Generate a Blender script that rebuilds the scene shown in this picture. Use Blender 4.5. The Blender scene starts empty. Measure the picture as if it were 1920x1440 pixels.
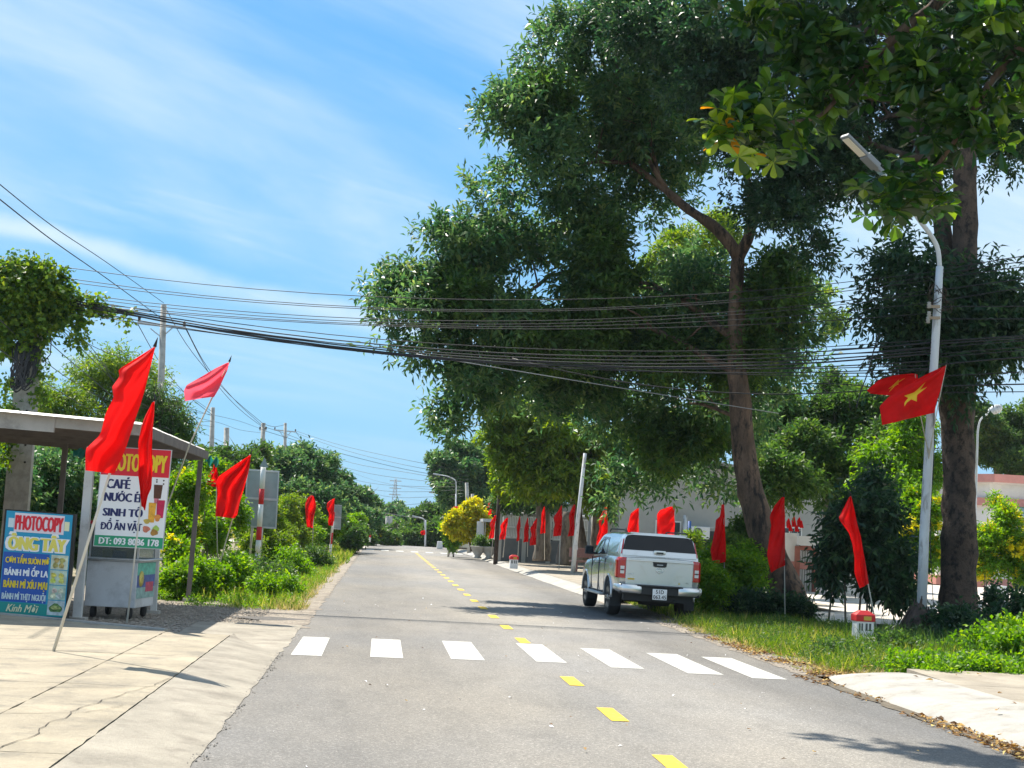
import bpy, bmesh, math, random
import numpy as np
from mathutils import Vector, Matrix, Quaternion, noise
random.seed(7)
RNG = np.random.default_rng(11)
sc = bpy.context.scene
COL = sc.collection
PI = math.pi
R = math.radians

# ------------------------------------------------------------------ camera, world, sun, exposure
F, CX, CY = 2700.0, 960.0, 720.0          # focal length and centre for a 1920 x 1440 frame
EYE = Vector((0, 0, 1.75))
def _ray(px, py): return Vector(((px-CX)/F, (CY-py)/F, -1.0))
_yw = _ray(715, 983).normalized()
_h = Vector((1, -.05, 0)); _xw = (_h - _yw*_h.dot(_yw)).normalized()
_zw = _xw.cross(_yw).normalized()
CAMR = Matrix((_xw, _yw, _zw))
cam = bpy.data.objects.new('camera', bpy.data.cameras.new('camera'))
COL.objects.link(cam)
cam.data.sensor_width = 36.0
cam.data.lens = 36.0*F/1920
cam.data.clip_start = .1; cam.data.clip_end = 9000
cam.matrix_world = Matrix.Translation(EYE) @ CAMR.to_4x4()
sc.camera = cam

SUN_D = Vector((.36, -.60, -1.0)).normalized()      # the way sunlight travels
sun = bpy.data.objects.new('sun', bpy.data.lights.new('sun', 'SUN'))
COL.objects.link(sun)
sun.data.energy = 5.0; sun.data.angle = R(.53); sun.data.color = (1.0, .94, .83)
sun.rotation_euler = SUN_D.to_track_quat('-Z', 'Y').to_euler()
sun.location = (-10, 20, 40)

world = bpy.data.worlds.new('World'); sc.world = world; world.use_nodes = True
def build_world():
    nt = world.node_tree; N = nt.nodes; L = nt.links; N.clear()
    out = N.new('ShaderNodeOutputWorld'); bg = N.new('ShaderNodeBackground')
    bg.inputs['Strength'].default_value = .105
    sky = N.new('ShaderNodeTexSky'); sky.sky_type = 'NISHITA'; sky.sun_disc = False
    sky.sun_elevation = R(56); sky.sun_rotation = R(-31)
    sky.altitude = 0; sky.air_density = 1.25; sky.dust_density = .7; sky.ozone_density = 3.2
    tc = N.new('ShaderNodeTexCoord')
    sep = N.new('ShaderNodeSeparateXYZ'); L.new(tc.outputs['Generated'], sep.inputs[0])
    gr_ = N.new('ShaderNodeValToRGB'); L.new(sep.outputs['Z'], gr_.inputs[0]); el = gr_.color_ramp.elements
    stops = [(0.0, (.20, .53, .82)), (.06, (.14, .50, .86)), (.22, (.07, .42, .86)), (.40, (.06, .37, .84)), (1.0, (.03, .17, .52))]
    while len(el) < len(stops): el.new(.5)
    for e, (p, c) in zip(el, stops): e.position = p; e.color = (*c, 1)
    gs = N.new('ShaderNodeMix'); gs.data_type = 'RGBA'; gs.blend_type = 'MULTIPLY'; gs.inputs['Factor'].default_value = 1; L.new(gr_.outputs[0], gs.inputs['A']); gs.inputs['B'].default_value = (5.9, 5.9, 5.9, 1)
    hs = N.new('ShaderNodeMix'); hs.data_type = 'RGBA'; hs.inputs['Factor'].default_value = .86; L.new(sky.outputs[0], hs.inputs['A']); L.new(gs.outputs['Result'], hs.inputs['B'])
    def m(op, a, b=None, clamp=False):
        n = N.new('ShaderNodeMath'); n.operation = op; n.use_clamp = clamp
        for i, v in enumerate((a, b)):
            if v is None: continue
            if isinstance(v, (int, float)): n.inputs[i].default_value = v
            else: L.new(v, n.inputs[i])
        return n.outputs[0]
    zz = m('ADD', m('MAXIMUM', sep.outputs['Z'], 0.0), .10)
    u = m('DIVIDE', sep.outputs['X'], zz); v = m('DIVIDE', sep.outputs['Y'], zz)
    cb = N.new('ShaderNodeCombineXYZ'); L.new(u, cb.inputs[0]); L.new(v, cb.inputs[1])
    def cirrus(rot, scale, ns, lo, hi, amt, det=9, dist=.7):
        mp = N.new('ShaderNodeMapping'); mp.vector_type = 'TEXTURE'; mp.inputs['Rotation'].default_value = (0, 0, R(rot)); mp.inputs['Scale'].default_value = [1/q for q in scale]
        L.new(cb.outputs[0], mp.inputs['Vector'])
        no = N.new('ShaderNodeTexNoise'); no.inputs['Scale'].default_value = ns; no.inputs['Detail'].default_value = det
        no.inputs['Roughness'].default_value = .58; no.inputs['Distortion'].default_value = dist
        L.new(mp.outputs[0], no.inputs['Vector'])
        mr = N.new('ShaderNodeMapRange'); mr.interpolation_type = 'SMOOTHSTEP'
        mr.inputs['From Min'].default_value = lo; mr.inputs['From Max'].default_value = hi; mr.inputs['To Max'].default_value = amt
        L.new(no.outputs['Fac'], mr.inputs['Value']); return mr.outputs[0]
    c1 = cirrus(37, (.42, .95, 1), .62, .42, .70, .88, 7, .5)
    c2 = cirrus(44, (.55, 1.7, 1), 1.9, .50, .82, .30)
    c3 = cirrus(60, (.6, .8, 1), .35, .36, .64, .42, 4, .2)
    # one long thin streak of ice cloud: near the great circle through two directions
    def direc(px, py): return (CAMR @ _ray(px, py)).normalized()
    a, b = direc(20, 425), direc(690, 600)
    n_ = a.cross(b).normalized()
    dt = N.new('ShaderNodeVectorMath'); dt.operation = 'DOT_PRODUCT'; dt.inputs[1].default_value = n_
    L.new(tc.outputs['Generated'], dt.inputs[0])
    wob = N.new('ShaderNodeTexNoise'); wob.inputs['Scale'].default_value = 14; wob.inputs['Detail'].default_value = 5
    L.new(tc.outputs['Generated'], wob.inputs['Vector'])
    off = m('MULTIPLY', m('SUBTRACT', wob.outputs['Fac'], .5), .018)
    ab = m('ABSOLUTE', m('ADD', dt.outputs['Value'], off))
    st = N.new('ShaderNodeMapRange'); st.interpolation_type = 'SMOOTHSTEP'
    st.inputs['From Min'].default_value = .0125; st.inputs['From Max'].default_value = .001; st.inputs['To Max'].default_value = .60
    L.new(ab, st.inputs['Value'])
    tot = m('ADD', m('ADD', c1, c2), m('ADD', c3, m('MULTIPLY', st.outputs[0], m('MULTIPLY', wob.outputs['Fac'], 1.6))), clamp=True)
    veil = N.new('ShaderNodeMapRange'); veil.interpolation_type = 'SMOOTHSTEP'; veil.inputs['From Min'].default_value = .08; veil.inputs['From Max'].default_value = .46; veil.inputs['To Max'].default_value = .75
    L.new(sep.outputs['X'], veil.inputs['Value'])
    tot = m('ADD', tot, m('MULTIPLY', veil.outputs[0], m('ADD', c3, .75)))
    tot = m('MINIMUM', tot, .82)
    low = N.new('ShaderNodeMapRange'); low.inputs['From Min'].default_value = .03; low.inputs['From Max'].default_value = .16
    L.new(sep.outputs['Z'], low.inputs['Value'])
    fac = m('MULTIPLY', tot, low.outputs[0])
    mx = N.new('ShaderNodeMix'); mx.data_type = 'RGBA'; L.new(fac, mx.inputs['Factor'])
    L.new(hs.outputs['Result'], mx.inputs['A']); mx.inputs['B'].default_value = (4.7, 5.4, 5.8, 1)
    L.new(mx.outputs['Result'], bg.inputs['Color']); L.new(bg.outputs[0], out.inputs['Surface'])
build_world()
sc.view_settings.view_transform = 'Standard'
try: sc.view_settings.look = 'None'
except Exception: pass
sc.view_settings.gamma = 1; sc.view_settings.exposure = .86
sc.cycles.max_bounces = 7; sc.cycles.transparent_max_bounces = 6
sc.cycles.diffuse_bounces = 3; sc.cycles.glossy_bounces = 3; sc.cycles.transmission_bounces = 5
sc.cycles.use_denoising = True

# ------------------------------------------------------------------ helpers
def at(px, py, Y):
    d = CAMR @ _ray(px, py); return EYE + d*(Y/d.y)
def gr(px, py, z=0.0):
    d = CAMR @ _ray(px, py); return EYE + d*((z-EYE.z)/d.z)
def terr(x, y):
    s = 0.0
    if y > 118: s -= min((y-118)**2*.00035, 9.0)
    return s

def tag(o, label=None, cat=None, group=None, kind=None):
    if label: o['label'] = label
    if cat: o['category'] = cat
    if group: o['group'] = group
    if kind: o['kind'] = kind
    return o
def empty(name, loc=(0, 0, 0), rz=0.0, parent=None):
    o = bpy.data.objects.new(name, None); COL.objects.link(o); o.location = loc; o.rotation_euler = (0, 0, rz)
    o.empty_display_size = .2
    if parent: o.parent = parent
    return o
def link(name, me, parent=None, loc=None):
    o = bpy.data.objects.new(name, me); COL.objects.link(o)
    if parent: o.parent = parent
    if loc is not None: o.location = loc
    return o
def copy_tree(o, parent=None):
    c = o.copy(); COL.objects.link(c); c.parent = parent
    for ch in list(o.children): copy_tree(ch, c)
    return c

class MB:
    """collects shapes; build() links them as one mesh object"""
    def __init__(s): s.v = []; s.f = []; s.m = []; s.sm = []
    def add(s, vs, fs, mi=0, smooth=False):
        b = len(s.v); s.v += [tuple(v) for v in vs]
        for f in fs: s.f.append(tuple(b+i for i in f)); s.m.append(mi); s.sm.append(smooth)
        return s
    def box(s, c, size, mi=0, rot=None, top=None):
        hx, hy, hz = size[0]/2, size[1]/2, size[2]/2
        tx, ty = (hx, hy) if top is None else (hx*top[0], hy*top[1])
        vs = [Vector(p) for p in ((-hx,-hy,-hz),(hx,-hy,-hz),(hx,hy,-hz),(-hx,hy,-hz),(-tx,-ty,hz),(tx,-ty,hz),(tx,ty,hz),(-tx,ty,hz))]
        if rot is not None: vs = [rot @ v for v in vs]
        vs = [v+Vector(c) for v in vs]
        return s.add(vs, [(3,2,1,0),(4,5,6,7),(0,1,5,4),(1,2,6,5),(2,3,7,6),(3,0,4,7)], mi)
    def bar(s, a, b, w, h, mi=0, up=(0,0,1)):
        a = Vector(a); b = Vector(b); d = (b-a); L = d.length; d.normalize()
        u = Vector(up); x = d.cross(u)
        if x.length < 1e-4: x = d.cross(Vector((1,0,0)))
        x.normalize(); z = x.cross(d)
        vs = [p + x*sx*w/2 + z*sz*h/2 for p in (a, b) for sx, sz in ((-1,-1),(1,-1),(1,1),(-1,1))]
        return s.add(vs, [(0,1,2,3),(7,6,5,4),(0,4,5,1),(1,5,6,2),(2,6,7,3),(3,7,4,0)], mi)
    def tube(s, pts, rad, n=8, mi=0, cap=True, smooth=True, lump=0.0):
        pts = [Vector(p) for p in pts]; k = len(pts)
        if not hasattr(rad, '__len__'): rad = [rad]*k
        t0 = (pts[1]-pts[0]).normalized()
        x = t0.orthogonal().normalized(); vs = []
        for i, p in enumerate(pts):
            t = (pts[min(i+1, k-1)]-pts[max(i-1, 0)]).normalized()
            x = (x - t*x.dot(t))
            x = x.normalized() if x.length > 1e-5 else t.orthogonal().normalized()
            y = t.cross(x)
            for j in range(n):
                a = 2*PI*j/n; q = x*math.cos(a)+y*math.sin(a)
                rr = rad[i]
                if lump: rr *= 1+lump*noise.noise((p+q*rad[i])*2.3)
                vs.append(p+q*rr)
        fs = [(i*n+j, i*n+(j+1) % n, (i+1)*n+(j+1) % n, (i+1)*n+j) for i in range(k-1) for j in range(n)]
        if cap: fs += [tuple(range(n-1, -1, -1)), tuple((k-1)*n+j for j in range(n))]
        return s.add(vs, fs, mi, smooth)
    def cyl(s, a, b, r, n=12, mi=0, r2=None):
        return s.tube([a, b], [r, r if r2 is None else r2], n, mi, True, True)
    def lathe(s, prof, c=(0,0,0), n=20, mi=0, axis='z', smooth=True):
        vs = []; c = Vector(c); k = len(prof)
        for (r, h) in prof:
            for j in range(n):
                a = 2*PI*j/n; x, y = r*math.cos(a), r*math.sin(a)
                v = {'z': (x, y, h), 'x': (h, x, y), 'y': (x, h, y)}[axis]; vs.append(Vector(v)+c)
        fs = [(i*n+j, i*n+(j+1) % n, (i+1)*n+(j+1) % n, (i+1)*n+j) for i in range(k-1) for j in range(n)]
        fs += [tuple(range(n-1, -1, -1)), tuple((k-1)*n+j for j in range(n))]
        return s.add(vs, fs, mi, smooth)
    def prism(s, poly, d, mi=0):
        """poly: 3-D points of a planar outline, extruded by vector d"""
        n = len(poly); P = [Vector(p) for p in poly]; d = Vector(d)
        return s.add(P+[p+d for p in P], [tuple(range(n-1, -1, -1)), tuple(range(n, 2*n))]+[(i, (i+1) % n, n+(i+1) % n, n+i) for i in range(n)], mi)
    def mesh(s, name, mats):
        me = bpy.data.meshes.new(name); me.from_pydata(s.v, [], s.f)
        if not isinstance(mats, (list, tuple)): mats = [mats]
        for m_ in mats: me.materials.append(m_)
        me.polygons.foreach_set('material_index', s.m); me.polygons.foreach_set('use_smooth', s.sm)
        me.update(); return me
    def build(s, name, mats, parent=None, loc=None, bevel=0.0, seg=2):
        me = s.mesh(name, mats)
        if bevel:
            bm = bmesh.new(); bm.from_mesh(me)
            bmesh.ops.remove_doubles(bm, verts=bm.verts, dist=1e-5)
            es = [e for e in bm.edges if len(e.link_faces) == 2 and e.calc_face_angle(0) > .5]
            bmesh.ops.bevel(bm, geom=es, offset=bevel, segments=seg, affect='EDGES', profile=.6, clamp_overlap=True)
            bm.to_mesh(me); bm.free()
        return link(name, me, parent, loc)

# ------------------------------------------------------------------ materials
def mat(name, col, rough=.8, metal=0.0, var=.0, vscale=3.0, bump=0.0, bscale=30.0, col2=None, dirt=None, dscale=1.2, dlo=.5, dhi=.7, spec=.5,
        coat=0.0, trans=0.0, stretch=None, bdist=.02, grain=0.0):
    m = bpy.data.materials.new(name); m.use_nodes = True; nt = m.node_tree; N = nt.nodes; L = nt.links
    b = N['Principled BSDF']; b.inputs['Roughness'].default_value = rough; b.inputs['Metallic'].default_value = metal
    b.inputs['Specular IOR Level'].default_value = spec
    if coat: b.inputs['Coat Weight'].default_value = coat; b.inputs['Coat Roughness'].default_value = .06
    c = (*col, 1); b.inputs['Base Color'].default_value = c
    tc = N.new('ShaderNodeTexCoord'); src = tc.outputs['Object']
    if stretch:
        mp = N.new('ShaderNodeMapping'); mp.inputs['Scale'].default_value = stretch; L.new(src, mp.inputs[0]); src = mp.outputs[0]
    cur = None
    def nz(scale, det=5, rg=.6):
        n = N.new('ShaderNodeTexNoise'); n.inputs['Scale'].default_value = scale; n.inputs['Detail'].default_value = det
        n.inputs['Roughness'].default_value = rg; L.new(src, n.inputs['Vector']); return n.outputs['Fac']
    def mix(f, A, B):
        x = N.new('ShaderNodeMix'); x.data_type = 'RGBA'
        L.new(f, x.inputs['Factor'])
        for k, v in (('A', A), ('B', B)):
            if isinstance(v, tuple): x.inputs[k].default_value = v
            else: L.new(v, x.inputs[k])
        return x.outputs['Result']
    def rng(f, a, b_):
        r = N.new('ShaderNodeMapRange'); r.inputs['From Min'].default_value = a; r.inputs['From Max'].default_value = b_
        L.new(f, r.inputs['Value']); return r.outputs[0]
    if var or col2:
        c2 = (*col2, 1) if col2 else tuple([min(1, v*(1-var)) for v in col]+[1])
        c1 = c if col2 else tuple([min(1, v*(1+var*.6)) for v in col]+[1])
        cur = mix(rng(nz(vscale), .36, .64), c1, c2)
    if dirt:
        cur = mix(rng(nz(dscale, 8, .68), dlo, dhi), cur or c, (*dirt, 1))
    if grain:
        gm = N.new('ShaderNodeMix'); gm.data_type = 'RGBA'; gm.blend_type = 'MULTIPLY'; gm.inputs['Factor'].default_value = 1
        if cur is not None: L.new(cur, gm.inputs['A'])
        else: gm.inputs['A'].default_value = c
        gv = N.new('ShaderNodeMapRange'); gv.inputs['From Min'].default_value = .3; gv.inputs['From Max'].default_value = .7; gv.inputs['To Min'].default_value = 1-grain; gv.inputs['To Max'].default_value = 1+grain*.6
        L.new(nz(38, 8, .85), gv.inputs['Value'])
        g2 = N.new('ShaderNodeMapRange'); g2.inputs['From Min'].default_value = .35; g2.inputs['From Max'].default_value = .6; g2.inputs['To Min'].default_value = 1-grain*.9; g2.inputs['To Max'].default_value = 1.05
        L.new(nz(.9, 9, .75), g2.inputs['Value'])
        gg = N.new('ShaderNodeMath'); gg.operation = 'MULTIPLY'; L.new(gv.outputs[0], gg.inputs[0]); L.new(g2.outputs[0], gg.inputs[1])
        L.new(gg.outputs[0], gm.inputs['B']); cur = gm.outputs['Result']
    if cur is not None: L.new(cur, b.inputs['Base Color'])
    if bump:
        bp = N.new('ShaderNodeBump'); bp.inputs['Strength'].default_value = bump; bp.inputs['Distance'].default_value = bdist
        L.new(nz(bscale, 6, .65), bp.inputs['Height']); L.new(bp.outputs[0], b.inputs['Normal'])
    if trans:
        t = N.new('ShaderNodeBsdfTranslucent'); ms = N.new('ShaderNodeMixShader'); ms.inputs[0].default_value = trans
        if cur is not None: L.new(cur, t.inputs[0])
        else: t.inputs[0].default_value = c
        L.new(b.outputs[0], ms.inputs[1]); L.new(t.outputs[0], ms.inputs[2]); L.new(ms.outputs[0], N['Material Output'].inputs[0])
    return m

def leafmat(name, cols, trans=.42, rough=.50, tcol=None, spec=.32):
    """cols: list of (pos, rgb) driven by each leaf's own random number"""
    m = bpy.data.materials.new(name); m.use_nodes = True; nt = m.node_tree; N = nt.nodes; L = nt.links
    b = N['Principled BSDF']; b.inputs['Roughness'].default_value = rough; b.inputs['Specular IOR Level'].default_value = spec
    a = N.new('ShaderNodeAttribute'); a.attribute_name = 'rnd'
    oi = N.new('ShaderNodeObjectInfo')
    ad = N.new('ShaderNodeMath'); ad.operation = 'ADD'; L.new(a.outputs['Fac'], ad.inputs[0])
    mu = N.new('ShaderNodeMath'); mu.operation = 'MULTIPLY'; mu.inputs[1].default_value = 1e-6; L.new(oi.outputs['Random'], mu.inputs[0]); L.new(mu.outputs[0], ad.inputs[1])
    cr = N.new('ShaderNodeValToRGB'); L.new(ad.outputs[0], cr.inputs[0])
    el = cr.color_ramp.elements
    while len(el) < len(cols): el.new(.5)
    for e, (p, c) in zip(el, cols): e.position = p; e.color = (*c, 1)
    L.new(cr.outputs[0], b.inputs['Base Color'])
    t = N.new('ShaderNodeBsdfTranslucent')
    g = N.new('ShaderNodeHueSaturation'); g.inputs['Hue'].default_value = .485; g.inputs['Saturation'].default_value = 1.15; g.inputs['Value'].default_value = 1.9
    L.new(cr.outputs[0], g.inputs['Color']); L.new(g.outputs[0], t.inputs[0])
    ms = N.new('ShaderNodeMixShader'); ms.inputs[0].default_value = trans
    L.new(b.outputs[0], ms.inputs[1]); L.new(t.outputs[0], ms.inputs[2]); L.new(ms.outputs[0], N['Material Output'].inputs[0])
    return m

M = {}
M['leaf_dark'] = leafmat('leaf_dark', [(0, (.014, .052, .026)), (.40, (.048, .122, .046)), (.75, (.115, .205, .065)), (1, (.25, .31, .10))], .42, .44, spec=.45)
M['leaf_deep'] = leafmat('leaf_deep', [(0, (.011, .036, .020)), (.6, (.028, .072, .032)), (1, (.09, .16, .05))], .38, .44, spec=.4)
M['leaf_mid'] = leafmat('leaf_mid', [(0, (.026, .064, .018)), (.5, (.052, .12, .028)), (1, (.12, .19, .035))], .42)
M['leaf_light'] = leafmat('leaf_light', [(0, (.05, .115, .018)), (.5, (.11, .20, .028)), (1, (.24, .30, .04))], .45)
M['leaf_yellow'] = leafmat('leaf_yellow', [(0, (.16, .26, .02)), (.45, (.45, .46, .03)), (1, (.72, .60, .03))], .40)
M['leaf_fresh'] = leafmat('leaf_fresh', [(0, (.04, .115, .014)), (.5, (.10, .235, .024)), (1, (.24, .36, .04))], .50)
M['flower_yellow'] = leafmat('flower_yellow', [(0, (.52, .50, .02)), (1, (.74, .68, .04))], .40, .6)
M['leaf_almond'] = leafmat('leaf_almond', [(0, (.012, .045, .012)), (.5, (.030, .085, .018)), (.85, (.10, .20, .024)), (1, (.24, .34, .03))], .34, .26, spec=.5)
M['leaf_orange'] = leafmat('leaf_orange', [(0, (.62, .22, .01)), (1, (.75, .42, .02))], .4, .4)
M['grass'] = leafmat('grass', [(0, (.05, .12, .015)), (.45, (.12, .22, .025)), (.8, (.25, .30, .05)), (1, (.46, .40, .14))], .40, .6)
M['grass_dry'] = leafmat('grass_dry', [(0, (.16, .20, .04)), (.4, (.30, .28, .09)), (1, (.55, .46, .22))], .35, .7)
M['litter'] = leafmat('litter', [(0, (.06, .035, .018)), (.5, (.22, .12, .045)), (.85, (.45, .28, .08)), (1, (.62, .48, .16))], .1, .8)
M['bark'] = mat('bark', (.25, .155, .10), .95, col2=(.12, .078, .052), vscale=3.2, bump=1.0, bscale=9, dirt=(.04, .03, .024), dscale=4.5, dlo=.50, dhi=.60, stretch=(1, 1, .32), bdist=.09, grain=.4)
M['bark_mottled'] = mat('bark_mottled', (.17, .118, .086), .95, col2=(.08, .058, .045), vscale=3.6, bump=1.0, bscale=12, dirt=(.035, .028, .024), dscale=6, dlo=.48, dhi=.60, stretch=(1, 1, .75), bdist=.08, grain=.45)
M['bark_grey'] = mat('bark_grey', (.20, .165, .13), .95, var=.35, vscale=6, bump=.9, bscale=16, dirt=(.07, .055, .045), dscale=3, stretch=(1, 1, .4))
M['bark_dark'] = mat('bark_dark', (.075, .052, .040), .95, var=.5, vscale=7, bump=1.0, bscale=20, dirt=(.028, .02, .017), dscale=4, stretch=(1, 1, .6))
M['concrete_pole'] = mat('concrete_pole', (.42, .40, .36), .9, var=.15, vscale=4, bump=.3, bscale=25, dirt=(.26, .25, .22), dscale=2)
M['white_pole'] = mat('white_pole', (.62, .64, .64), .75, var=.1, dirt=(.30, .29, .27), dscale=5, dlo=.52, dhi=.62, stretch=(1, 1, .25), bump=.2)
M['steel'] = mat('steel', (.55, .56, .57), .45, .6, var=.1, dirt=(.35, .33, .3), dscale=4, dlo=.55, dhi=.75)
M['dark_steel'] = mat('dark_steel', (.10, .105, .11), .5, .4, var=.1)
M['bamboo'] = mat('bamboo', (.55, .50, .38), .7, var=.25, vscale=8)
M['pipe'] = mat('pipe', (.62, .60, .53), .55, var=.1, vscale=6)
M['wire'] = mat('wire', (.014, .015, .018), .55)
M['wire_grey'] = mat('wire_grey', (.30, .31, .32), .5, .3)
M['flag_red'] = mat('flag_red', (.86, .010, .010), .7, trans=.45, var=.12, vscale=3, spec=.2, bump=.5, bscale=5, bdist=.05)
M['flag_pink'] = mat('flag_pink', (.85, .10, .15), .75, trans=.55, spec=.2)  # pink of sun shining through red cloth, put into the base colour
M['star'] = mat('star', (.90, .66, .03), .7, trans=.25)
M['white'] = mat('white_paint', (.78, .78, .76), .6, var=.04)
M['white_clean'] = mat('white_print', (.88, .88, .88), .5)
M['red'] = mat('red_paint', (.62, .018, .022), .55, var=.1)
M['green_print'] = mat('green_print', (.02, .33, .16), .5)
M['yellow_print'] = mat('yellow_print', (.85, .62, .02), .5)
M['navy_print'] = mat('navy_print', (.012, .02, .12), .5)
M['red_print'] = mat('red_print', (.72, .012, .03), .5)
M['cream_print'] = mat('cream_print', (.80, .76, .48), .5)
M['pale_print'] = mat('pale_print', (.62, .72, .74), .5)
M['teal'] = mat('teal_print', (.01, .30, .50), .45)
M['blue'] = mat('blue_print', (.01, .085, .40), .45)
M['black'] = mat('black', (.012, .012, .013), .5)
M['rubber'] = mat('rubber', (.022, .022, .023), .85, bump=.2, bscale=60)
# ------------------------------------------------------------------ ground, road, markings
def sheet(name, poly, z, m, dens=None, th=None):
    """flat polygon sheet following the terrain, kind structure"""
    mb = MB(); P = [(p[0], p[1], z+terr(p[0], p[1])) for p in poly]
    if th: mb.prism([(x, y, zz-th) for x, y, zz in P], (0, 0, th))
    else: mb.add(P, [tuple(range(len(P)))])
    return tag(mb.build(name, m), kind='structure')
def strip(name, left, right, ys, z, m, edge_noise=0.0, seed=0, prof=None):
    """surface between x=left(y) and x=right(y) along the ys"""
    mb = MB(); vs = []; nx = 5 if prof is None else len(prof)
    for y in ys:
        l = left(y)+edge_noise*noise.noise(Vector((y*2.3, seed, 0)))+edge_noise*.5*noise.noise(Vector((y*9.1, seed, 0)))
        r = right(y)+edge_noise*noise.noise(Vector((y*2.1, seed+5, 0)))+edge_noise*.5*noise.noise(Vector((y*8.7, seed+5, 0)))
        for i in range(nx):
            t = i/(nx-1); x = l+(r-l)*t
            vs.append((x, y, z+terr(x, y)+(prof[i] if prof else 0)))
    fs = [(a*nx+i, a*nx+i+1, (a+1)*nx+i+1, (a+1)*nx+i) for a in range(len(ys)-1) for i in range(nx-1)]
    mb.add(vs, fs); return tag(mb.build(name, m), kind='structure')
def frange(a, b, s):
    o = []; x = a
    while x < b: o.append(x); x += s
    o.append(b); return o

# asphalt: aggregate speckle, tyre-worn lanes, patches
def asphalt():
    m = mat('asphalt', (.19, .18, .168), .88); nt = m.node_tree; N = nt.nodes; L = nt.links; b = N['Principled BSDF']
    tc = N.new('ShaderNodeTexCoord')
    def nz(scale, det, st=(1, 1, 1), rg=.6):
        mp = N.new('ShaderNodeMapping'); mp.inputs['Scale'].default_value = st; L.new(tc.outputs['Object'], mp.inputs[0])
        n = N.new('ShaderNodeTexNoise'); n.inputs['Scale'].default_value = scale; n.inputs['Detail'].default_value = det; n.inputs['Roughness'].default_value = rg
        L.new(mp.outputs[0], n.inputs['Vector']); return n.outputs['Fac']
    def ramp(f, pts):
        r = N.new('ShaderNodeValToRGB'); L.new(f, r.inputs[0]); el = r.color_ramp.elements
        while len(el) < len(pts): el.new(.5)
        for e, (p, c) in zip(el, pts): e.position = p; e.color = (c, c, c, 1) if not isinstance(c, tuple) else (*c, 1)
        return r.outputs[0]
    def mul(a, c, f=1.0, mode='MULTIPLY'):
        x = N.new('ShaderNodeMix'); x.data_type = 'RGBA'; x.blend_type = mode; x.inputs['Factor'].default_value = f
        L.new(a, x.inputs['A']); L.new(c, x.inputs['B']); return x.outputs['Result']
    base = ramp(nz(.5, 6, (1, .22, 1)), [(.3, (.178, .170, .160)), (.5, (.232, .217, .198)), (.72, (.268, .25, .226))])
    vo = N.new('ShaderNodeTexVoronoi'); vo.inputs['Scale'].default_value = 75; L.new(tc.outputs['Object'], vo.inputs['Vector'])
    sp = N.new('ShaderNodeSeparateColor'); L.new(vo.outputs['Color'], sp.inputs[0])
    agg = ramp(sp.outputs[0], [(0, .62), (.6, .92), (.86, 1.15), (1, 1.75)])
    c = mul(base, agg, .75)
    # smoother darker band along each edge of the carriageway where the newer seal shows
    sx = N.new('ShaderNodeSeparateXYZ'); L.new(tc.outputs['Object'], sx.inputs[0])
    w = N.new('ShaderNodeMath'); w.operation = 'ADD'; L.new(sx.outputs[0], w.inputs[0])
    nn = N.new('ShaderNodeMath'); nn.operation = 'MULTIPLY'; nn.inputs[1].default_value = .7; L.new(nz(.35, 5, (1, .5, 1)), nn.inputs[0]); L.new(nn.outputs[0], w.inputs[1])
    mr = N.new('ShaderNodeMapRange'); mr.inputs['From Min'].default_value = -2; mr.inputs['From Max'].default_value = 7; L.new(w.outputs[0], mr.inputs['Value'])
    lane = ramp(mr.outputs[0], [(.0, .80), (.28, .74), (.42, .98), (.60, 1.08), (.72, 1.02), (.80, .70), (.92, .74), (1, .88)])
    c = mul(c, lane, .9)
    c = mul(c, ramp(nz(2.2, 8, (1, .35, 1), .7), [(.35, .86), (.5, 1), (.68, 1.08)]), .8)
    # oil and tar stains, pale dust
    c = mul(c, ramp(nz(1.1, 9, (1, .55, 1), .72), [(.0, .55), (.30, .80), (.40, 1), (1, 1)]), 1)
    c = mul(c, ramp(nz(.16, 4, (1, .6, 1), .5), [(.38, (.93, .95, .98)), (.6, (1.10, 1.06, .98))]), 1)
    L.new(c, b.inputs['Base Color'])
    bp = N.new('ShaderNodeBump'); bp.inputs['Strength'].default_value = .55; bp.inputs['Distance'].default_value = .01
    L.new(vo.outputs['Distance'], bp.inputs['Height']); L.new(bp.outputs[0], b.inputs['Normal'])
    return m
M['asphalt'] = asphalt()
M['soil'] = mat('soil', (.26, .20, .13), .97, col2=(.13, .13, .06), vscale=.5, bump=.6, bscale=12, dirt=(.35, .29, .20), dscale=.9)
M['gravel'] = mat('gravel_ground', (.34, .29, .23), .97, var=.3, vscale=18, bump=1.0, bscale=45, dirt=(.22, .185, .15), dscale=2.2, dlo=.45, dhi=.6)
M['apron'] = mat('apron_concrete', (.43, .365, .26), .92, col2=(.35, .30, .22), vscale=1.7, bump=.7, bscale=60, dirt=(.20, .18, .145), dscale=2.6, dlo=.50, dhi=.74, grain=.22)
M['ramp'] = mat('ramp_concrete', (.36, .32, .255), .93, var=.14, vscale=2.2, bump=.7, bscale=50, dirt=(.22, .19, .15), dscale=2.4, dlo=.5, dhi=.74, grain=.24)
M['kerb'] = mat('kerb_concrete', (.40, .38, .34), .9, var=.10, vscale=2.5, bump=.5, bscale=40, dirt=(.24, .21, .17), dscale=2.2, dlo=.52, dhi=.75, grain=.16)
M['pavement'] = mat('pavement_concrete', (.37, .32, .25), .93, var=.15, vscale=1.0, bump=.35, bscale=25, dirt=(.22, .18, .13), dscale=1.4, dlo=.5, dhi=.74, grain=.22)
M['court'] = mat('court_paving', (.55, .50, .44), .92, var=.12, vscale=.7, bump=.2, dirt=(.40, .34, .27), dscale=.6)
M['joint'] = mat('joint_dirt', (.06, .048, .035), .98, var=.4, vscale=20)
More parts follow.
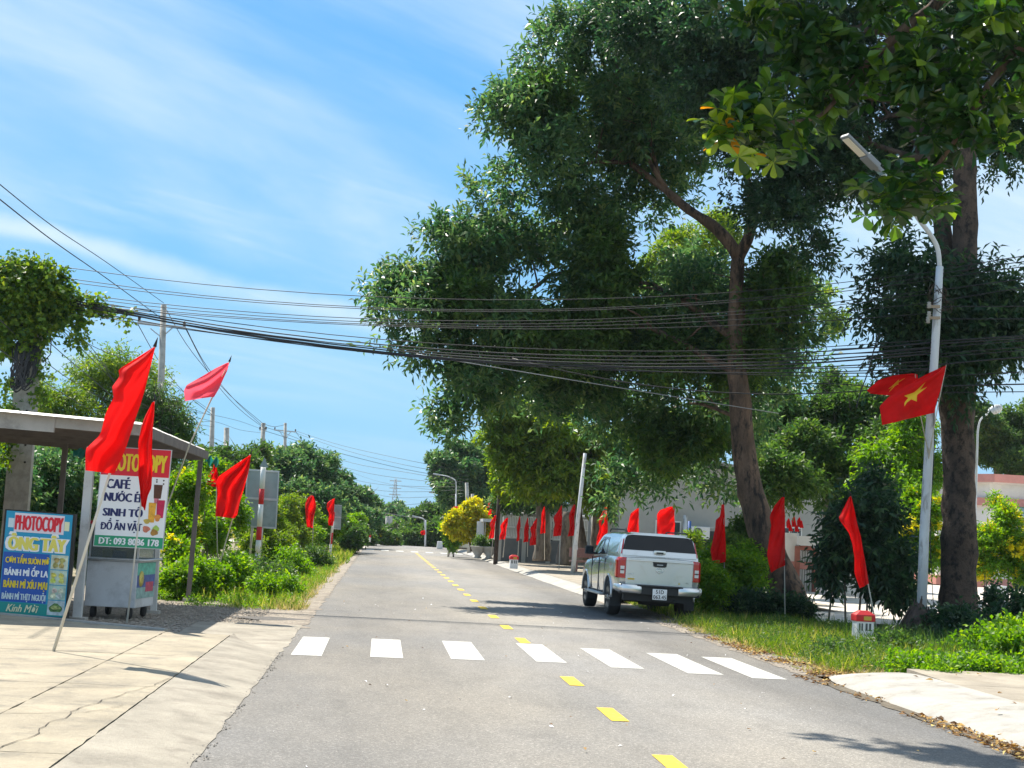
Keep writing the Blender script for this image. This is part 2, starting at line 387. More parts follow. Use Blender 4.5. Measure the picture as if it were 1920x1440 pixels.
M['mark_white'] = mat('marking_white', (.50, .49, .45), .75, var=.08, vscale=3, dirt=(.27, .26, .24), dscale=9, dlo=.54, dhi=.70, bump=.3, bscale=70)
M['mark_yellow'] = mat('marking_yellow', (.80, .52, .03), .75, var=.06, vscale=6, dirt=(.26, .22, .12), dscale=9, dlo=.55, dhi=.72, bump=.3, bscale=70)

# base ground: one sheet to the horizon
def ground():
    xs = [-5000, -1500, -400, -120, -50, -25, -12, -6, 0, 6, 12, 25, 50, 120, 400, 1500, 5000]
    ys = [-200, -30, 0] + list(range(10, 340, 10)) + [400, 600, 1000, 2000, 8000]
    vs = [(x, y, terr(x, y)-.05) for y in ys for x in xs]; n = len(xs)
    fs = [(a*n+i, a*n+i+1, (a+1)*n+i+1, (a+1)*n+i) for a in range(len(ys)-1) for i in range(n-1)]
    o = MB().add(vs, fs).build('ground', M['soil']); tag(o, kind='structure'); return o
ground()
RL, RR = -1.25, 5.88
road_l = lambda y: RL + (0 if y < 112 else (y-112)**2*.0012)
road_r = lambda y: RR + (0 if y < 112 else (y-112)**2*.0012)
strip('road', road_l, road_r, frange(-12, 60, .25)+frange(61, 260, 3), 0.0, M['asphalt'], .05, 1)

def marking(name, poly, m, z=.004):
    o = MB().add([(x, y, z+terr(x, y)) for x, y in poly], [tuple(range(len(poly)))]).build(name, m)
    return o
cw = empty('zebra_crossing', (2.3, 20.4, 0))
tag(cw, 'zebra crossing of seven white stripes across the near asphalt', 'crossing')
def shift(o, root):
    o.parent = root; o.matrix_parent_inverse = Matrix.Translation(root.location).inverted()
def quad_from_px(pts, z=.004): return [tuple(gr(x, y, z))[:2] for x, y in pts]
for px0, px1 in ((545, 603), (694, 756), (846, 909), (1006, 1063), (1146, 1208), (1290, 1356), (1411, 1475)):
    H = 983+.05*(px0-715)
    yb = {545:1228, 694:1232, 846:1236, 1006:1241, 1146:1252, 1290:1263, 1411:1272}[px0]
    a = gr(px0, yb); b = gr(px1, yb+2.2)
    o = marking('stripe', [(a.x, a.y), (b.x, a.y), (b.x, a.y+3.05), (a.x, a.y+3.05)], M['mark_white']); shift(o, cw)
cw2 = empty('zebra_crossing', (2.3, 101, 0)); tag(cw2, 'distant zebra crossing seen as a thin dashed white row near the crest', 'crossing')
for i in range(7):
    x = -.9+i*1.0
    o = marking('stripe', [(x, 97), (x+.5, 97), (x+.5, 100), (x, 100)], M['mark_white']); shift(o, cw2)
dl = empty('centre_line', (2.37, 50, 0)); tag(dl, 'broken yellow centre line running up the road to the crest', 'road line')
y = 10.75; i = 0
while y < 94:
    if not (18.0 < y < 21.4):
        x = 2.37; o = marking('dash', [(x-.085, y), (x+.085, y), (x+.085, y+1.0), (x-.085, y+1.0)], M['mark_yellow'], .006); shift(o, dl)
    y += 3.03 if y < 60 else 2.4

# ---- left concrete forecourt in slabs with open joints, and its sloping skirt
def slab_piece(poly, z0, z1, m, name='concrete_slab', parent=None, th=.12, noise_e=.006):
    """poly (x,y,z) outline; edges subdivided and made slightly ragged"""
    P = []
    n = len(poly)
    for i in range(n):
        a = Vector(poly[i]); b = Vector(poly[(i+1) % n]); k = max(1, int((b-a).length/.22))
        d = (b-a).normalized(); nn = Vector((-d.y, d.x, 0))
        for j in range(k):
            p = a.lerp(b, j/k)
            w = noise.noise(Vector((p.x*4, p.y*4, 3)))*noise_e*2
            P.append(p+nn*w)
    o = MB().prism([p-Vector((0, 0, th)) for p in P], (0, 0, th)).build(name, m)
    if parent: shift(o, parent)
    return o
AP = .10
sheet('forecourt_bed', [(-14, 5), (-1.4, 5), (-1.4, 20.8), (-2.4, 21.3), (-14, 24.0)], -.028, M['joint'])
fc = empty('forecourt', (-6, 15, 0)); tag(fc, 'pale yellow concrete forecourt of cracked slabs beside the shop shed', kind='structure')
g_ = .008
ysj = [5.0, 10.2, 14.25, 17.4, 23.6]
def far_y(x): return 21.0 + (-2.8-x)*.62 if x < -2.8 else 21.0+(-2.8-x)*-.3
cols = [(-14, -8.2), (-8.2, -2.93)]
for (xa, xb) in cols:
    for j in range(3):
        sk = -.02
        ya, yb = ysj[j], ysj[j+1]
        slab_piece([(xa+g_, ya+g_, AP), (xb-g_, ya+g_+sk, AP), (xb-g_, yb-g_+sk, AP), (xa+g_, yb-g_, AP)], 0, 0, M['apron'], parent=fc)
    ya = ysj[3]
    slab_piece([(xa+g_, ya+g_, AP), (xb-g_, ya+g_, AP), (xb-g_, far_y(xb), AP), (xa+g_, far_y(xa), AP)], 0, 0, M['apron'], parent=fc)
# strip between the long joint and the skirt
for j in range(4):
    ya = ysj[j]; yb = ysj[j+1] if j < 3 else 20.8
    slab_piece([(-2.93+g_, ya+g_, AP), (-2.02-g_, ya+g_, AP-.005), (-2.02-g_, yb-g_, AP-.005), (-2.93+g_, yb-g_, AP)], 0, 0, M['apron'], parent=fc, noise_e=.010)
# skirt: sloping down to the asphalt with a rounded end
def skirt():
    mb = MB(); vs = []; ys = frange(5, 21.2, .2)
    for y in ys:
        t = max(0, (y-17.4)/3.8); xo = -1.22 - .78*t**2.6 + .035*noise.noise(Vector((y*2.7, 9, 0))) + .03*noise.noise(Vector((y*8, 2, 0)))
        xi = -2.02+g_+.012*noise.noise(Vector((y*4, 1, 0)))
        xo = max(xo, xi+.05)
        for k in range(5):
            s = k/4; vs.append((xi+(xo-xi)*s, y, AP-.005 - (AP-.005-.006)*(s**1.3)))
    n = 5; fs = [(a*n+i, a*n+i+1, (a+1)*n+i+1, (a+1)*n+i) for a in range(len(ys)-1) for i in range(4)]
    o = mb.add(vs, fs, 0, True).build('concrete_skirt', M['ramp']); shift(o, fc)
skirt()
# raised lip along the far side of the forecourt, catching the light
lip = MB()
lp = [(-14, far_y(-14)+.03), (-8, far_y(-8)+.03), (-5, far_y(-5)+.03), (-2.95, far_y(-2.9)+.03)]
for a, b in zip(lp, lp[1:]): lip.bar((a[0], a[1], .055), (b[0], b[1], .055), .13, .13)
o = lip.build('concrete_lip', M['kerb']); shift(o, fc)
# hairline cracks, dirt filled
def crack(pts, w=.012, z=.104):
    P_ = []
    for (a, b) in zip(pts, pts[1:]):
        a = Vector((*a, 0)); b = Vector((*b, 0)); k = max(2, int((b-a).length/.12))
        for j in range(k):
            p = a.lerp(b, j/k); p.x += .07*noise.noise(Vector((p.x*3, p.y*3, 2)))+.03*noise.noise(Vector((p.x*11, p.y*11, 2))); p.y += .05*noise.noise(Vector((p.x*4, p.y*4, 8))); P_.append(p)
    L_ = []; R_ = []
    for i, p in enumerate(P_):
        d = (P_[min(i+1, len(P_)-1)]-P_[max(i-1, 0)]).normalized(); n = Vector((-d.y, d.x, 0)); ww = w*(.35+1.1*abs(noise.noise(Vector((i*.7, w*90, 4)))))
        L_.append((p.x+n.x*ww/2, p.y+n.y*ww/2, z)); R_.append((p.x-n.x*ww/2, p.y-n.y*ww/2, z))
    n = len(L_); o = MB().add(L_+R_, [(i, i+1, n+i+1, n+i) for i in range(n-1)]).build('crack', M['joint']); shift(o, fc)
crack([(-2.47, 10.3), (-2.4, 12.6), (-2.1, 14.2), (-2.02, 15.2)], .013, .1035)
crack([(-7, 13.1), (-5.1, 13.7), (-3.4, 13.6), (-2.2, 14.1)], .014)
crack([(-6.2, 16.0), (-4.4, 15.8), (-3.0, 16.3)], .010)
crack([(-5.0, 11.0), (-4.1, 12.0), (-3.0, 11.8)], .010)
crack([(-7.6, 19.0), (-5.6, 18.8), (-4.1, 19.3), (-3.0, 19.0)], .010)
crack([(-2.9, 12.0), (-2.3, 12.2), (-2.05, 12.9)], .012, .1035)
# gravel yard under the shed, small concrete driveway
strip('gravel_yard', lambda y: -14, lambda y: -1.2, frange(20.6, 34, .4), -.022, M['gravel'], .12, 4)
slab_piece([(-2.9, 20.6, .006), (-2.1, 19.2, .006), (-1.24, 17.6, .006), (-1.20, 21.25, .006), (-1.22, 24.6, .006), (-2.9, 24.4, .006)], 0, 0, M['ramp'], 'driveway_slab', noise_e=.03)['kind'] = 'structure'

# ---- right side: kerb ramp and pavement in the foreground
def ramp_right():
    mb = MB(); vs = []; ys = frange(6, 19.35, .25)
    for y in ys:
        t = max(0, (y-17.6)/1.75); xi = 5.90 + .25*t**2 + .02*noise.noise(Vector((y*3, 7, 0))); xo = 7.02 - .35*t**3
        h = .17*(1-t**4*.75)
        for k, s in enumerate((0, .03, .15, .4, .75, 1)):
            vs.append((xi+(xo-xi)*s, y, (.0, .035, .075, .12, .155, .17)[k]/.17*h))
    n = 6; fs = [(a*n+i, a*n+i+1, (a+1)*n+i+1, (a+1)*n+i) for a in range(len(ys)-1) for i in range(5)]
    fs.append(tuple((len(ys)-1)*n+i for i in range(n)))
    return tag(mb.add(vs, fs, 0, True).build('kerb_ramp', M['kerb']), kind='structure')
ramp_right()
pv = empty('pavement', (9, 14, 0)); tag(pv, 'beige concrete pavement behind the white kerb ramp', kind='structure')
for (ya, yb) in ((6, 9.9), (9.9, 13.6), (13.6, 17.1), (17.1, 19.15)):
    for (xa, xb) in ((7.0, 10.6), (10.6, 14.5)):
        slab_piece([(xa+.012, ya+.01, .168), (xb-.01, ya+.01, .168), (xb-.01, yb-.01, .168), (xa+.012+(.15 if yb > 19 else 0), yb-.01, .168)], 0, 0, M['pavement'], parent=pv, th=.2, noise_e=.008)
# far pavement with its pale kerb
strip('far_kerb', lambda y: RR+.02, lambda y: RR+.62, frange(37.5, 112, 1.5), 0.0, M['kerb'], .04, 12, prof=[0, .08, .13, .14])
strip('far_pavement', lambda y: RR+.60, lambda y: 12.5, frange(38, 112, 2), .145, M['pavement'], .05, 13)
strip('courtyard', lambda y: 8.6, lambda y: 60, frange(33, 74, 2), .02, M['court'], .3, 14)
strip('side_lane', lambda y: -14, lambda y: RL+.2, frange(103, 112, 1), .01, M['court'], .3, 15)
M['gutter'] = mat('gutter_dirt', (.10, .08, .055), .97, col2=(.17, .14, .10), vscale=9, bump=.8, bscale=50)
strip('gutter_dirt', lambda y: RR-.16-.14*max(0, (14-y)/7), lambda y: RR+.06, frange(6, 19.4, .2), .008, M['gutter'], .10, 23)
strip('dirt_shoulder', lambda y: RR-.10, lambda y: RR+1.5, frange(19.3, 38, .08), .005, M['gravel'], .13, 16)
strip('dirt_shoulder', lambda y: RL-.75, lambda y: RL+.10, frange(24.0, 110, .15), .005, M['gravel'], .16, 17)

# ------------------------------------------------------------------ vegetation (numpy)
def nrm(a): return a/np.maximum(np.linalg.norm(a, axis=1, keepdims=True), 1e-9)
def leaf_mesh(name, p0, d, n, L, W, rnd, mats, mi=None, curl=.12, fold=.10, shape=.5):
    N_ = len(p0); d = nrm(d); s = nrm(np.cross(d, n)); n = np.cross(s, d)
    L = L[:, None]; W = W[:, None]
    pm = p0+d*L*shape
    v = np.empty((N_, 4, 3), np.float32)
    v[:, 0] = p0; v[:, 1] = pm-s*W/2+n*L*fold; v[:, 2] = p0+d*L-n*L*curl; v[:, 3] = pm+s*W/2+n*L*fold
    me = bpy.data.meshes.new(name); me.vertices.add(N_*4); me.vertices.foreach_set('co', v.ravel())
    me.loops.add(N_*4); me.loops.foreach_set('vertex_index', np.arange(N_*4, dtype=np.int32))
    me.polygons.add(N_); me.polygons.foreach_set('loop_start', np.arange(0, N_*4, 4, dtype=np.int32))
    for m_ in mats: me.materials.append(m_)
    if mi is not None: me.polygons.foreach_set('material_index', mi.astype(np.int32))
    at_ = me.attributes.new('rnd', 'FLOAT', 'POINT'); at_.data.foreach_set('value', np.repeat(rnd.astype(np.float32), 4))
    me.update(calc_edges=True); return me

def rand_dirs(n):
    v = RNG.normal(size=(n, 3)); return nrm(v)
def crown_arrays(lobes, n_sprigs, *a_, clump=10, **k_):
    if clump:
        sub_ = []
        for c, r in lobes:
            for _ in range(clump):
                d = RNG.normal(size=3); d /= np.linalg.norm(d); q = r*(.35+.5*RNG.random()**.6)
                sub_.append((tuple(np.array(tuple(c))+d*q*np.array([1, 1, .9])), r*(.20+.26*RNG.random())))
        lobes = sub_
    return _crown(lobes, n_sprigs, *a_, **k_)
def _crown(lobes, n_sprigs, k=9, L=.13, W=.045, twig=.38, up=.25, droop=.0, shell=.45, rough=.28, spread=.85, tone=.55, squash=.85, flat=.0):
    """lobes: (centre, radius) list. Leaves along short twigs spread through each lobe's outer volume."""
    C = np.array([tuple(c) for c, r in lobes]); Rr = np.array([r for c, r in lobes], float)
    w = Rr**2.2; w /= w.sum()
    li = RNG.choice(len(lobes), n_sprigs, p=w)
    d = rand_dirs(n_sprigs)
    # lumpy outline: a few clumps per lobe push outwards
    ph = li*1.7
    lump = np.sin(d[:, 0]*5.1+ph)*np.sin(d[:, 1]*4.3+ph*2)*np.sin(d[:, 2]*4.7+ph*3)
    lump2 = np.sin(d[:, 0]*11+ph*5)*np.sin(d[:, 1]*12+ph)*np.sin(d[:, 2]*10+ph*2)
    rr = .92*(shell+(1-shell)*RNG.random(n_sprigs)**.55)*(1+rough*lump*1.6+rough*.8*lump2)
    sq = np.array([1, 1, squash])
    pos = C[li]+d*sq*(Rr[li]*rr)[:, None]
    ax = nrm(d*.9+rand_dirs(n_sprigs)*.7+np.array([0, 0, up-droop]))
    tn = RNG.random(n_sprigs)
    j = np.tile(np.arange(k), n_sprigs); S = np.repeat(np.arange(n_sprigs), k)
    a = ax[S]; ref = nrm(np.cross(a, rand_dirs(n_sprigs)[S])); ref2 = np.cross(a, ref)
    phi = j*2.4+RNG.normal(size=len(j))*.4
    rad = ref*np.cos(phi)[:, None]+ref2*np.sin(phi)[:, None]
    t = (j+1)/k
    p0 = pos[S]+a*(twig*t)[:, None]*(.7+.6*RNG.random(len(j)))[:, None]
    ld = nrm(a*(.35+.5*t)[:, None]+rad*spread+np.array([0, 0, -.12-droop]))
    nn = nrm(np.array([0, 0, 1.0])*(.8+flat)+rand_dirs(len(j))*.8)
    ll = L*(.65+.6*RNG.random(len(j))); ww = W*(.7+.6*RNG.random(len(j)))
    rnd = np.clip(tone*tn[S]+(1-tone)*RNG.random(len(j)), 0, 1)
    return p0, ld, nn, ll, ww, rnd
def cat_arrays(lst): return [np.concatenate([l[i] for l in lst]) for i in range(6)]

def limb(mb, a, b, r0, r1, sag=.12, n=7, seed=0, sides=8):
    a = Vector(a); b = Vector(b); k = n; pts = []; L = (b-a).length
    for i in range(k+1):
        t = i/k; p = a.lerp(b, t); p.z += math.sin(t*PI)*L*sag
        w = L*.035*math.sin(t*PI)
        p += Vector((noise.noise(Vector((seed+1.3, t*3, 0))), noise.noise(Vector((seed, t*3, 5))), noise.noise(Vector((seed, 9, t*3)))))*w*2.5
        pts.append(p)
    mb.tube(pts, [r0+(r1-r0)*(i/k)**.8 for i in range(k+1)], sides, 0, True, True, .12)
    return pts

def smooth_path(pts, rad, sub=4):
    P = []; Rr = []; n = len(pts); pts = [Vector(p) for p in pts]
    for i in range(n-1):
        p0 = pts[max(i-1, 0)]; p1 = pts[i]; p2 = pts[i+1]; p3 = pts[min(i+2, n-1)]
        for j in range(sub):
            t = j/sub
            P.append(.5*((2*p1)+(p2-p0)*t+(2*p0-5*p1+4*p2-p3)*t*t+(3*p1-p0-3*p2+p3)*t**3)); Rr.append(rad[i]+(rad[i+1]-rad[i])*t)
    P.append(pts[-1]); Rr.append(rad[-1]); return P, Rr

def tree(name, label, cat, trunks, lobes, n_sprigs, leaf, bark=None, group=None, limbs=None, extra=None, mats2=None, **kw):
    """trunks: list of (points, radii); limbs: list of (start point, lobe index or point, r0)."""
    base = Vector(trunks[0][0][0])
    root = empty(name, base); tag(root, label, cat, group)
    bark = bark or M['bark']
    for i, (pts, rad) in enumerate(trunks):
        P, Q = smooth_path(pts, rad, 5)
        mb = MB(); mb.tube([p-base for p in P], Q, 14, 0, True, True, .22); mb.build('trunk', bark, root)
    for i, (a, b, r0) in enumerate(limbs or []):
        b = lobes[b][0] if isinstance(b, int) else b
        mb = MB(); pts = limb(mb, Vector(a)-base, Vector(b)-base, r0, r0*.25, .10, 7, i*3.3)
        for q in range(2, len(pts)-1):   # side twigs
            dd = Vector((random.uniform(-1, 1), random.uniform(-1, 1), random.uniform(-.1, 1))).normalized()*random.uniform(.6, 1.3)*(1+r0*3)
            mb.tube([pts[q], pts[q]+dd*.5+Vector((0, 0, .08)), pts[q]+dd], [r0*.32, r0*.22, r0*.06], 5)
        mb.build('branch', bark, root)
    arrs = [crown_arrays([(Vector(c)-base, r) for c, r in lobes], n_sprigs, **kw)]
    mats = [leaf]; mi = None
    if mats2:
        A = cat_arrays(arrs); mi = np.zeros(len(A[0]))
        for (m2, lob, ns, kk) in mats2:
            B = crown_arrays([(Vector(c)-base, r) for c, r in lob], ns, **kk)
            mi = np.concatenate([mi, np.full(len(B[0]), len(mats))]); mats.append(m2)
            A = cat_arrays([A, B])
    else: A = cat_arrays(arrs)
    me = leaf_mesh('crown', A[0], A[1], A[2], A[3], A[4], A[5], mats, mi)
    link('crown', me, root)
    return root

def P(px, py, Y): return at(px, py, Y)
def LB(lst, Y=None):
    """lobes from (px, py, radius in px[, Y])"""
    out = []
    for l in lst:
        y = l[3] if len(l) > 3 else Y
        out.append((at(l[0], l[1], y), l[2]/F*y))
    return out

# -- leaning road-side tree behind the pickup, with the great crown over the road
t2 = [P(1492, 1178, 36), P(1474, 1110, 36), P(1434, 1010, 36.2), P(1402, 900, 36.4), P(1388, 760, 36.4), P(1380, 620, 36.4), P(1384, 480, 36.4)]
lob2 = LB([(1060,140,120,38),(1000,240,100,37),(1150,240,130,38),(1040,340,110,37),(1130,400,70,38),(960,200,60,36.5),(930,360,50,37),(900,450,60,36.5),
  (1110,60,100,38),(1190,140,120,38.5),(1240,60,110,39),(1270,190,110,39),
  (860,520,95,36.5),(770,530,70,36),(745,600,60,35.5),(800,620,75,36),(900,610,110,37),(960,500,110,37.5),(1050,480,120,38),(1150,520,110,38),
  (1020,620,130,38),(1130,650,130,38.5),(940,710,100,37.5),(1030,730,80,39),(860,690,55,36),(1230,620,120,38.5),(1250,770,90,40),(1150,770,75,41),
  (1330,560,90,37.5),(1440,560,95,37),(1488,640,58,37),(1340,720,90,39),(1460,700,80,38),(850,780,50,38),(1290,860,55,42),(1180,890,48,42),(1235,915,34,42),(1335,905,44,41),(1150,930,28,42),(1390,930,28,40),
  (1230,270,80,38.5),(1200,370,60,38.5),(1270,350,45,39),(1300,490,50,40),(1290,290,45,39),(1470,520,55,37),(830,430,45,36.5),(1380,800,70,41)])
tree('roadside_tree', 'tall leaning tree beside the pickup spreading its dark crown over the road', 'tree',
     [(t2, [.62, .46, .37, .33, .28, .23, .16]), ([P(1386, 480, 36.4), P(1345, 430, 36.6), P(1290, 392, 37), P(1240, 350, 37.5), P(1180, 305, 38)], [.20, .15, .12, .10, .07]),
      ([P(1384, 480, 36.4), P(1405, 440, 36.2), P(1412, 395, 36), P(1400, 330, 36)], [.18, .14, .12, .08])],
     lob2, 12000, M['leaf_dark'], limbs=[(P(1386, 640, 36.4), 19, .12), (P(1388, 700, 36.4), 20, .12), (P(1250, 355, 37.4), 2, .08), (P(1180, 305, 38), 3, .07), (P(1240, 350, 37.5), 8, .06),
      (P(1130, 500, 38), 16, .09), (P(950, 590, 37), 12, .06), (P(1130, 640, 38.4), 22, .08), (P(1390, 600, 36.4), 30, .08), (P(1388, 540, 36.4), 29, .08), (P(1395, 800, 36.4), 26, .07)],
     k=10, L=.23, W=.072, twig=.50, shell=.30, rough=.45, clump=6, mats2=[(M['leaf_mid'], LB([(1150,560,90,37.5),(1440,570,70,36.6),(1400,690,60,37),(1080,650,70,37),(1250,660,80,38),(1230,830,60,40),(1000,620,60,36.5),(1050,180,80,37),(1330,800,60,40),(1120,480,60,37),(860,560,60,36)]), 4600, dict(k=10, L=.22, W=.075, twig=.5, shell=.35, rough=.4, clump=6))])  # paler leaf clumps stand in for sunlit clusters of the crown

# -- straight trunk at the right with an ivy-like skirt of fronds
t1 = [P(1800, 1215, 31.5), P(1797, 1120, 31.5), P(1798, 980, 31.5), P(1798, 840, 31.5), P(1795, 720, 31.5), P(1799, 600, 31.5), P(1810, 450, 31.5), P(1808, 320, 31.5), P(1802, 210, 31.5), P(1830, 90, 31.5), P(1850, -80, 31.5)]
lob1 = LB([(1450,100,120,33),(1340,60,110,33),(1300,160,80,33),(1400,230,110,33),(1500,300,100,32.5),(1480,400,75,32.5),(1560,330,90,32.5),(1420,380,55,33),(1620,250,110,33),(1560,160,120,34),
  (1650,80,130,33),(1760,60,130,33),(1860,60,120,32),(1900,180,100,32),(1880,290,70,32),(1760,200,110,34),(1700,300,90,34),(1640,350,60,33),(1520,470,45,32.5),(1250,40,100,34),(1180,20,90,35),
  (1900,-20,120,32),(1500,0,120,33),(1980,120,120,32),(1990,250,80,32)])
skirt_l = LB([(1700,510,50,30.8),(1664,485,24,30.6),(1646,592,32,30.8),(1720,600,60,30.6),(1742,680,46,30.8),(1694,640,30,30.8),(1850,530,45,30.9),(1890,570,50,31),(1860,640,50,31),(1830,600,50,30.9),(1800,660,60,30.9),(1910,620,40,31),(1690,690,30,31),(1780,560,45,30.9),(1790,720,35,31)])
tree('roadside_tree', 'thick straight tree behind the lamp post with a dark leafy skirt halfway up', 'tree',
     [(t1, [.58, .42, .38, .36, .41, .31, .29, .27, .24, .2, .15]), ([P(1785, 690, 31.8), P(1776, 570, 32), P(1766, 420, 32), P(1735, 300, 32.2), P(1700, 180, 32.4), P(1665, 50, 32.4)], [.24, .22, .20, .18, .15, .12])],
     lob1, 14000, M['leaf_deep'], bark=M['bark_mottled'], limbs=[(P(1700, 190, 32.4), 3, .1), (P(1735, 300, 32.2), 4, .1), (P(1665, 60, 32.4), 0, .1), (P(1808, 300, 31.5), 13, .1), (P(1850, -60, 31.5), 12, .1), (P(1700, 200, 32.4), 9, .1), (P(1700, 210, 32.4), 8, .09)],
     k=10, L=.17, W=.060, twig=.42, shell=.40, rough=.3, mats2=[(M['leaf_deep'], skirt_l, 1700, dict(k=12, L=.22, W=.065, twig=.75, shell=.2, rough=.35, droop=.25, spread=.9))])

# -- paler trees further up the right side
def simple_trunk(px, pyb, pyt, Y, r0, lean=0):
    return ([P(px, pyb, Y), P(px+lean*.3, (pyb*2+pyt)/3, Y), P(px+lean, pyt, Y)], [r0, r0*.8, r0*.55])
g3 = 'trees lining the right pavement'
def mk_tree(label, trunks, lb, n, leaf, limbs=None, name='roadside_tree', group=g3, bark=None, **kw):
    lobes = LB(lb)
    if limbs is None:
        top = trunks[0][0][-1]; limbs = [(top, i, trunks[0][1][-1]*.6) for i in range(0, len(lobes), max(1, len(lobes)//5))]
    d = dict(k=9, L=.20, W=.075, twig=.45, shell=.4, rough=.3); d.update(kw)
    return tree(name, label, 'tree', trunks, lobes, n, leaf, limbs=limbs, group=group, bark=bark or M['bark_grey'], **d)
mk_tree('yellowish green tree with two pale trunks behind the leaning street post', [simple_trunk(1120, 1055, 880, 64, .38, 6), simple_trunk(1092, 1055, 900, 64, .33, -18)],
  [(960,800,60,62),(948,838,44,62),(1010,830,70,62),(1080,800,80,64),(1060,880,60,62),(990,890,50,63),(1140,860,70,64),(1180,920,50,62),(1120,930,45,61),(950,760,45,62),(1220,900,50,64),(1250,850,50,64),(1040,780,50,63)], 6500, M['leaf_light'], L=.30, W=.11, clump=7)
mk_tree('tree with a thick pale trunk beside the barred fence', [simple_trunk(1016, 1052, 900, 72, .48, 4)],
  [(975,888,48,71),(1030,900,60,72),(1060,850,60,72),(980,840,55,72),(1085,910,40,71)], 3600, M['leaf_light'], L=.32, W=.12, clump=7)
mk_tree('tree with a slim forked trunk rising in front of the dark fence base', [simple_trunk(990, 1045, 955, 78, .30, -2), simple_trunk(1057, 1060, 960, 68, .42, 8)],
  [(960,930,35,76),(1000,920,40,77),(1040,925,40,72),(1020,870,50,78)], 3000, M['leaf_dark'], L=.28, W=.10)
mk_tree('round dark tree standing at the road crest behind the street lamps', [simple_trunk(872, 1030, 935, 112, .4, 4)],
  [(850,900,45,110),(890,880,45,112),(830,870,26,110),(920,910,40,112),(860,935,38,110),(905,950,36,110),(840,925,25,108),(940,880,40,112),(870,850,34,112)], 5200, M['leaf_dark'], L=.36, W=.15)
mk_tree('light green tree right of the leaning trunk', [simple_trunk(1560, 1100, 880, 52, .3, -10)],
  [(1480,840,60,50),(1540,800,60,52),(1600,780,60,52),(1650,850,60,50),(1560,880,70,50),(1500,900,50,48),(1640,780,40,52),(1440,900,50,48),(1580,740,40,54),(1460,780,50,52)], 6000, M['leaf_mid'], L=.22, W=.08)
mk_tree('pale tree with drooping sprays left of the lamp post', [simple_trunk(1690, 1100, 850, 46, .22, 0)],
  [(1660,870,40,46),(1700,850,38,46),(1715,910,36,46),(1680,930,40,45),(1720,800,30,46),(1640,920,32,46),(1745,870,25,46)], 4200, M['leaf_fresh'], droop=.45, L=.20, W=.06)
mk_tree('broad green tree behind the pink building', [simple_trunk(1870, 1040, 850, 88, .35, 0)],
  [(1860,830,60,88),(1920,800,70,88),(1840,790,36,86),(1990,810,80,88),(1900,860,60,86),(1950,880,60,86)], 5200, M['leaf_mid'], L=.32, W=.13)
mk_tree('bushy green tree behind the grey wall at the centre', [simple_trunk(1240, 1040, 900, 80, .3, 0)],
  [(1420,960,50,72),(1200,950,45,78),(1300,930,55,78),(1370,920,60,76),(1250,900,55,80)], 3600, M['leaf_dark'], L=.3, W=.12)
mk_tree('tall tree whose pale crown fills the gap under the great crown', [simple_trunk(1340, 1040, 700, 62, .3, 0)],
  [(1300,470,60,60),(1350,430,45,60),(1260,520,60,60),(1330,560,60,60),(1560,600,26,58),(1545,560,22,58),(1260,640,70,60),(1390,660,70,60),(1470,800,60,58)], 5200, M['leaf_light'], L=.22, W=.08)

# -- far end of the road
gfar = 'trees and scrub past the crest of the road'
mk_tree('round tree far down the road under the lattice tower', [simple_trunk(740, 1000, 960, 190, .4)], [(720,975,24,190),(745,962,22,190),(765,975,20,188),(735,985,28,186),(705,985,18,186),(760,990,22,186)], 3000, M['leaf_dark'], L=.6, W=.26, group=gfar)
mk_tree('light green tree right of the far street lamp', [simple_trunk(820, 1030, 980, 135, .3)], [(800,975,30,135),(830,965,30,136),(850,985,30,134),(815,1000,34,132),(790,1005,26,132),(838,1012,26,132),(865,975,24,132),(775,1000,20,134)], 4300, M['leaf_mid'], L=.42, W=.17, group=gfar)
mk_tree('low pale scrub tree in the middle of the far bend', [simple_trunk(760, 1030, 1000, 150, .25)], [(760,1000,22,150),(735,1008,20,150),(775,1012,20,148),(745,1018,20,146),(715,1012,18,146),(700,1005,16,146),(790,1020,16,144),(765,1026,14,142)], 3000, M['leaf_mid'], L=.42, W=.17, group=gfar)
# far wooded plain closing the view
def far_wood():
    lob = []
    for i in range(150):
        x = -420+i*6.2+random.uniform(-3, 3); y = 330+random.uniform(-25, 60)
        lob.append(((x, y, -9+random.uniform(3, 7.2)), random.uniform(5, 8)))
    for i in range(26):
        x = -60+i*5; lob.append(((x, 250+random.uniform(-8, 8), terr(0, 250)+2.5+random.uniform(0, 2.5)), random.uniform(3.5, 5)))
    A = crown_arrays(lob, 9000, k=6, L=1.3, W=.6, twig=1.6, shell=.6, rough=.25)
    o = link('woods', leaf_mesh('woods', *A, [M['leaf_dark']])); tag(o, 'far belt of dark green woods closing the view beyond the road', 'woods', kind='stuff')
far_wood()

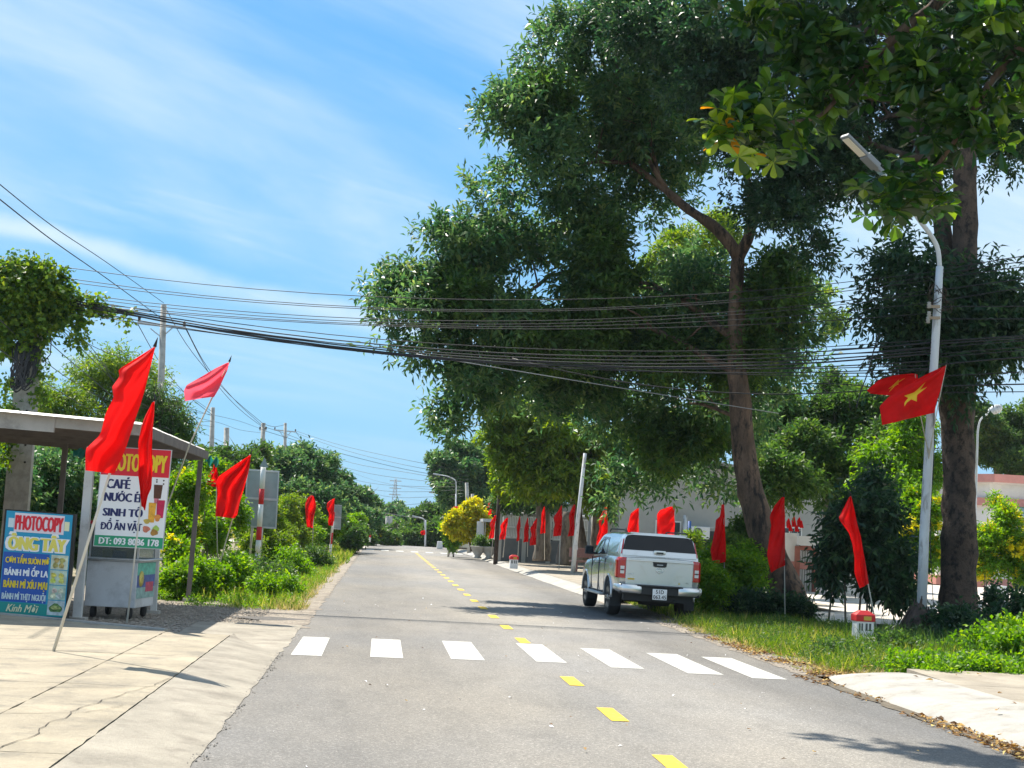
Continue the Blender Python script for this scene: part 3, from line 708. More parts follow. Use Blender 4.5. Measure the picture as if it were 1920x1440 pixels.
# -- left side trees
gl = 'trees beyond the left verge'
mk_tree('feathery light green tree behind the vine covered poles', [simple_trunk(160, 1100, 820, 52, .22, 10), simple_trunk(205, 1100, 800, 52, .16, 15)],
  [(110,750,40,50),(165,710,44,52),(225,700,44,52),(280,715,34,52),(140,800,44,50),(220,785,40,52),(100,840,38,50),(265,790,35,52),(310,780,28,52),(190,860,50,50),(60,860,40,48)], 3900, M['leaf_light'], group=gl, L=.17, W=.045, twig=.5, shell=.25, rough=.4, droop=.15)
mk_tree('grey green willowy tree in front of the utility pole', [simple_trunk(290, 1080, 760, 46, .16, 5)],
  [(300,760,30,46),(320,800,32,46),(290,820,40,46),(275,740,22,46),(335,830,22,46),(300,860,40,45),(250,850,40,45)], 2300, M['leaf_mid'], group=gl, L=.2, W=.04, droop=.5, shell=.2)
mk_tree('dark bushy tree left of the rear utility poles', [simple_trunk(400, 1080, 900, 66, .2, 0)],
  [(370,880,40,64),(420,870,30,66),(400,910,45,62),(450,880,34,66),(350,920,40,60),(480,860,24,70),(440,920,40,62)], 3000, M['leaf_mid'], group=gl, L=.24, W=.09)
mk_tree('rounded dark green tree behind the back of the large road sign', [simple_trunk(560, 1060, 930, 84, .3, 0)],
  [(540,890,40,82),(580,880,42,84),(600,920,40,84),(550,940,50,80),(520,860,24,84),(595,960,40,80),(510,920,36,80),(570,860,26,84)], 4800, M['leaf_dark'], group=gl, L=.26, W=.11)
mk_tree('dark tree with a stray side branch at the left of the sky gap', [simple_trunk(650, 1050, 950, 104, .3, 0)],
  [(620,920,28,100),(655,930,30,104),(680,950,30,104),(640,960,36,100),(700,945,9,104),(668,985,30,100),(690,975,18,102),(615,965,30,98),(640,905,18,102)], 4200, M['leaf_dark'], group=gl, L=.34, W=.14)
for i, (px, py, Y, r) in enumerate([(40,900,40,60),(110,920,38,55),(200,930,40,50),(20,780,52,60),(-40,880,36,90)]):
    mk_tree(['dark shrubby tree behind the left shed post', 'dappled small tree behind the snack cart', 'small tree glimpsed between the banner and the menu board', 'green tree rising behind the twin poles', 'dark tree at the left picture edge behind the shed'][i],
      [simple_trunk(px, 1090, py, Y, .14)], [(px,py,r,Y),(px+30,py+50,r*.8,Y),(px-30,py+60,r*.8,Y),(px,py+100,r*.8,Y)], 1700, M['leaf_dark'] if i != 2 else M['leaf_mid'], group=gl, L=.18, W=.08, name='small_tree')

# -- bushes
def bush(label, spots, n, leaf, name='bush', cat='bush', group=None, flowers=None, stems=5, **kw):
    lobes = [(Vector((s[0], s[1], s[2])), s[3]*.95) for s in spots]
    base = Vector((lobes[0][0].x, lobes[0][0].y, 0)); root = empty(name, base); tag(root, label, cat, group)
    d = dict(k=8, L=.12, W=.05, twig=.3, shell=.3, rough=.3, up=.5); d.update(kw)
    A = crown_arrays([(c-base, r) for c, r in lobes], n, **d); mats = [leaf]; mi = np.zeros(len(A[0]))
    if flowers:
        fm, nf, fl = flowers
        B = crown_arrays([(c-base+Vector((0, 0, r*.12)), r*1.02) for c, r in lobes], nf, k=7, L=fl, W=fl*.75, twig=.10, shell=.9, rough=.3, up=.8, spread=1.1)
        A = cat_arrays([A, B]); mi = np.concatenate([mi, np.ones(len(B[0]))]); mats.append(fm)
    A[0][:, 2] = np.maximum(A[0][:, 2], .02)
    link('foliage', leaf_mesh('foliage', *A, mats, mi), root)
    for i in range(stems):
        c, r = lobes[i % len(lobes)]
        mb = MB(); e = c-base+Vector((random.uniform(-.4, .4)*r, random.uniform(-.4, .4)*r, r*.4)); s0 = Vector(((c-base).x*.8+random.uniform(-.15, .15), (c-base).y*.8, -.05))
        mb.tube([s0, s0.lerp(e, .5)+Vector((random.uniform(-.1, .1), 0, .05)), e], [.028, .02, .008], 5); mb.build('stem', M['bark_grey'], root)
    return root
def weeds(name, label, cat, pts, r0, r1, per, leaf, L=.05, W=.022, twig=.14):
    lob = [(Vector(p)+Vector((0, 0, .03)), random.uniform(r0, r1)) for p in pts]
    A = crown_arrays(lob, per*len(lob), clump=0, k=7, L=L, W=W, twig=twig, shell=.2, rough=.3, up=.9, squash=.55)
    A[0][:, 2] = np.maximum(A[0][:, 2], 0.0)
    o = link(name, leaf_mesh(name, *A, [leaf])); tag(o, label, cat, kind='stuff')
def bp(px, py, Y, rpx):   # a lobe from pixels
    c = at(px, py, Y); return (c.x, c.y, c.z, rpx/F*Y)
gb = 'flowering shrubs along the left verge'
fy = M['flower_yellow']
bush('bright green shrub with yellow flowers right of the shed post', [bp(350,930,35,40),bp(395,905,38,34),bp(340,1000,34,42),bp(420,960,41,34),bp(395,1000,39,40),bp(330,1040,33,33)], 3600, M['leaf_fresh'], group=gb, flowers=(fy, 260, .09))
bush('low leafy shrub at the foot of the shrubs beside the shed', [bp(360,1090,31.5,28),bp(400,1088,32,26),bp(330,1100,31,26),bp(440,1080,34,26)], 1500, M['leaf_fresh'], group=gb, L=.1)
bush('dense dark green shrub behind the striped sign post', [bp(460,1000,48,36),bp(500,990,49,36),bp(470,1035,46,26),bp(520,1030,48,26)], 2000, M['leaf_light'], group=gb, flowers=(fy, 30, .07))
bush('tall bright shrub just right of the large sign back', [bp(540,960,60,28),bp(560,962,62,30),bp(548,1000,60,32),bp(572,1005,63,24),bp(528,1010,58,26)], 2400, M['leaf_light'], group=gb, L=.14)
bush('green shrub between the two middle verge flags', [bp(600,985,78,22),bp(616,1000,80,20),bp(592,1012,76,18)], 1500, M['leaf_fresh'], group=gb, L=.16, W=.06)
bush('yellow flowered shrub right of the second sign back', [bp(650,990,86,16),bp(665,985,88,18),bp(652,1006,86,14)], 1500, M['leaf_fresh'], group=gb, L=.2, W=.08, flowers=(fy, 130, .16))
bush('dark green verge shrub close to the road edge in the distance', [bp(670,1010,84,16),bp(660,1020,82,14),bp(676,995,86,12)], 900, M['leaf_mid'], group=gb, L=.2, W=.09)
bush('scrub behind the triangular sign', [bp(705,1000,118,14),bp(690,1010,116,12),bp(722,1005,122,14),bp(735,1015,124,12)], 1100, M['leaf_mid'], group=gb, L=.3, W=.12, flowers=(fy, 60, .2))
gb2 = 'shrubs among the right hand verge'
bush('bright green bush right behind the pickup', [bp(1350,1070,34.5,38),bp(1325,1095,33,26),bp(1390,1090,34.5,40),bp(1340,1120,33,32),bp(1400,1050,36,28)], 2600, M['leaf_fresh'], group=gb2, L=.11, W=.045)
bush('pale leafed bush with seed heads against the grey wall', [bp(1385,1015,40,24),bp(1402,992,40,18),bp(1362,1035,39,22)], 1000, M['leaf_mid'], group=gb2, flowers=(M['leaf_light'], 80, .08))
bush('dark glossy bush in front of the gate right of the leaning trunk', [bp(1605,960,31,32),bp(1650,970,31,36),bp(1575,1000,31,32),bp(1625,1030,31,40),bp(1555,1040,31,24),bp(1670,1040,31.5,36),bp(1650,1095,31,30),bp(1560,1080,31,18),bp(1690,1110,31,26),bp(1635,920,32,24)], 1350, M['leaf_deep'], group=gb2, L=.22, W=.07, twig=.4, up=.1, droop=.2)
bush('yellow flowering bush between lamp post and thick trunk', [bp(1700,1005,40,34),bp(1740,965,40,30),bp(1685,1040,40,26),bp(1735,1040,40,32),bp(1712,935,41,18)], 2300, M['leaf_fresh'], group=gb2, flowers=(fy, 800, .09))
bush('yellow flowering bush at the right picture edge in front of the pink building', [bp(1855,1020,38,30),bp(1900,1030,38,38),bp(1850,1065,38,28),bp(1890,975,38,22),bp(1920,1070,38,36),bp(1870,945,39,11),bp(1960,1020,38,44)], 2800, M['leaf_fresh'], group=gb2, flowers=(fy, 900, .09))
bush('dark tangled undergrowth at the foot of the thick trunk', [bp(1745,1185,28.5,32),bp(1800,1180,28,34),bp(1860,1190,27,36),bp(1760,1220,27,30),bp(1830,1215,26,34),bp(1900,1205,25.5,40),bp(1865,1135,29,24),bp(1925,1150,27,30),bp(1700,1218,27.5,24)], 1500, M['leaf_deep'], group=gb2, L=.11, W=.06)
bush('sunlit creeping weeds at the right edge of the pavement', [bp(1900,1235,22,34),bp(1850,1230,23,28),bp(1940,1225,22,40),bp(1800,1240,24,20),bp(1890,1205,23.5,26)], 1900, M['leaf_fresh'], group=gb2, L=.09, W=.055)
bush('low blue green weeds in front of the kilometre stone', [bp(1662,1228,24,20),bp(1612,1250,22.5,14),bp(1700,1235,24,20),bp(1560,1245,23,15),bp(1640,1245,23,14)], 1100, M['leaf_mid'], group=gb2, L=.10, W=.035)
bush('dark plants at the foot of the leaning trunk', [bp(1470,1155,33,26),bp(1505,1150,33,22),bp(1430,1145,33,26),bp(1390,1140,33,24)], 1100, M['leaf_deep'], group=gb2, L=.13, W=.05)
bush('small fresh sapling bush beside the air conditioner', [bp(1297,1018,44,11),bp(1300,1034,44,10)], 260, M['leaf_light'], group=gb2, L=.13, W=.05)
# yellow leaved tree by the notice board
tree('croton_tree', 'small round tree with bright yellow leaves beside the white notice board', 'tree', [([P(884,1034,84), P(880,1015,84), P(872,1000,84)], [.07,.06,.05]), ([P(884,1034,84), P(888,1012,84), P(893,1000,84)], [.06,.05,.04])],
     LB([(862,975,20,84),(885,965,22,84),(900,985,18,84),(875,990,22,84),(855,988,16,84),(893,1000,14,84)]), 1500, M['leaf_yellow'], k=8, L=.26, W=.13, twig=.3, shell=.4)
bush('light green climbing shrub left of the notice board', [bp(845,990,88,14),bp(848,1005,88,14),bp(852,1018,88,12)], 800, M['leaf_fresh'], group=gb2, L=.22, W=.1)
# ------------------------------------------------------------------ pickup
M['silver'] = mat('silver_paint', (.70, .70, .69), .24, .6, coat=.8, dirt=(.48, .45, .40), dscale=1.4, dlo=.55, dhi=.8)
M['glass_dark'] = mat('tinted_glass', (.006, .007, .010), .08, spec=.35)
M['chrome'] = mat('chrome', (.82, .82, .80), .28, .85)
M['lamp_red'] = mat('lamp_red', (.48, .008, .012), .15, coat=1.0)
M['lamp_clear'] = mat('lamp_clear', (.72, .70, .68), .2, coat=.8)
M['plastic'] = mat('black_plastic', (.02, .021, .022), .6)
M['rim'] = mat('alloy_rim', (.50, .51, .52), .3, .8)
M['sticker'] = mat('sticker', (.62, .42, .06), .6)

def text_mesh(name, body, m, rect, parent, plane, bold=.0, shear=0.0, sp=1.0, th=.0):
    """lettering fitted into rect (u0, v0, u1, v1); plane(u, v, w) gives a point w in front of the surface"""
    stroke = body.startswith('Đ')
    cu = bpy.data.curves.new('t', 'FONT'); cu.body = body.replace('Đ', 'D').replace('ƯỚ', 'UÓ').replace('ƯỜ', 'UÒ'); cu.offset = 0; cu.shear = shear; cu.space_character = sp; cu.resolution_u = 2; cu.fill_mode = 'FRONT'
    o = bpy.data.objects.new('t', cu); COL.objects.link(o)
    dg = bpy.context.evaluated_depsgraph_get(); me = bpy.data.meshes.new_from_object(o.evaluated_get(dg))
    bpy.data.objects.remove(o); bpy.data.curves.remove(cu)
    vs = [v.co for v in me.vertices]; x0 = min(v.x for v in vs); x1 = max(v.x for v in vs); y0 = min(v.y for v in vs); y1 = max(v.y for v in vs)
    u0, v0, u1, v1 = rect
    for v in me.vertices:
        a, b = (v.co.x-x0)/(x1-x0), (v.co.y-y0)/(y1-y0)
        v.co = plane(u0+(u1-u0)*a, v0+(v1-v0)*b, .004+th)
    if bold:   # thicken strokes with slightly shifted layers
        bm = bmesh.new(); bm.from_mesh(me); src = list(bm.faces); dv = plane(1, 0, 0)-plane(0, 0, 0); dn = plane(0, 0, 1)-plane(0, 0, 0); dz = plane(0, 1, 0)-plane(0, 0, 0)
        w_ = abs(u1-u0)/max(3, len(body))*bold*4.0; h_ = abs(v1-v0)*bold*1.2
        for k_, (fx, fz) in enumerate(((1, 0), (-1, 0), (.6, 0), (-.6, 0), (.3, 0), (-.3, 0))):
            g_ = bmesh.ops.duplicate(bm, geom=src); 
            bmesh.ops.translate(bm, verts=[e for e in g_['geom'] if isinstance(e, bmesh.types.BMVert)], vec=dv*w_*fx+dz*h_*fz+dn*.0004*(k_+1))
        bm.to_mesh(me); bm.free()
    if stroke:
        bm = bmesh.new(); bm.from_mesh(me); gw = (u1-u0)/len(body); hh = (v1-v0)*(.74 if 'Ồ' in body else 1); vm = v0+(hh*.46 if 'Ồ' not in body else (v1-v0)*.16+hh*.40)
        bm.faces.new([bm.verts.new(plane(a, b, .006+th)) for a, b in ((u0-gw*.18, vm), (u0+gw*.45, vm), (u0+gw*.45, vm+hh*.12), (u0-gw*.18, vm+hh*.12))]); bm.to_mesh(me); bm.free()
    if 'ƯỚ' in body:   # horns on the U and O
        bm = bmesh.new(); bm.from_mesh(me); W_ = u1-u0; vt = v0+(v1-v0)*.74
        for fx in (.325, .475):
            a = u0+W_*fx; bm.faces.new([bm.verts.new(plane(p_, q_, .006+th)) for p_, q_ in ((a-W_*.008, vt-.008), (a+W_*.022, vt), (a+W_*.03, vt+.02), (a+W_*.008, vt+.012))])
        bm.to_mesh(me); bm.free()
    me.name = name; me.materials.clear(); me.materials.append(m); me.update()
    return link(name, me, parent)

def build_pickup():
    root = empty('pickup_truck', (0, 0, 0)); tag(root, 'silver double cab pickup with a rear canopy parked half on the right shoulder', 'pickup')
    # lower body: lofted stations  (y, halfwidth, z_top, z_bottom)
    st = [(.10, .86, 1.28, .66), (.16, .895, 1.30, .56), (.5, .915, 1.31, .52), (1.15, .925, 1.31, .50), (1.75, .915, 1.30, .44), (2.6, .905, 1.26, .40), (3.5, .91, 1.20, .40), (3.9, .925, 1.17, .44),
          (4.4, .925, 1.15, .46), (4.9, .90, 1.08, .46), (5.12, .82, 1.0, .46), (5.22, .62, .92, .52)]
    vs = []; prof = lambda w, zt, zb: [(w-.10, zb), (w-.02, zb+.07), (w-.005, zb+(zt-zb)*.3), (w, zb+(zt-zb)*.52), (w-.004, zb+(zt-zb)*.74), (w-.02, zt-.10), (w-.045, zt-.03), (w-.10, zt), (w*.45, zt+.015)]
    for y, w, zt, zb in st:
        p = prof(w, zt, zb); vs += [(x, y, z) for x, z in p] + [(0, y, zt+.02)] + [(-x, y, z) for x, z in reversed(p)]
    n = 19; k = len(st)
    fs = [(i*n+j, (i+1)*n+j, (i+1)*n+j+1, i*n+j+1) for i in range(k-1) for j in range(n-1)] + [(i*n+n-1, (i+1)*n+n-1, (i+1)*n, i*n) for i in range(k-1)]
    fs += [tuple(range(n)), tuple((k-1)*n+j for j in range(n-1, -1, -1))]
    mb = MB(); mb.add(vs, fs, 0, True); me = mb.mesh('body', M['silver'])
    body = link('body', me, root)
    cut = MB()
    for y in (1.12, 4.27):
        cut.lathe([(.46, -1.3), (.46, 1.3)], (0, y, .40), 40, 0, 'x', False)
    co = cut.build('cut', M['plastic'])
    bm = bmesh.new(); bm.from_mesh(co.data); bmesh.ops.recalc_face_normals(bm, faces=bm.faces); bm.to_mesh(co.data); bm.free()
    bm = bmesh.new(); bm.from_mesh(me); bmesh.ops.recalc_face_normals(bm, faces=bm.faces); bm.to_mesh(me); bm.free()
    md = body.modifiers.new('b', 'BOOLEAN'); md.operation = 'DIFFERENCE'; md.object = co; md.solver = 'EXACT'
    dg = bpy.context.evaluated_depsgraph_get(); nm = bpy.data.meshes.new_from_object(body.evaluated_get(dg))
    if len(nm.vertices) > 100:
        body.modifiers.clear(); body.data = nm; nm.name = 'body'
    bpy.data.objects.remove(co)
    if not body.data.materials: body.data.materials.append(M['silver'])
    # smooth by angle
    bm = bmesh.new(); bm.from_mesh(body.data)
    for e in bm.edges: e.smooth = not (len(e.link_faces) == 2 and e.calc_face_angle(0) > .6)
    for f in bm.faces: f.smooth = True
    bm.to_mesh(body.data); bm.free()
    # upper shell (cab and canopy)
    stt = [(.14, .30), (.5, .55), (1.0, 1.0), (1.60, 1.60), (1.66, 1.66), (2.4, 2.4), (2.75, 2.7), (3.70, 2.98)]
    cs = [(.865, 1.27), (.85, 1.40), (.80, 1.60), (.755, 1.72), (.70, 1.785), (.55, 1.82), (.25, 1.838)]
    def us(yb, yt, z): return yb+(yt-yb)*min(1, max(0, (z-1.27)/.5))
    vs = []
    for i, (yb, yt) in enumerate(stt):
        dz = -.02 if i == len(stt)-1 else (0.0 if i > 3 else -.01)
        row = [(x, us(yb, yt, z), z+dz*(z-1.27)) for x, z in cs]
        if i == 0: row = [(x-.01, y, z-.012*(z > 1.7)) for x, y, z in row]
        vs += row+[(0, us(yb, yt, 1.84), row[-1][2]+.004)]+[(-x, y, z) for x, y, z in reversed(row)]
    n = 15; k = len(stt)
    fs = [(i*n+j, (i+1)*n+j, (i+1)*n+j+1, i*n+j+1) for i in range(k-1) for j in range(n-1)]
    fs += [tuple(range(n)), tuple((k-1)*n+j for j in range(n-1, -1, -1))]
    o = MB().add(vs, fs, 0, True).build('cab_and_canopy', M['silver'], root)
    bm = bmesh.new(); bm.from_mesh(o.data); bmesh.ops.recalc_face_normals(bm, faces=bm.faces)
    for e in bm.edges: e.smooth = not (len(e.link_faces) == 2 and e.calc_face_angle(0) > .5)
    bm.to_mesh(o.data); bm.free()
    def sx(z):   # side surface x at height z
        for (x0, z0), (x1, z1) in zip(cs, cs[1:]):
            if z <= z1: return x0+(x1-x0)*(z-z0)/(z1-z0)
        return .5
    def side_panel(name, yz, m, off=.006, nm=8, parent=root, th=.006):
        out = []
        for s in (-1, 1):
            mb = MB(); P_ = []
            for i in range(len(yz)):
                a = yz[i]; b = yz[(i+1) % len(yz)]
                for j in range(nm): t = j/nm; P_.append((a[0]+(b[0]-a[0])*t, a[1]+(b[1]-a[1])*t))
            mb.prism([(s*(sx(z)+off), y, z) for y, z in P_], (-s*th*2, 0, 0)); out.append(mb.build(name, m, parent))
        return out
    side_panel('side_window', [(.42, 1.36), (1.50, 1.36), (1.50, 1.68), (.55, 1.68)], M['silver'], .008)   # solid canopy side panel
    side_panel('side_window', [(1.82, 1.31), (2.48, 1.30), (2.48, 1.70), (1.98, 1.69)], M['glass_dark'])
    side_panel('side_window', [(2.56, 1.30), (3.38, 1.26), (2.98, 1.62), (2.86, 1.70), (2.56, 1.70)], M['glass_dark'])
    side_panel('window_trim', [(1.74, 1.275), (3.5, 1.235), (3.5, 1.255), (1.74, 1.30)], M['chrome'], .014)
    # windscreen
    def fy_(z): return us(3.70, 2.98, z)
    ws = MB(); ws.prism([(-.76, fy_(1.32)+.012, 1.32), (.76, fy_(1.32)+.012, 1.32), (.64, fy_(1.72)+.012, 1.72), (-.64, fy_(1.72)+.012, 1.72)], (0, -.008, 0)); ws.build('windscreen', M['glass_dark'], root)
    # canopy rear door: glass with rounded top corners, lower panel and handle
    ry = lambda z: us(.14, .30, z)
    def rear(poly, off, th, name, m, parent=root, bevel=0): 
        mb = MB(); mb.prism([(x, ry(z)-off, z) for x, z in poly], (0, th, 0)); return mb.build(name, m, parent, bevel=bevel)
    rear([(-.80, 1.455), (.80, 1.455), (.735, 1.70), (.70, 1.755), (.6, 1.775), (-.6, 1.775), (-.70, 1.755), (-.735, 1.70)], .012, .012, 'rear_glass', M['glass_dark'])
    rg = rear([(-.815, 1.33), (.815, 1.33), (.805, 1.45), (-.805, 1.45)], .022, .03, 'canopy_door_panel', M['silver'], bevel=.008)
    mb = MB(); mb.box((0, ry(1.43)-.045, 1.43), (.26, .05, .075)); mb.build('canopy_handle', M['chrome'], root, bevel=.02)
    mb = MB(); mb.box((0, ry(1.41)-.072, 1.415), (.15, .012, .035)); mb.build('handle_recess', M['black'], root)
    mb = MB(); mb.bar((-.62, .36, 1.815), (.62, .36, 1.815), .10, .035); mb.build('roof_spoiler', M['silver'], root, bevel=.01)
    for s in (-1, 1):
        mb = MB(); mb.prism([(s*.842, ry(1.36)-.004, 1.36), (s*.80, ry(1.36)-.01, 1.36), (s*.765, ry(1.68)-.01, 1.68), (s*.785, ry(1.68)-.004, 1.68)], (0, .03, 0)); mb.build('pillar_lamp', M['lamp_red'], root)
        mb = MB(); mb.tube([(s*.66, .55, 1.83), (s*.66, .65, 1.875), (s*.655, 2.6, 1.885), (s*.65, 2.75, 1.83)], .017, 6); mb.build('roof_rail', M['plastic'], root)
    # tailgate
    tg = MB(); tg.box((0, .085, .985), (1.46, .05, .60)); t = tg.build('tailgate', M['silver'], root, bevel=.014)
    for s in (-1, 1):
        mb = MB(); mb.prism([(s*.40, .056, 1.14), (s*.43, .056, 1.15), (s*.27, .056, .93), (s*.255, .056, .94)], (0, -.010, 0)); mb.build('crease', M['silver'], t)
    mb = MB(); mb.box((0, .05, 1.235), (1.47, .03, .028)); mb.build('tailgate_lip', M['silver'], t, bevel=.008)
    mb = MB(); mb.prism([(-.155, .056, 1.225), (.155, .056, 1.225), (.14, .056, 1.13), (.10, .056, 1.115), (-.10, .056, 1.115), (-.14, .056, 1.13)], (0, -.012, 0)); mb.build('tailgate_handle', M['plastic'], t)
    mb = MB(); mb.box((0, .040, 1.165), (.13, .006, .018)); mb.build('handle_grip', M['steel'], t)
    mb = MB()   # round emblem with a bar
    ring = [(.062*math.cos(a), .046, 1.045+.048*math.sin(a)) for a in [2*PI*i/20 for i in range(21)]]
    mb.tube(ring, .009, 6); mb.box((0, .043, 1.045), (.15, .012, .020)); mb.build('emblem', M['chrome'], t)
    pl = lambda u, v, w: Vector((u, .058-w, v))
    text_mesh('lettering', 'SL', M['dark_steel'], (.58, .80, .655, .825), t, pl, .01)
    text_mesh('lettering', '4x4', M['steel'], (-.70, .93, -.58, .955), t, pl, .01)
    mb = MB(); mb.box((-.61, .057, .835), (.15, .006, .035)); mb.build('yellow_sticker', M['sticker'], t)
    mb = MB(); mb.box((.44, .057, .79), (.03, .006, .03)); mb.build('small_sticker', M['sticker'], t)
    # tail lights
    for s in (-1, 1):
        mb = MB(); sec = [(.74, .062), (.86, .066), (.90, .10), (.925, .17), (.935, .26), (.86, .26), (.74, .20)]
        hs_ = [(.845, .985, 0), (.87, 1.0, 0), (1.22, 1.0, 0), (1.265, .985, .012), (1.285, .955, .03)]
        vs = [(s*x*k, y+dy, z) for z, k, dy in hs_ for x, y in sec]; n7 = len(sec)
        mb.add(vs, [(i*n7+j, i*n7+(j+1) % n7, (i+1)*n7+(j+1) % n7, (i+1)*n7+j) for i in range(4) for j in range(n7)]+[tuple(range(n7)), tuple(4*n7+j for j in range(n7))], 0, False)
        tl = mb.build('tail_light', M['lamp_red'], root)
        for z0, z1 in ((1.03, 1.10), (.94, 1.005)):
            mb = MB(); mb.box((s*.81, .060, (z0+z1)/2), (.085, .02, z1-z0)); mb.build('lamp_segment', M['lamp_clear'], tl)
        mb = MB(); mb.box((s*.81, .050, 1.018), (.05, .012, .028)); mb.build('lamp_divider', M['black'], tl)
    # bumper
    mb = MB(); mb.box((0, .05, .62), (1.72, .26, .20)); mb.box((0, .0, .71), (1.0, .24, .04)); mb.build('bumper_core', M['plastic'], root, bevel=.02)
    for s in (-1, 1):
        mb = MB(); st_ = [((.40, -.10), .70, .545), ((.44, -.125), .715, .54), ((.80, -.115), .72, .55), ((.90, -.05), .72, .56), ((.945, .06), .72, .575), ((.95, .26), .71, .60)]
        vs = [(s*p_[0], p_[1], z_) for p_, zt_, zb_ in st_ for z_ in (zt_, zt_-.03, zb_+.03, zb_)]
        for q_ in range(len(st_)): vs[q_*4] = (vs[q_*4][0]*.985, vs[q_*4][1]+.03, vs[q_*4][2]); vs[q_*4+3] = (vs[q_*4+3][0]*.985, vs[q_*4+3][1]+.03, vs[q_*4+3][2])
        mb.add(vs, [(i_*4+j_, i_*4+j_+1, (i_+1)*4+j_+1, (i_+1)*4+j_) for i_ in range(len(st_)-1) for j_ in range(3)], 0, True)
        mb.build('chrome_corner', M['chrome'], root)
    mb = MB(); mb.box((0, .18, .46), (1.5, .20, .16)); mb.tube([(.35, .0, .40), (.35, .9, .42)], .035, 8); mb.tube([(-.9, 1.12, .37), (.9, 1.12, .37)], .06, 8); mb.box((0, 2.6, .42), (1.1, 4.2, .12))
    mb.lathe([(.16, -.1), (.17, 0), (.16, .1)], (0, 1.12, .37), 12); mb.build('chassis', M['plastic'], root)
    mb = MB(); mb.lathe([(.33, .28), (.36, .33), (.36, .45), (.33, .50)], (.05, .75, 0), 24); mb.build('spare_wheel', M['rubber'], root)
    # plate
    mb = MB(); mb.box((-.01, -.135, .545), (.31, .012, .225)); p = mb.build('number_plate', M['white_clean'], root, bevel=.004)
    pl2 = lambda u, v, w: Vector((u-.01, -.141-w, v))
    text_mesh('plate_characters', '51D', M['black'], (-.085, .558, .085, .640), p, pl2, .01)
    text_mesh('plate_characters', '063.45', M['black'], (-.138, .450, .138, .532), p, pl2, .01)
    # wheels
    for sx_, y in ((-1, 1.12), (1, 1.12), (-1, 4.27), (1, 4.27)):
        c = (sx_*.79, y, .385); w = empty('wheel', c, 0, root)
        mb = MB(); mb.lathe([(.26, -.12), (.34, -.132), (.375, -.115), (.385, -.06), (.386, 0), (.385, .06), (.375, .115), (.34, .132), (.26, .12)], (0, 0, 0), 36, 0, 'x'); mb.build('tyre', M['rubber'], w)
        mb = MB(); mb.lathe([(.0, sx_*.02), (.262, sx_*.02), (.262, sx_*.118), (.235, sx_*.118), (.23, sx_*.03), (0.001, sx_*.03)], (0, 0, 0), 30, 0, 'x')
        for q in range(6):
            a = 2*PI*q/6
            for da in (-.13, .13): mb.bar((sx_*.10, math.cos(a)*.04, math.sin(a)*.04), (sx_*.105, math.cos(a+da)*.245, math.sin(a+da)*.245), .035, .03)
        mb.lathe([(.0, sx_*.09), (.055, sx_*.09), (.055, sx_*.125), (.0, sx_*.125)], (0, 0, 0), 14, 0, 'x'); mb.build('rim', M['rim'], w)
        # wheel well, flare
        mb = MB(); arc = [(-a*PI/16) for a in range(17)]
        ring_ = [(y+.47*math.cos(a), .40-.47*math.sin(a)) for a in arc]
        mb.prism([(sx_*.62, yy, zz) for yy, zz in ring_], (sx_*-.02, 0, 0)); mb.build('wheel_well', M['black'], root)
        mb = MB(); mb.tube([(sx_*.915, y+.475*math.cos(a), .40+.475*math.sin(a)) for a in [PI*q/16 for q in range(17)]], .026, 8); mb.build('wheel_flare', M['silver'], root)
        mb = MB(); mb.box((sx_*.82, y-.45, .36), (.22, .012, .30)); mb.build('mud_flap', M['plastic'], root)
    # door seams, handles, mirrors, steps
    for s in (-1, 1):
        mb = MB()
        for y in (1.72, 2.53, 3.52): mb.box((s*.906, y, .82), (.022, .012, .80))
        mb.box((s*.905, 2.62, .47), (.03, 1.7, .012)); mb.build('door_seam', M['black'], root)
        for y in (1.92, 2.72):
            mb = MB(); mb.tube([(s*.915, y-.09, 1.12), (s*.95, y-.07, 1.12), (s*.95, y+.07, 1.12), (s*.915, y+.09, 1.12)], .014, 6); mb.build('door_handle', M['chrome'], root)
        mb = MB(); mb.box((s*1.03, 3.28, 1.37), (.21, .11, .20), top=(.85, .8)); mb.bar((s*.86, 3.30, 1.29), (s*.98, 3.30, 1.31), .06, .05); mr = mb.build('side_mirror', M['plastic'], root, bevel=.03)
        mb = MB(); mb.box((s*1.03, 3.222, 1.37), (.17, .006, .15)); mb.build('mirror_glass', M['glass_dark'], mr)
        mb = MB(); mb.bar((s*.93, 1.75, .42), (s*.93, 3.65, .42), .13, .06); mb.build('side_step', M['steel'], root, bevel=.02)
        mb = MB(); mb.prism([(s*.62, 5.06, .92), (s*.86, 4.86, .94), (s*.86, 4.86, 1.04), (s*.64, 5.02, 1.02)], (0, .06, 0)); mb.build('headlight', M['lamp_clear'], root)
    mb = MB(); mb.box((0, 5.21, .72), (1.1, .06, .30)); mb.build('grille', M['plastic'], root, bevel=.02)
    mb = MB(); mb.tube([(-.4, 2.2, 1.84), (-.4, 2.1, 1.93)], .008, 5); mb.build('aerial', M['black'], root)
    c = at(1231, 1158, 30.65)
    root.location = (5.97, 30.62, .012); root.rotation_euler = (0, R(1.0), R(.8))
    return root
build_pickup()

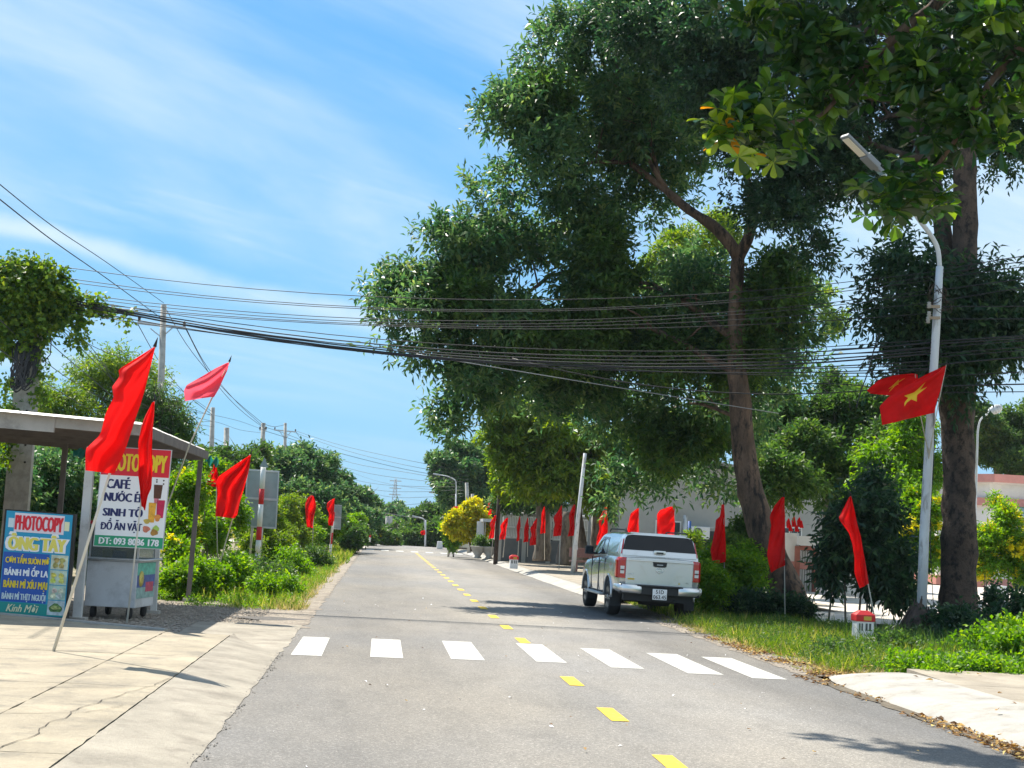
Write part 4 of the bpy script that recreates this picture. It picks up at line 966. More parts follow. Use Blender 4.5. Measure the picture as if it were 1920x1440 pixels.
# ------------------------------------------------------------------ flags
def flag(label, pole, left, right, Y, name='flag', poleR=.016, m=None, folds=3.0, amp=.07, star=None, base_z=0.0, group='red flags on poles along the road', polem=None, seed=0, nx=16, ny=26, finial=True, depth=.0):
    """pole: (px0,py0)->(px1,py1) foot to tip; left/right: pixel outlines of the cloth from top to bottom at distance Y"""
    foot = at(pole[0][0], pole[0][1], Y if len(pole[0]) < 3 else pole[0][2]); tip = at(pole[-1][0], pole[-1][1], Y if len(pole[-1]) < 3 else pole[-1][2])
    root = empty(name, foot); tag(root, label, 'flag', group)
    mb = MB(); mid = [at(p[0], p[1], Y if len(p) < 3 else p[2])-foot for p in pole]
    mb.tube(mid, [poleR]+[poleR*.8]*(len(mid)-1), 8)
    mb.build('pole', polem or M['pipe'], root)
    if finial:
        mb = MB(); d = (tip-foot).normalized(); mb.cyl(tip-foot, tip-foot+d*.12, poleR*1.3, 6, 0, .003); mb.build('pole_tip', M['black'], root)
    def interp(L_, t):
        f = t*(len(L_)-1); i = min(int(f), len(L_)-2); a, b = L_[i], L_[i+1]; u = f-i
        return (a[0]+(b[0]-a[0])*u, a[1]+(b[1]-a[1])*u)
    def surf(u, v):
        # smooth the outline a little
        l = interp(left, v); r = interp(right, v)
        px = l[0]+(r[0]-l[0])*u; py = l[1]+(r[1]-l[1])*u
        w = at(r[0], r[1], Y)-at(l[0], l[1], Y); width = w.length
        a = amp*min(1.0, width/.25+.15)
        ph = u*folds*2*PI+v*3.1+seed
        dy = a*math.sin(ph)+a*.5*math.sin(ph*1.9+v*5+seed*2)+a*.9*noise.noise(Vector((u*2.2, v*3.5, seed+.5)))
        dxm = a*.5*noise.noise(Vector((u*2.5, v*4.0, seed+7.5)))*math.sin(PI*u)
        p = at(px, py, Y+dy-amp*1.25-poleR-.01+depth*(1-u)); p.x += dxm; return p-foot
    vs = [surf(i/nx, j/ny) for j in range(ny+1) for i in range(nx+1)]
    fs = [(j*(nx+1)+i, (j+1)*(nx+1)+i, (j+1)*(nx+1)+i+1, j*(nx+1)+i+1) for j in range(ny) for i in range(nx)]
    cl = MB().add(vs, fs, 0, True).build('cloth', m or M['flag_red'], root)
    if star:
        cu, cv, ru, rv, rot = star
        pts = []
        for i in range(10):
            a = rot+PI*i/5; r = 1.0 if i % 2 == 0 else .40
            pts.append((cu+ru*r*math.sin(a), cv-rv*r*math.cos(a)))
        mb = MB(); vs = []
        def s2(u, v):
            p = surf(u, v); n = (surf(u+.01, v)-surf(u-.01, v)).cross(surf(u, v+.01)-surf(u, v-.01)).normalized()
            if n.y > 0: n = -n
            return p+n*.006
        K = 6; rings = []
        for r in range(K+1):
            ring = []
            for i in range(10):
                a, b = pts[i], pts[(i+1) % 10]
                for q in range(4):
                    e = (a[0]+(b[0]-a[0])*q/4, a[1]+(b[1]-a[1])*q/4)
                    ring.append(s2(cu+(e[0]-cu)*r/K, cv+(e[1]-cv)*r/K))
            vs += ring
        n = 40; fs = [(r*n+i, r*n+(i+1) % n, (r+1)*n+(i+1) % n, (r+1)*n+i) for r in range(K) for i in range(n)]
        MB().add(vs, fs, 0, True).build('star', M['star'], cl)
    return root
GL = 'red flags on the left side of the road'; GRG = 'red flags on the right side of the road'
flag('large red flag on a slanting pole standing on the forecourt in front of the banner', [(100,1222),(205,890),(290,650)],
  [(286,652),(255,672),(222,693),(224,706),(210,725),(213,745),(198,775),(188,815),(160,842),(160,882)], [(291,650),(284,680),(278,705),(272,730),(263,760),(254,785),(246,810),(238,835),(227,862),(214,888)], 17.3, poleR=.019, folds=1.1, amp=.10, group=GL, seed=1.2, ny=34)
flag('narrow drooping red flag on a thin pole hanging across the banner', [(238,1168),(264,945),(289,752)],
  [(285,755),(272,780),(265,800),(259,830),(260,860),(259,890),(262,915),(265,948)], [(290,752),(289,780),(286,810),(285,840),(286,880),(284,915),(277,930),(272,958)], 22.4, poleR=.016, folds=1.6, amp=.08, group=GL, seed=3.1)
flag('pinkish red flag blowing out from a tall bamboo pole above the shed', [(262,1130,27),(300,985,27),(355,835,27),(430,678,27)],
  [(426,680),(405,690),(378,706),(350,722),(345,732),(347,752)], [(430,680),(426,695),(418,712),(410,730),(401,745),(399,744)], 27, poleR=.018, folds=.9, amp=.12, group=GL, seed=2.2, m=M['flag_pink'], polem=M['bamboo'])
flag('broad wrinkled red flag in front of the flowering shrubs left of the striped post', [(402,1095),(420,1028),(437,970),(470,852)],
  [(466,855),(440,872),(410,893),(404,905),(408,925),(405,950),(404,968)], [(471,852),(467,880),(462,900),(455,925),(449,945),(445,965),(440,972)], 33, poleR=.016, folds=2.2, amp=.14, group=GL, seed=4.4, polem=M['bamboo'])
flag('small red flag partly hidden behind the broad wrinkled one', [(408,1050),(406,960),(405,866)],
  [(401,868),(399,880),(390,892),(388,903),(387,914)], [(405,866),(407,880),(409,890),(410,905),(406,912)], 35, poleR=.014, folds=1.5, amp=.1, group=GL, seed=6.1)
flag('red flag over the verge between the large sign back and the smaller one', [(585,1054),(587,985),(588,930)],
  [(583,928),(576,935),(572,945),(573,965),(575,985),(575,988)], [(588,930),(593,945),(591,960),(588,970),(586,985),(587,990)], 60, poleR=.02, folds=1.5, amp=.12, group=GL, seed=7.3, nx=10, ny=14)
flag('red flag touching the smaller roadside sign back', [(617,1046),(622,985),(627,934)],
  [(623,936),(614,942),(612,952),(617,962),(615,978),(616,985)], [(628,934),(627,950),(626,960),(626,972),(625,982),(624,986)], 66, poleR=.02, folds=1.5, amp=.12, group=GL, seed=8.3, nx=10, ny=14)
# right side, near
flag('red flag with torn upper edge just right of the pickup', [(1359,1172),(1358,1060),(1357,946)],
  [(1353,946),(1350,968),(1342,975),(1341,990),(1337,1010),(1332,1032),(1334,1045),(1337,1058)], [(1358,946),(1359,970),(1359,990),(1360,1005),(1361,1020),(1361,1035),(1361,1050),(1360,1054)], 34, poleR=.014, folds=1.1, amp=.09, group=GRG, seed=1.9)
flag('red flag hanging in front of the leaning trunk', [(1472,1168),(1471,1070),(1470,932)],
  [(1466,932),(1452,948),(1443,968),(1446,985),(1442,1010),(1438,1040),(1442,1060),(1446,1074)], [(1471,932),(1471,950),(1472,970),(1472,990),(1472,1010),(1472,1030),(1472,1050),(1472,1060)], 32, poleR=.014, folds=.9, amp=.09, group=GRG, seed=5.2)
flag('red flag draped down a slanting pole beside the kilometre stone', [(1646,1190),(1628,1097),(1595,930)],
  [(1592,932),(1580,956),(1572,972),(1592,1000),(1598,1020),(1602,1045),(1602,1075),(1612,1103)], [(1596,930),(1602,955),(1608,985),(1614,1005),(1618,1030),(1622,1050),(1626,1075),(1629,1094)], 28.5, poleR=.016, folds=1.0, amp=.09, group=GRG, seed=2.9)
flag('red flag with a yellow star spread flat on the lamp post', [(1741,860),(1757,770),(1774,684)],
  [(1771,686),(1740,700),(1700,722),(1665,745),(1649,762),(1652,780),(1654,797)], [(1774,685),(1771,700),(1767,716),(1763,733),(1758,748),(1754,762),(1752,774)], 28.6, poleR=.013, folds=1.0, amp=.10, group=GRG, seed=.8, star=(.50,.52,.185,.225,-.25), polem=M['bamboo'])
flag('second red flag curling up behind the starred one on the lamp post', [(1741,850,29.2),(1725,775,29.2),(1716,702,29.2)],
  [(1712,700),(1680,703),(1648,712),(1625,732),(1632,738)], [(1720,702),(1722,715),(1722,730),(1714,742),(1690,744)], 29.3, poleR=.013, folds=1.0, amp=.08, group=GRG, seed=3.8, star=(.42,.50,.07,.26,.3), polem=M['bamboo'], finial=False)
# right side, further: around the pickup and pavement
far = [('red flag rising just left of the pickup cab', 1137, 948, 1118, 1022, 1140, 1085, 52, 1),
 ('red flag behind the pickup roof nearest the cab', 1196, 953, 1176, 1000, 1197, 1075, 52, 2),
 ('wide red flag standing above the rear of the pickup canopy', 1264, 950, 1232, 1004, 1263, 1075, 48, 3),
 ('pale streaked red flag right of the forked trunk', 1053, 948, 1037, 1006, 1048, 1068, 60, 4),
 ('twisted red flag close to the leaning street post', 1077, 946, 1064, 1006, 1072, 1066, 60, 5),
 ('tall narrow red flag in front of the thick pale trunk', 1021, 950, 1013, 1001, 1021, 1050, 66, 6),
 ('long red flag dipping low before the dark fence base', 1006, 972, 993, 1023, 1003, 1048, 68, 7),
 ('red flag in the middle of the barred fence', 990, 971, 981, 1017, 989, 1044, 70, 8),
 ('slim red flag left of the middle of the barred fence', 975, 969, 968, 1015, 971, 1044, 70, 9),
 ('red flag at the left end of the barred fence', 951, 971, 936, 1012, 943, 1045, 72, 10),
 ('red flag beside the dark utility pole foot', 929, 966, 916, 1010, 921, 1044, 74, 11)]
for lab, tx, ty, lx, by, bx, byg, Y, sd in far:
    w = tx-lx; h = by-ty; random.seed(sd)
    fx = lambda t: tx+(bx-tx)*min(1, t*h/(byg-ty))
    Lp = [(tx-1, ty), (tx-w*random.uniform(.4, .7), ty+h*.2), (lx+w*random.uniform(0, .25), ty+h*.38), (lx+w*random.uniform(.1, .4), ty+h*.6), (lx+w*random.uniform(0, .3), ty+h*.8), (lx, by)]
    if sd == 3: Lp = [(tx-8, ty), (lx+6, ty+6), (lx, ty+14), (lx, ty+28), (lx, by-10), (lx+2, by)]
    Rp = [(fx(t)+1+random.uniform(-.5, 1.2), ty+h*t*.97) for t in (0, .2, .4, .6, .8, 1)]
    flag(lab, [(bx, byg), (tx, ty)], Lp, Rp, Y, poleR=.018, folds=1.2 if sd != 3 else .8, amp=.12, group=GRG, seed=sd*1.7, nx=10, ny=14)
flag('red flag high on the dark utility pole', [(934,965),(932,950),(930,934)], [(926,935),(917,941),(912,952),(918,950),(915,966)], [(931,934),(932,942),(932,950),(931,958),(930,962)], 82.5, poleR=.012, folds=1.5, amp=.15, group=GRG, seed=2, nx=10, ny=10)
flag('small red flag above the yellow leaved tree', [(866,975),(861,962),(858,948)], [(850,950),(846,955),(848,960),(850,966)], [(858,949),(860,954),(860,960),(859,965)], 96, poleR=.012, folds=1.5, amp=.15, group=GRG, seed=4, nx=8, ny=8)
flag('tiny red flag on the distant lamp post', [(799,1006),(798,1000),(797,993)], [(791,995),(788,998),(790,1003)], [(797,994),(798,998),(797,1003)], 128, poleR=.012, folds=1.5, amp=.15, group=GRG, seed=5, nx=6, ny=6)
flag('small red flag on the left fence behind the bushes', [(793,1006,127),(794,1000,127)], [(790,996),(789,999),(791,1003)], [(793,996),(794,999),(793,1003)], 127, poleR=.01, folds=1, amp=.1, group=GRG, nx=4, ny=4) if False else None
random.seed(21)

# bunting: small red pennants on lines before the grey building
bt = 0
for i, (x0, y0, w, h) in enumerate([(1374,980,9,17),(1389,978,7,16),(1401,978,8,16),(1512,1003,8,18),(1528,1005,9,15),(1541,1004,9,13),(1553,1002,10,14),(1566,1004,9,13),(1474,972,10,18),(1484,968,10,20),(1494,970,10,18),(1478,984,9,12),(1490,985,9,12),(1499,976,8,14)]):
    Y = 56
    a = at(x0, y0, Y); s = Y/F
    o = flag(['small red flag above the bush left of the leaning trunk', 'small red flag standing in front of the grey wall near the bush', 'small red flag against the grey wall beside the trunk', 'small red flag over the gate beam, leftmost', 'small red flag over the gate beam next to the leftmost', 'small red flag over the gate beam in the middle', 'small red flag over the gate beam past the middle', 'small red flag over the gate beam, rightmost'][i] if i < 8 else ['leftmost small flag of the cluster right of the leaning trunk','topmost small flag of the cluster right of the leaning trunk','rightmost top flag of the cluster by the leaning trunk','lowest left small flag of the cluster by the leaning trunk','lower middle small flag of the cluster by the leaning trunk','lower right small flag of the cluster by the leaning trunk'][i-8],
      [(x0+w*.6, y0+h+8), (x0+w*.6, y0)], [(x0+w*.4, y0), (x0, y0+h*.4), (x0+1, y0+h)], [(x0+w*.6, y0), (x0+w*.8, y0+h*.5), (x0+w, y0+h)], Y, poleR=.012, folds=1, amp=.06, group='cluster of small red flags by the gate' if i >= 8 else 'small red flags before the grey building', nx=5, ny=6, seed=i, finial=False)
# ------------------------------------------------------------------ street furniture, poles, wires
def pxbar(mb, a, b, Ya, Yb, w, h=None, o=Vector((0, 0, 0)), mi=0): mb.bar(at(a[0], a[1], Ya)-o, at(b[0], b[1], Yb)-o, w, h or w, mi)

# street lamp at the right
def near_lamp():
    base = at(1727, 1200, 29.3); base.z = 0; root = empty('street_lamp', base); tag(root, 'white painted street lamp with flaking paint leaning by the thick trunk', 'street lamp')
    pts = [at(x, y, 29.3)-base for x, y in ((1726,1205),(1733,1000),(1744,800),(1755,620),(1762,500))]
    mb = MB(); mb.tube(pts, [.105, .10, .092, .085, .078], 12); mb.build('pole', M['white_pole'], root)
    arm = [at(x, y, 29.3+d)-base for x, y, d in ((1762,505,0),(1759,470,-.03),(1748,445,-.08),(1722,410,-.2),(1690,365,-.35),(1655,325,-.5))]
    P_, Q_ = smooth_path(arm, [.05]*6, 3); mb = MB(); mb.tube(P_, Q_, 10); mb.build('arm', M['white_pole'], root)
    a = at(1655, 325, 28.8)-base; b = at(1583, 254, 28.4)-base; d = (b-a).normalized()
    hd = MB(); hd.bar(a, a+d*.22, .13, .10); hd.bar(a+d*.2, a+d*.58, .24, .13); hd.bar(a+d*.56, b, .24, .075); h = hd.build('lamp_head', M['dark_steel'] if False else mat('lamp_grey', (.22, .235, .25), .5, .2), root, bevel=.02)
    # light panel on the underside, facing the road
    up = Vector((0, 0, 1)); x = d.cross(up).normalized(); n = x.cross(d)
    if n.z > 0: n = -n
    c0 = a+d*.62+n*.045; c1 = b-d*.06+n*.045; mb = MB(); mb.bar(c0, c1, .19, .012); mb.build('light_panel', mat('light_panel', (.78, .72, .60), .4), h)
    # bracket with insulators, clamps, tangle of wire
    br = MB()
    for py in (575, 596): br.bar(at(1742, py, 29.15)-base, at(1762, py, 29.15)-base, .05, .06)
    br.build('bracket', mat('rusty_bracket', (.34, .26, .18), .8), root)
    for px_, py in ((1742,572),(1742,590),(1740,600)):
        i_ = MB(); c = at(px_, py, 29.1)-base; i_.lathe([(.02, -.07), (.05, -.06), (.03, -.02), (.05, 0), (.03, .03), (.045, .06), (.02, .07)], c, 10); i_.build('insulator', M['kerb'], root)
    tg = MB(); rnd = random.Random(5)
    for q in range(16):
        c = at(1765+rnd.uniform(-14, 14), 555+rnd.uniform(-18, 22), 29.3)-base; r = rnd.uniform(.08, .26)
        e1 = Vector((rnd.uniform(-1, 1), rnd.uniform(-.5, .5), rnd.uniform(-1, 1))).normalized(); e2 = e1.orthogonal().normalized()
        tg.tube([c+(e1*math.cos(t)+e2*math.sin(t))*r for t in [k*.5 for k in range(11)]], .008, 4)
    tg.build('wire_tangle', M['bark_dark'], root)
    cr = MB(); pts = [at(1748+4*math.sin(i), 720+i*60, 29.17)-base for i in range(8)]; cr.tube(pts, .008, 5); cr.build('cable', M['wire'], root)
near_lamp()
mb = MB(); rnd = random.Random(8)
b0 = at(1722, 1215, 28.6); b0.z = 0
for q in range(60):
    a = rnd.uniform(0, 2*PI); r = rnd.uniform(.05, .45); h = rnd.uniform(.3, 1.0)*(1-r)
    p0 = Vector((math.cos(a)*r, math.sin(a)*r, 0)); p1 = Vector((math.cos(a)*r*.5, math.sin(a)*r*.5, h))
    mb.tube([p0*1.5, p0.lerp(p1, .5)+Vector((rnd.uniform(-.1, .1), 0, 0)), p1], [.03, .035, .012], 5)
mb.lathe([(.42, 0), (.36, .25), (.2, .55), (.06, .7)], (0, 0, 0), 10)
o = mb.build('root_clump', M['bark_dark'], None, b0); tag(o, 'dark dead root clump piled against the foot of the white lamp post', 'root clump')

def far_lamp(label, pole, armpts, Y, r=.07, m=None, head=True, group='street lamps in the distance'):
    base = at(*pole[0], Y); root = empty('street_lamp', base); tag(root, label, 'street lamp', group)
    mb = MB(); mb.tube([at(x, y, Y)-base for x, y in pole], [r, r*.75] if len(pole) == 2 else r, 8); mb.build('pole', m or M['white_pole'], root)
    P_, Q_ = smooth_path([at(x, y, Y)-base for x, y in armpts], [r*.6]*len(armpts), 3); mb = MB(); mb.tube(P_, Q_, 6); mb.build('arm', m or M['white_pole'], root)
    if head:
        a, b = P_[-1], P_[-1]+(P_[-1]-P_[-4]).normalized()*.55; mb = MB(); mb.bar(a, b, .22, .12); mb.build('lamp_head', M['steel'], root, bevel=.03)
far_lamp('tall white street lamp beside the round dark crest tree', [(854,1034),(855,926)], [(855,928),(855,905),(850,898),(838,893),(826,891)], 104)
far_lamp('shorter white street lamp just left of the yellow leaved tree', [(843,1034),(843,958)], [(843,960),(843,935),(838,929),(828,925),(817,924)], 116)
far_lamp('distant lamp post standing at the far bend', [(797,1027),(798,975)], [(796,985),(796,976),(792,972),(784,970)], 128, .09)
# courtyard lamp with a round head
def court_lamp():
    base = at(1827, 1120, 46); base.z = 0; root = empty('street_lamp', base); tag(root, 'thin courtyard lamp with oval head in front of the pink and white building', 'street lamp')
    P_, Q_ = smooth_path([at(x, y, 46)-base for x, y in ((1826,1150),(1828,1000),(1832,850),(1834,805),(1840,785),(1855,774))], [.05, .045, .04, .035, .03, .03], 4)
    mb = MB(); mb.tube(P_, Q_, 8); mb.build('pole', M['white_pole'], root)
    c = at(1866, 768, 46)-base; e = MB(); n = 14; vs = []
    e.lathe([(0.02, -.26), (.11, -.2), (.15, -.05), (.15, .08), (.10, .2), (.02, .26)], (0, 0, 0), 14, 0, 'x'); h = e.build('lamp_head', M['white_pole'], root, c); h.rotation_euler = (0, R(-25), 0)
court_lamp()
# leaning street post
base = at(1075, 1073, 57); base.z = .14
rt = empty('street_post', base); tag(rt, 'pale leaning street post rising into the leaves left of the pickup', 'post')
mb = MB(); mb.tube([at(1074,1074,57)-base, at(1084,970,57)-base, at(1097,850,57)-base], [.10, .085, .07], 10); mb.build('pole', M['white_pole'], rt)
mb = MB(); mb.bar(at(1076,1026,56.8)-base, at(1083,1026,56.8)-base, .12, .2); mb.build('clamp', M['steel'], rt)

# concrete utility poles
def upole(label, bpx, tpx, Y, r0=.17, r1=.10, arms=(), group='concrete utility poles on the left', square=False, extra=None, m=None, bz=0):
    base = at(*bpx, Y); base.z = bz+terr(base.x, base.y); root = empty('utility_pole', base); tag(root, label, 'utility pole', group)
    t = at(*tpx, Y)-base; mb = MB()
    if square: mb.box((t.x*.5, t.y*.5, t.z/2), (r0*2, r0*1.6, t.z), top=(r1/r0, r1/r0))
    else: mb.tube([Vector((0, 0, -.1)), t*.5, t], [r0, (r0+r1)/2, r1], 12)
    mb.build('shaft', m or M['concrete_pole'], root)
    for (a, b, th) in arms:
        pa, pb = at(*a, Y)-base, at(*b, Y)-base; mb = MB(); mb.bar(pa, pb, th, th); am = mb.build('crossarm', M['steel'], root)
        for f in (0.03, .5, .97) if (pb-pa).length > 1 else (.1, .9):
            p = pa.lerp(pb, f)+Vector((0, 0, th)); mb = MB(); mb.lathe([(.03, -.05), (.06, 0), (.04, .04), (.06, .08), (.02, .14)], p, 8); mb.build('insulator', M['bark_dark'], am)
    if extra:
        for (a, b, w) in extra: mb = MB(); mb.bar(at(*a, Y)-base, at(*b, Y)-base, w, w); mb.build('brace', M['steel'], root)
    return root, base
for i, (bx, tx) in enumerate(((22, 40), (42, 62))):
    r_, b_ = upole(['left one of the twin concrete poles under the hanging vine', 'right one of the twin concrete poles under the hanging vine'][i], (bx, 1100), (tx, 560), 31.5, .14, .12, square=True, group='twin concrete poles behind the shed')
    for q in range(5):
        mb = MB(); c = at(tx-8-q*1.2, 735+q*32+i*4, 31.5)-b_; mb.cyl(c+Vector((0, -.135, 0)), c+Vector((0, -.11, 0)), .022, 8); mb.build('bolt_hole', M['black'], r_)
upole('tall concrete pole with a wide steel crossarm and braces behind the large flag', (289, 1080), (307, 572), 50, .16, .10, arms=(((258,605),(348,615),.09),), extra=[((282,616),(302,632),.04),((324,614),(304,632),.04)])
upole('grey utility pole standing alone left of the bamboo flagpole wires', (388, 1070), (399, 764), 75, .17, .11)
upole('short vine wrapped utility pole between its taller neighbours', (418, 1060), (425, 802), 100, .24, .18)
upole('utility pole carrying a white box behind the large sign back', (481, 1060), (494, 793), 95, .2, .14, arms=(((486,806),(500,806),.08),))
o = MB().box((0, 0, 0), (.9, .3, .5)).build('junction_box', M['white'], None, at(509, 860, 94.6), bevel=.02); tag(o, 'small white box mounted beside the pole above the sign back', 'box')
upole('slender pole with a two armed steel crossarm above the dark round tree', (529, 1055), (535, 793), 120, .2, .12, arms=(((514,806),(555,810),.10),), extra=[((524,808),(533,822),.05),((545,810),(536,822),.05)])
upole('tiny distant utility pole with short crossarm at the left tree line', (620, 1030), (624, 868), 230, .22, .14, arms=(((610,880),(636,881),.12),))
for i, (x, yt) in enumerate(((726,968),(732,968),(743,978))):
    upole(['left pole of the small far group at the road bend', 'middle pole of the small far group at the road bend', 'short right pole of the far group at the road bend'][i], (x, 1000), (x+.5, yt), 175, .3, .22, group='far poles at the bend')
upole('dark utility pole with a hanging flag beside the notice board', (929, 1052), (938, 895), 74, .12, .10, group='utility poles on the right', m=M['bark_dark'])
upole('pale concrete pole behind the yellow leaved tree', (880, 1035), (862+13, 905), 100, .16, .12, group='utility poles on the right')
upole('short pale post right of the crest lamps', (884, 1034), (886, 926), 106, .14, .12, group='utility poles on the right')

upole('tall concrete pole carrying the crossing wires beyond the right picture edge', (2490, 1300), (2500, 395), 26.4, .17, .12, group='utility poles on the right')
# high voltage tower
def tower():
    base = at(737, 985, 900); base.z = -9; root = empty('lattice_tower', base); tag(root, 'grey lattice transmission tower far away above the trees', 'tower')
    top = at(738, 897, 900).z+9; mb = MB()
    def wd(z): t = z/top; return 5.2*(1-t)**1.1+.8
    for sx, sy in ((-1,-1),(1,-1),(1,1),(-1,1)):
        mb.tube([(sx*wd(z)/2*1.2, sy*wd(z)/2*1.2, z) for z in (0, top*.35, top*.7, top)], .28, 4)
    zs = [0]; 
    while zs[-1] < top-1.5: zs.append(zs[-1]+wd(zs[-1])*1.1)
    mb.build('legs', mat('tower_steel', (.34, .36, .38), .6), root); br = MB()
    for a, b in zip(zs, zs[1:]):
        wa, wb = wd(a)*.6, wd(min(b, top))*.6
        for s in (-1, 1):
            br.bar((-wa, s*wa, a), (wb, s*wb, min(b, top)), .22, .22); br.bar((wa, s*wa, a), (-wb, s*wb, min(b, top)), .22, .22)
            br.bar((s*wa, -wa, a), (s*wb, wb, min(b, top)), .22, .22)
    br.build('bracing', M['concrete_pole'], root)
    for z in (top-1.5, top-6, top-10): mb = MB(); mb.bar((-3.6, 0, z), (3.6, 0, z), .4, .5); mb.build('crossarm', M['concrete_pole'], root)
tower()

# hanging vine on the twin poles
vb = at(40, 1100, 31.5); vb.z = 0
vr = empty('climbing_vine', vb); tag(vr, 'mass of climbing vine with heart shaped leaves covering the twin pole tops', 'vine')
vl = LB([(40,555,38),(85,555,34),(12,600,30),(70,600,28),(60,515,28),(125,560,17),(0,540,34),(60,640,14),(-20,600,36),(95,520,20),(20,640,18),(20,495,18),(148,575,9),(110,590,14)], 31.3)
A = crown_arrays([(c-vb, r) for c, r in vl], 2100, k=7, L=.11, W=.10, twig=.3, shell=.3, rough=.35, up=0, droop=.2)
B = crown_arrays([(at(x, y, 31.2)-vb, .09) for x, y in ((165,560),(160,640),(140,610),(178,575),(206,580),(240,590),(12,720),(15,760),(75,740),(80,700),(0,800),(18,820),(5,860),(84,660),(140,640),(150,600))], 230, k=6, L=.10, W=.09, twig=.25, shell=.1, rough=.3, droop=.3)
link('foliage', leaf_mesh('foliage', *cat_arrays([A, B]), [M['leaf_mid'], M['leaf_light']], (RNG.random(len(A[0])+len(B[0])) > .3).astype(int)), vr)
mb = MB(); rnd = random.Random(3)
for q in range(22):
    x0 = 40+rnd.uniform(-16, 24); x1 = 26+rnd.uniform(-6, 18); l = rnd.uniform(700, 735); r = rnd.uniform(6, 16)
    pts = [at(x0, 640, 31.2), at(x0-r*.6, 670, 31.1), at(x1-r*.4+4, l-10, 31.1), at(x1+6, l, 31.1), at(x1+r+8, l-18, 31.15), at(x0+r, 660, 31.2), at(x0+r*.5, 640, 31.25)]
    P_, Q_ = smooth_path([p-vb for p in pts], [.014]*7, 3); mb.tube(P_, Q_, 5)
mb.tube([at(88,620,31)-vb, at(96,640,31)-vb, at(94,665,31)-vb, at(80,680,31)-vb], .012, 5); mb.build('cable_coil', M['wire'], vr)
o = mb  # coil hangs from the poles inside the vine

# wires ------------------------------------------------------------------
def wire(label, pts, r=.009, m=None, group='overhead wires', n=6, name='overhead_wire', sub=5):
    pts = [at(*p) for p in pts]; P_, Q_ = smooth_path(pts, [r]*len(pts), sub)
    o = MB().tube(P_, Q_, n).build(name, m or M['wire']); tag(o, label, 'wire', group); return o
def wire3(label, xs, ys, Ys, **k):
    """parabola through three pixel points"""
    x0, x1, x2 = xs; y0, y1, y2 = ys; pts = []
    for i in range(9):
        t = i/8; x = x0+(x2-x0)*t
        l0 = (x-x1)*(x-x2)/((x0-x1)*(x0-x2)); l1 = (x-x0)*(x-x2)/((x1-x0)*(x1-x2)); l2 = (x-x0)*(x-x1)/((x2-x0)*(x2-x1))
        pts.append((x, y0*l0+y1*l1+y2*l2, Ys[0]+(Ys[1]-Ys[0])*t))
    return wire(label, pts, sub=2, **k)
ordn = ['topmost', 'second', 'third', 'fourth', 'fifth', 'sixth', 'seventh', 'eighth', 'ninth', 'tenth']
G1 = 'thin wires crossing high over the road'
for i, (a, b, c) in enumerate([(492,560,508), (512,580,516), (519,583,523), (540,601,542), (546,607,548), (556,611,566), (562,614,586)]):
    wire3('%s thin wire from the vine poles across the sky to the thick trunk' % ordn[i], (60, 800, 1762), (a, b, c), (31.3, 29.4), r=.0078, group=G1)
G2 = 'heavy black cables crossing the road'
for i, (a, b, c, r) in enumerate([(552,640,636,.011), (556,650,642,.016), (560,656,650,.014), (556,660,657,.018), (560,666,662,.022), (562,664,676,.016), (572,668,690,.014), (566,660,684,.012), (582,664,706,.010)]):
    wire3('%s heavy black cable sagging across the road below the thin wires' % ordn[i], (100, 760, 1757), (a, b, c), (31.2, 29.3), r=r*.8, group=G2)
wire3('light coloured cable slanting down across the dark crown to the leaning trunk', (780, 1100, 1460), (664, 717, 775), (30.9, 35.6), r=.010, m=M['wire_grey'], group='pale cables in front of the crown')
wire3('dark cable curving behind the leaning trunk top', (960, 1300, 1757), (672, 732, 716), (30.5, 29.4), r=.012, group='dark cables in front of the crown')
wire3('slack black cable ending loose near the starred flag', (1500, 1620, 1700), (720, 724, 738), (33, 30), r=.011, group='dark cables in front of the crown')
G3 = 'wires leaving the lamp post to the right edge'
for i, (a, b, c) in enumerate([(508,488,470),(514,496,482),(523,506,492),(545,528,515),(566,546,530),(575,576,574),(598,598,598),(640,636,626),(645,640,630),(652,645,634),(664,655,646),(670,662,652),(684,676,664),(706,700,694),(724,722,719),(736,736,734)]):
    wire3('%s wire running right from the lamp post past the thick trunk' % (ordn[i] if i < 10 else ['eleventh', 'twelfth', 'thirteenth', 'fourteenth', 'fifteenth', 'lowest'][i-10]), (1757, 1990, 2500), (a, c, c+(c-a)*.9), (29.3, 26.5), r=.010 if i not in (7, 8, 12, 14) else .015, group=G3)
for i, pts in enumerate([[(1560,655,31),(1660,650,30),(1757,640,29.3)],[(1560,664,31),(1660,660,30),(1757,652,29.3)],[(1560,700,31),(1690,698,30),(1757,690,29.3)]]): wire('%s short cable joining the crown edge to the lamp post' % ordn[i], pts, .012, group=G2)
wire('thin black lead dangling from the cables left of the starred flag', [(1650,622,29.4),(1640,650,29.3),(1630,690,29.3),(1612,740,29.3),(1606,765,29.3)], .012, group='loose dangling leads', name='dangling_lead')
wire('forked black lead hanging beside the longer dangling one', [(1630,670,29.3),(1632,690,29.3),(1640,706,29.3),(1645,715,29.3)], .008, group='loose dangling leads', name='dangling_lead')
G4 = 'wires running up the left side of the road'
up = [[(-60,296,23),(0,346,26),(100,425,31),(200,492,38),(307,568,50)], [(-60,325,23),(0,374,26),(100,452,31),(200,522,38),(307,600,50)]]
for i, pts in enumerate(up): wire(['upper of the two wires sweeping from the top left corner to the crossarm pole', 'lower of the two wires sweeping from the top left corner to the crossarm pole'][i], pts, .010+.002*i, group=G4)
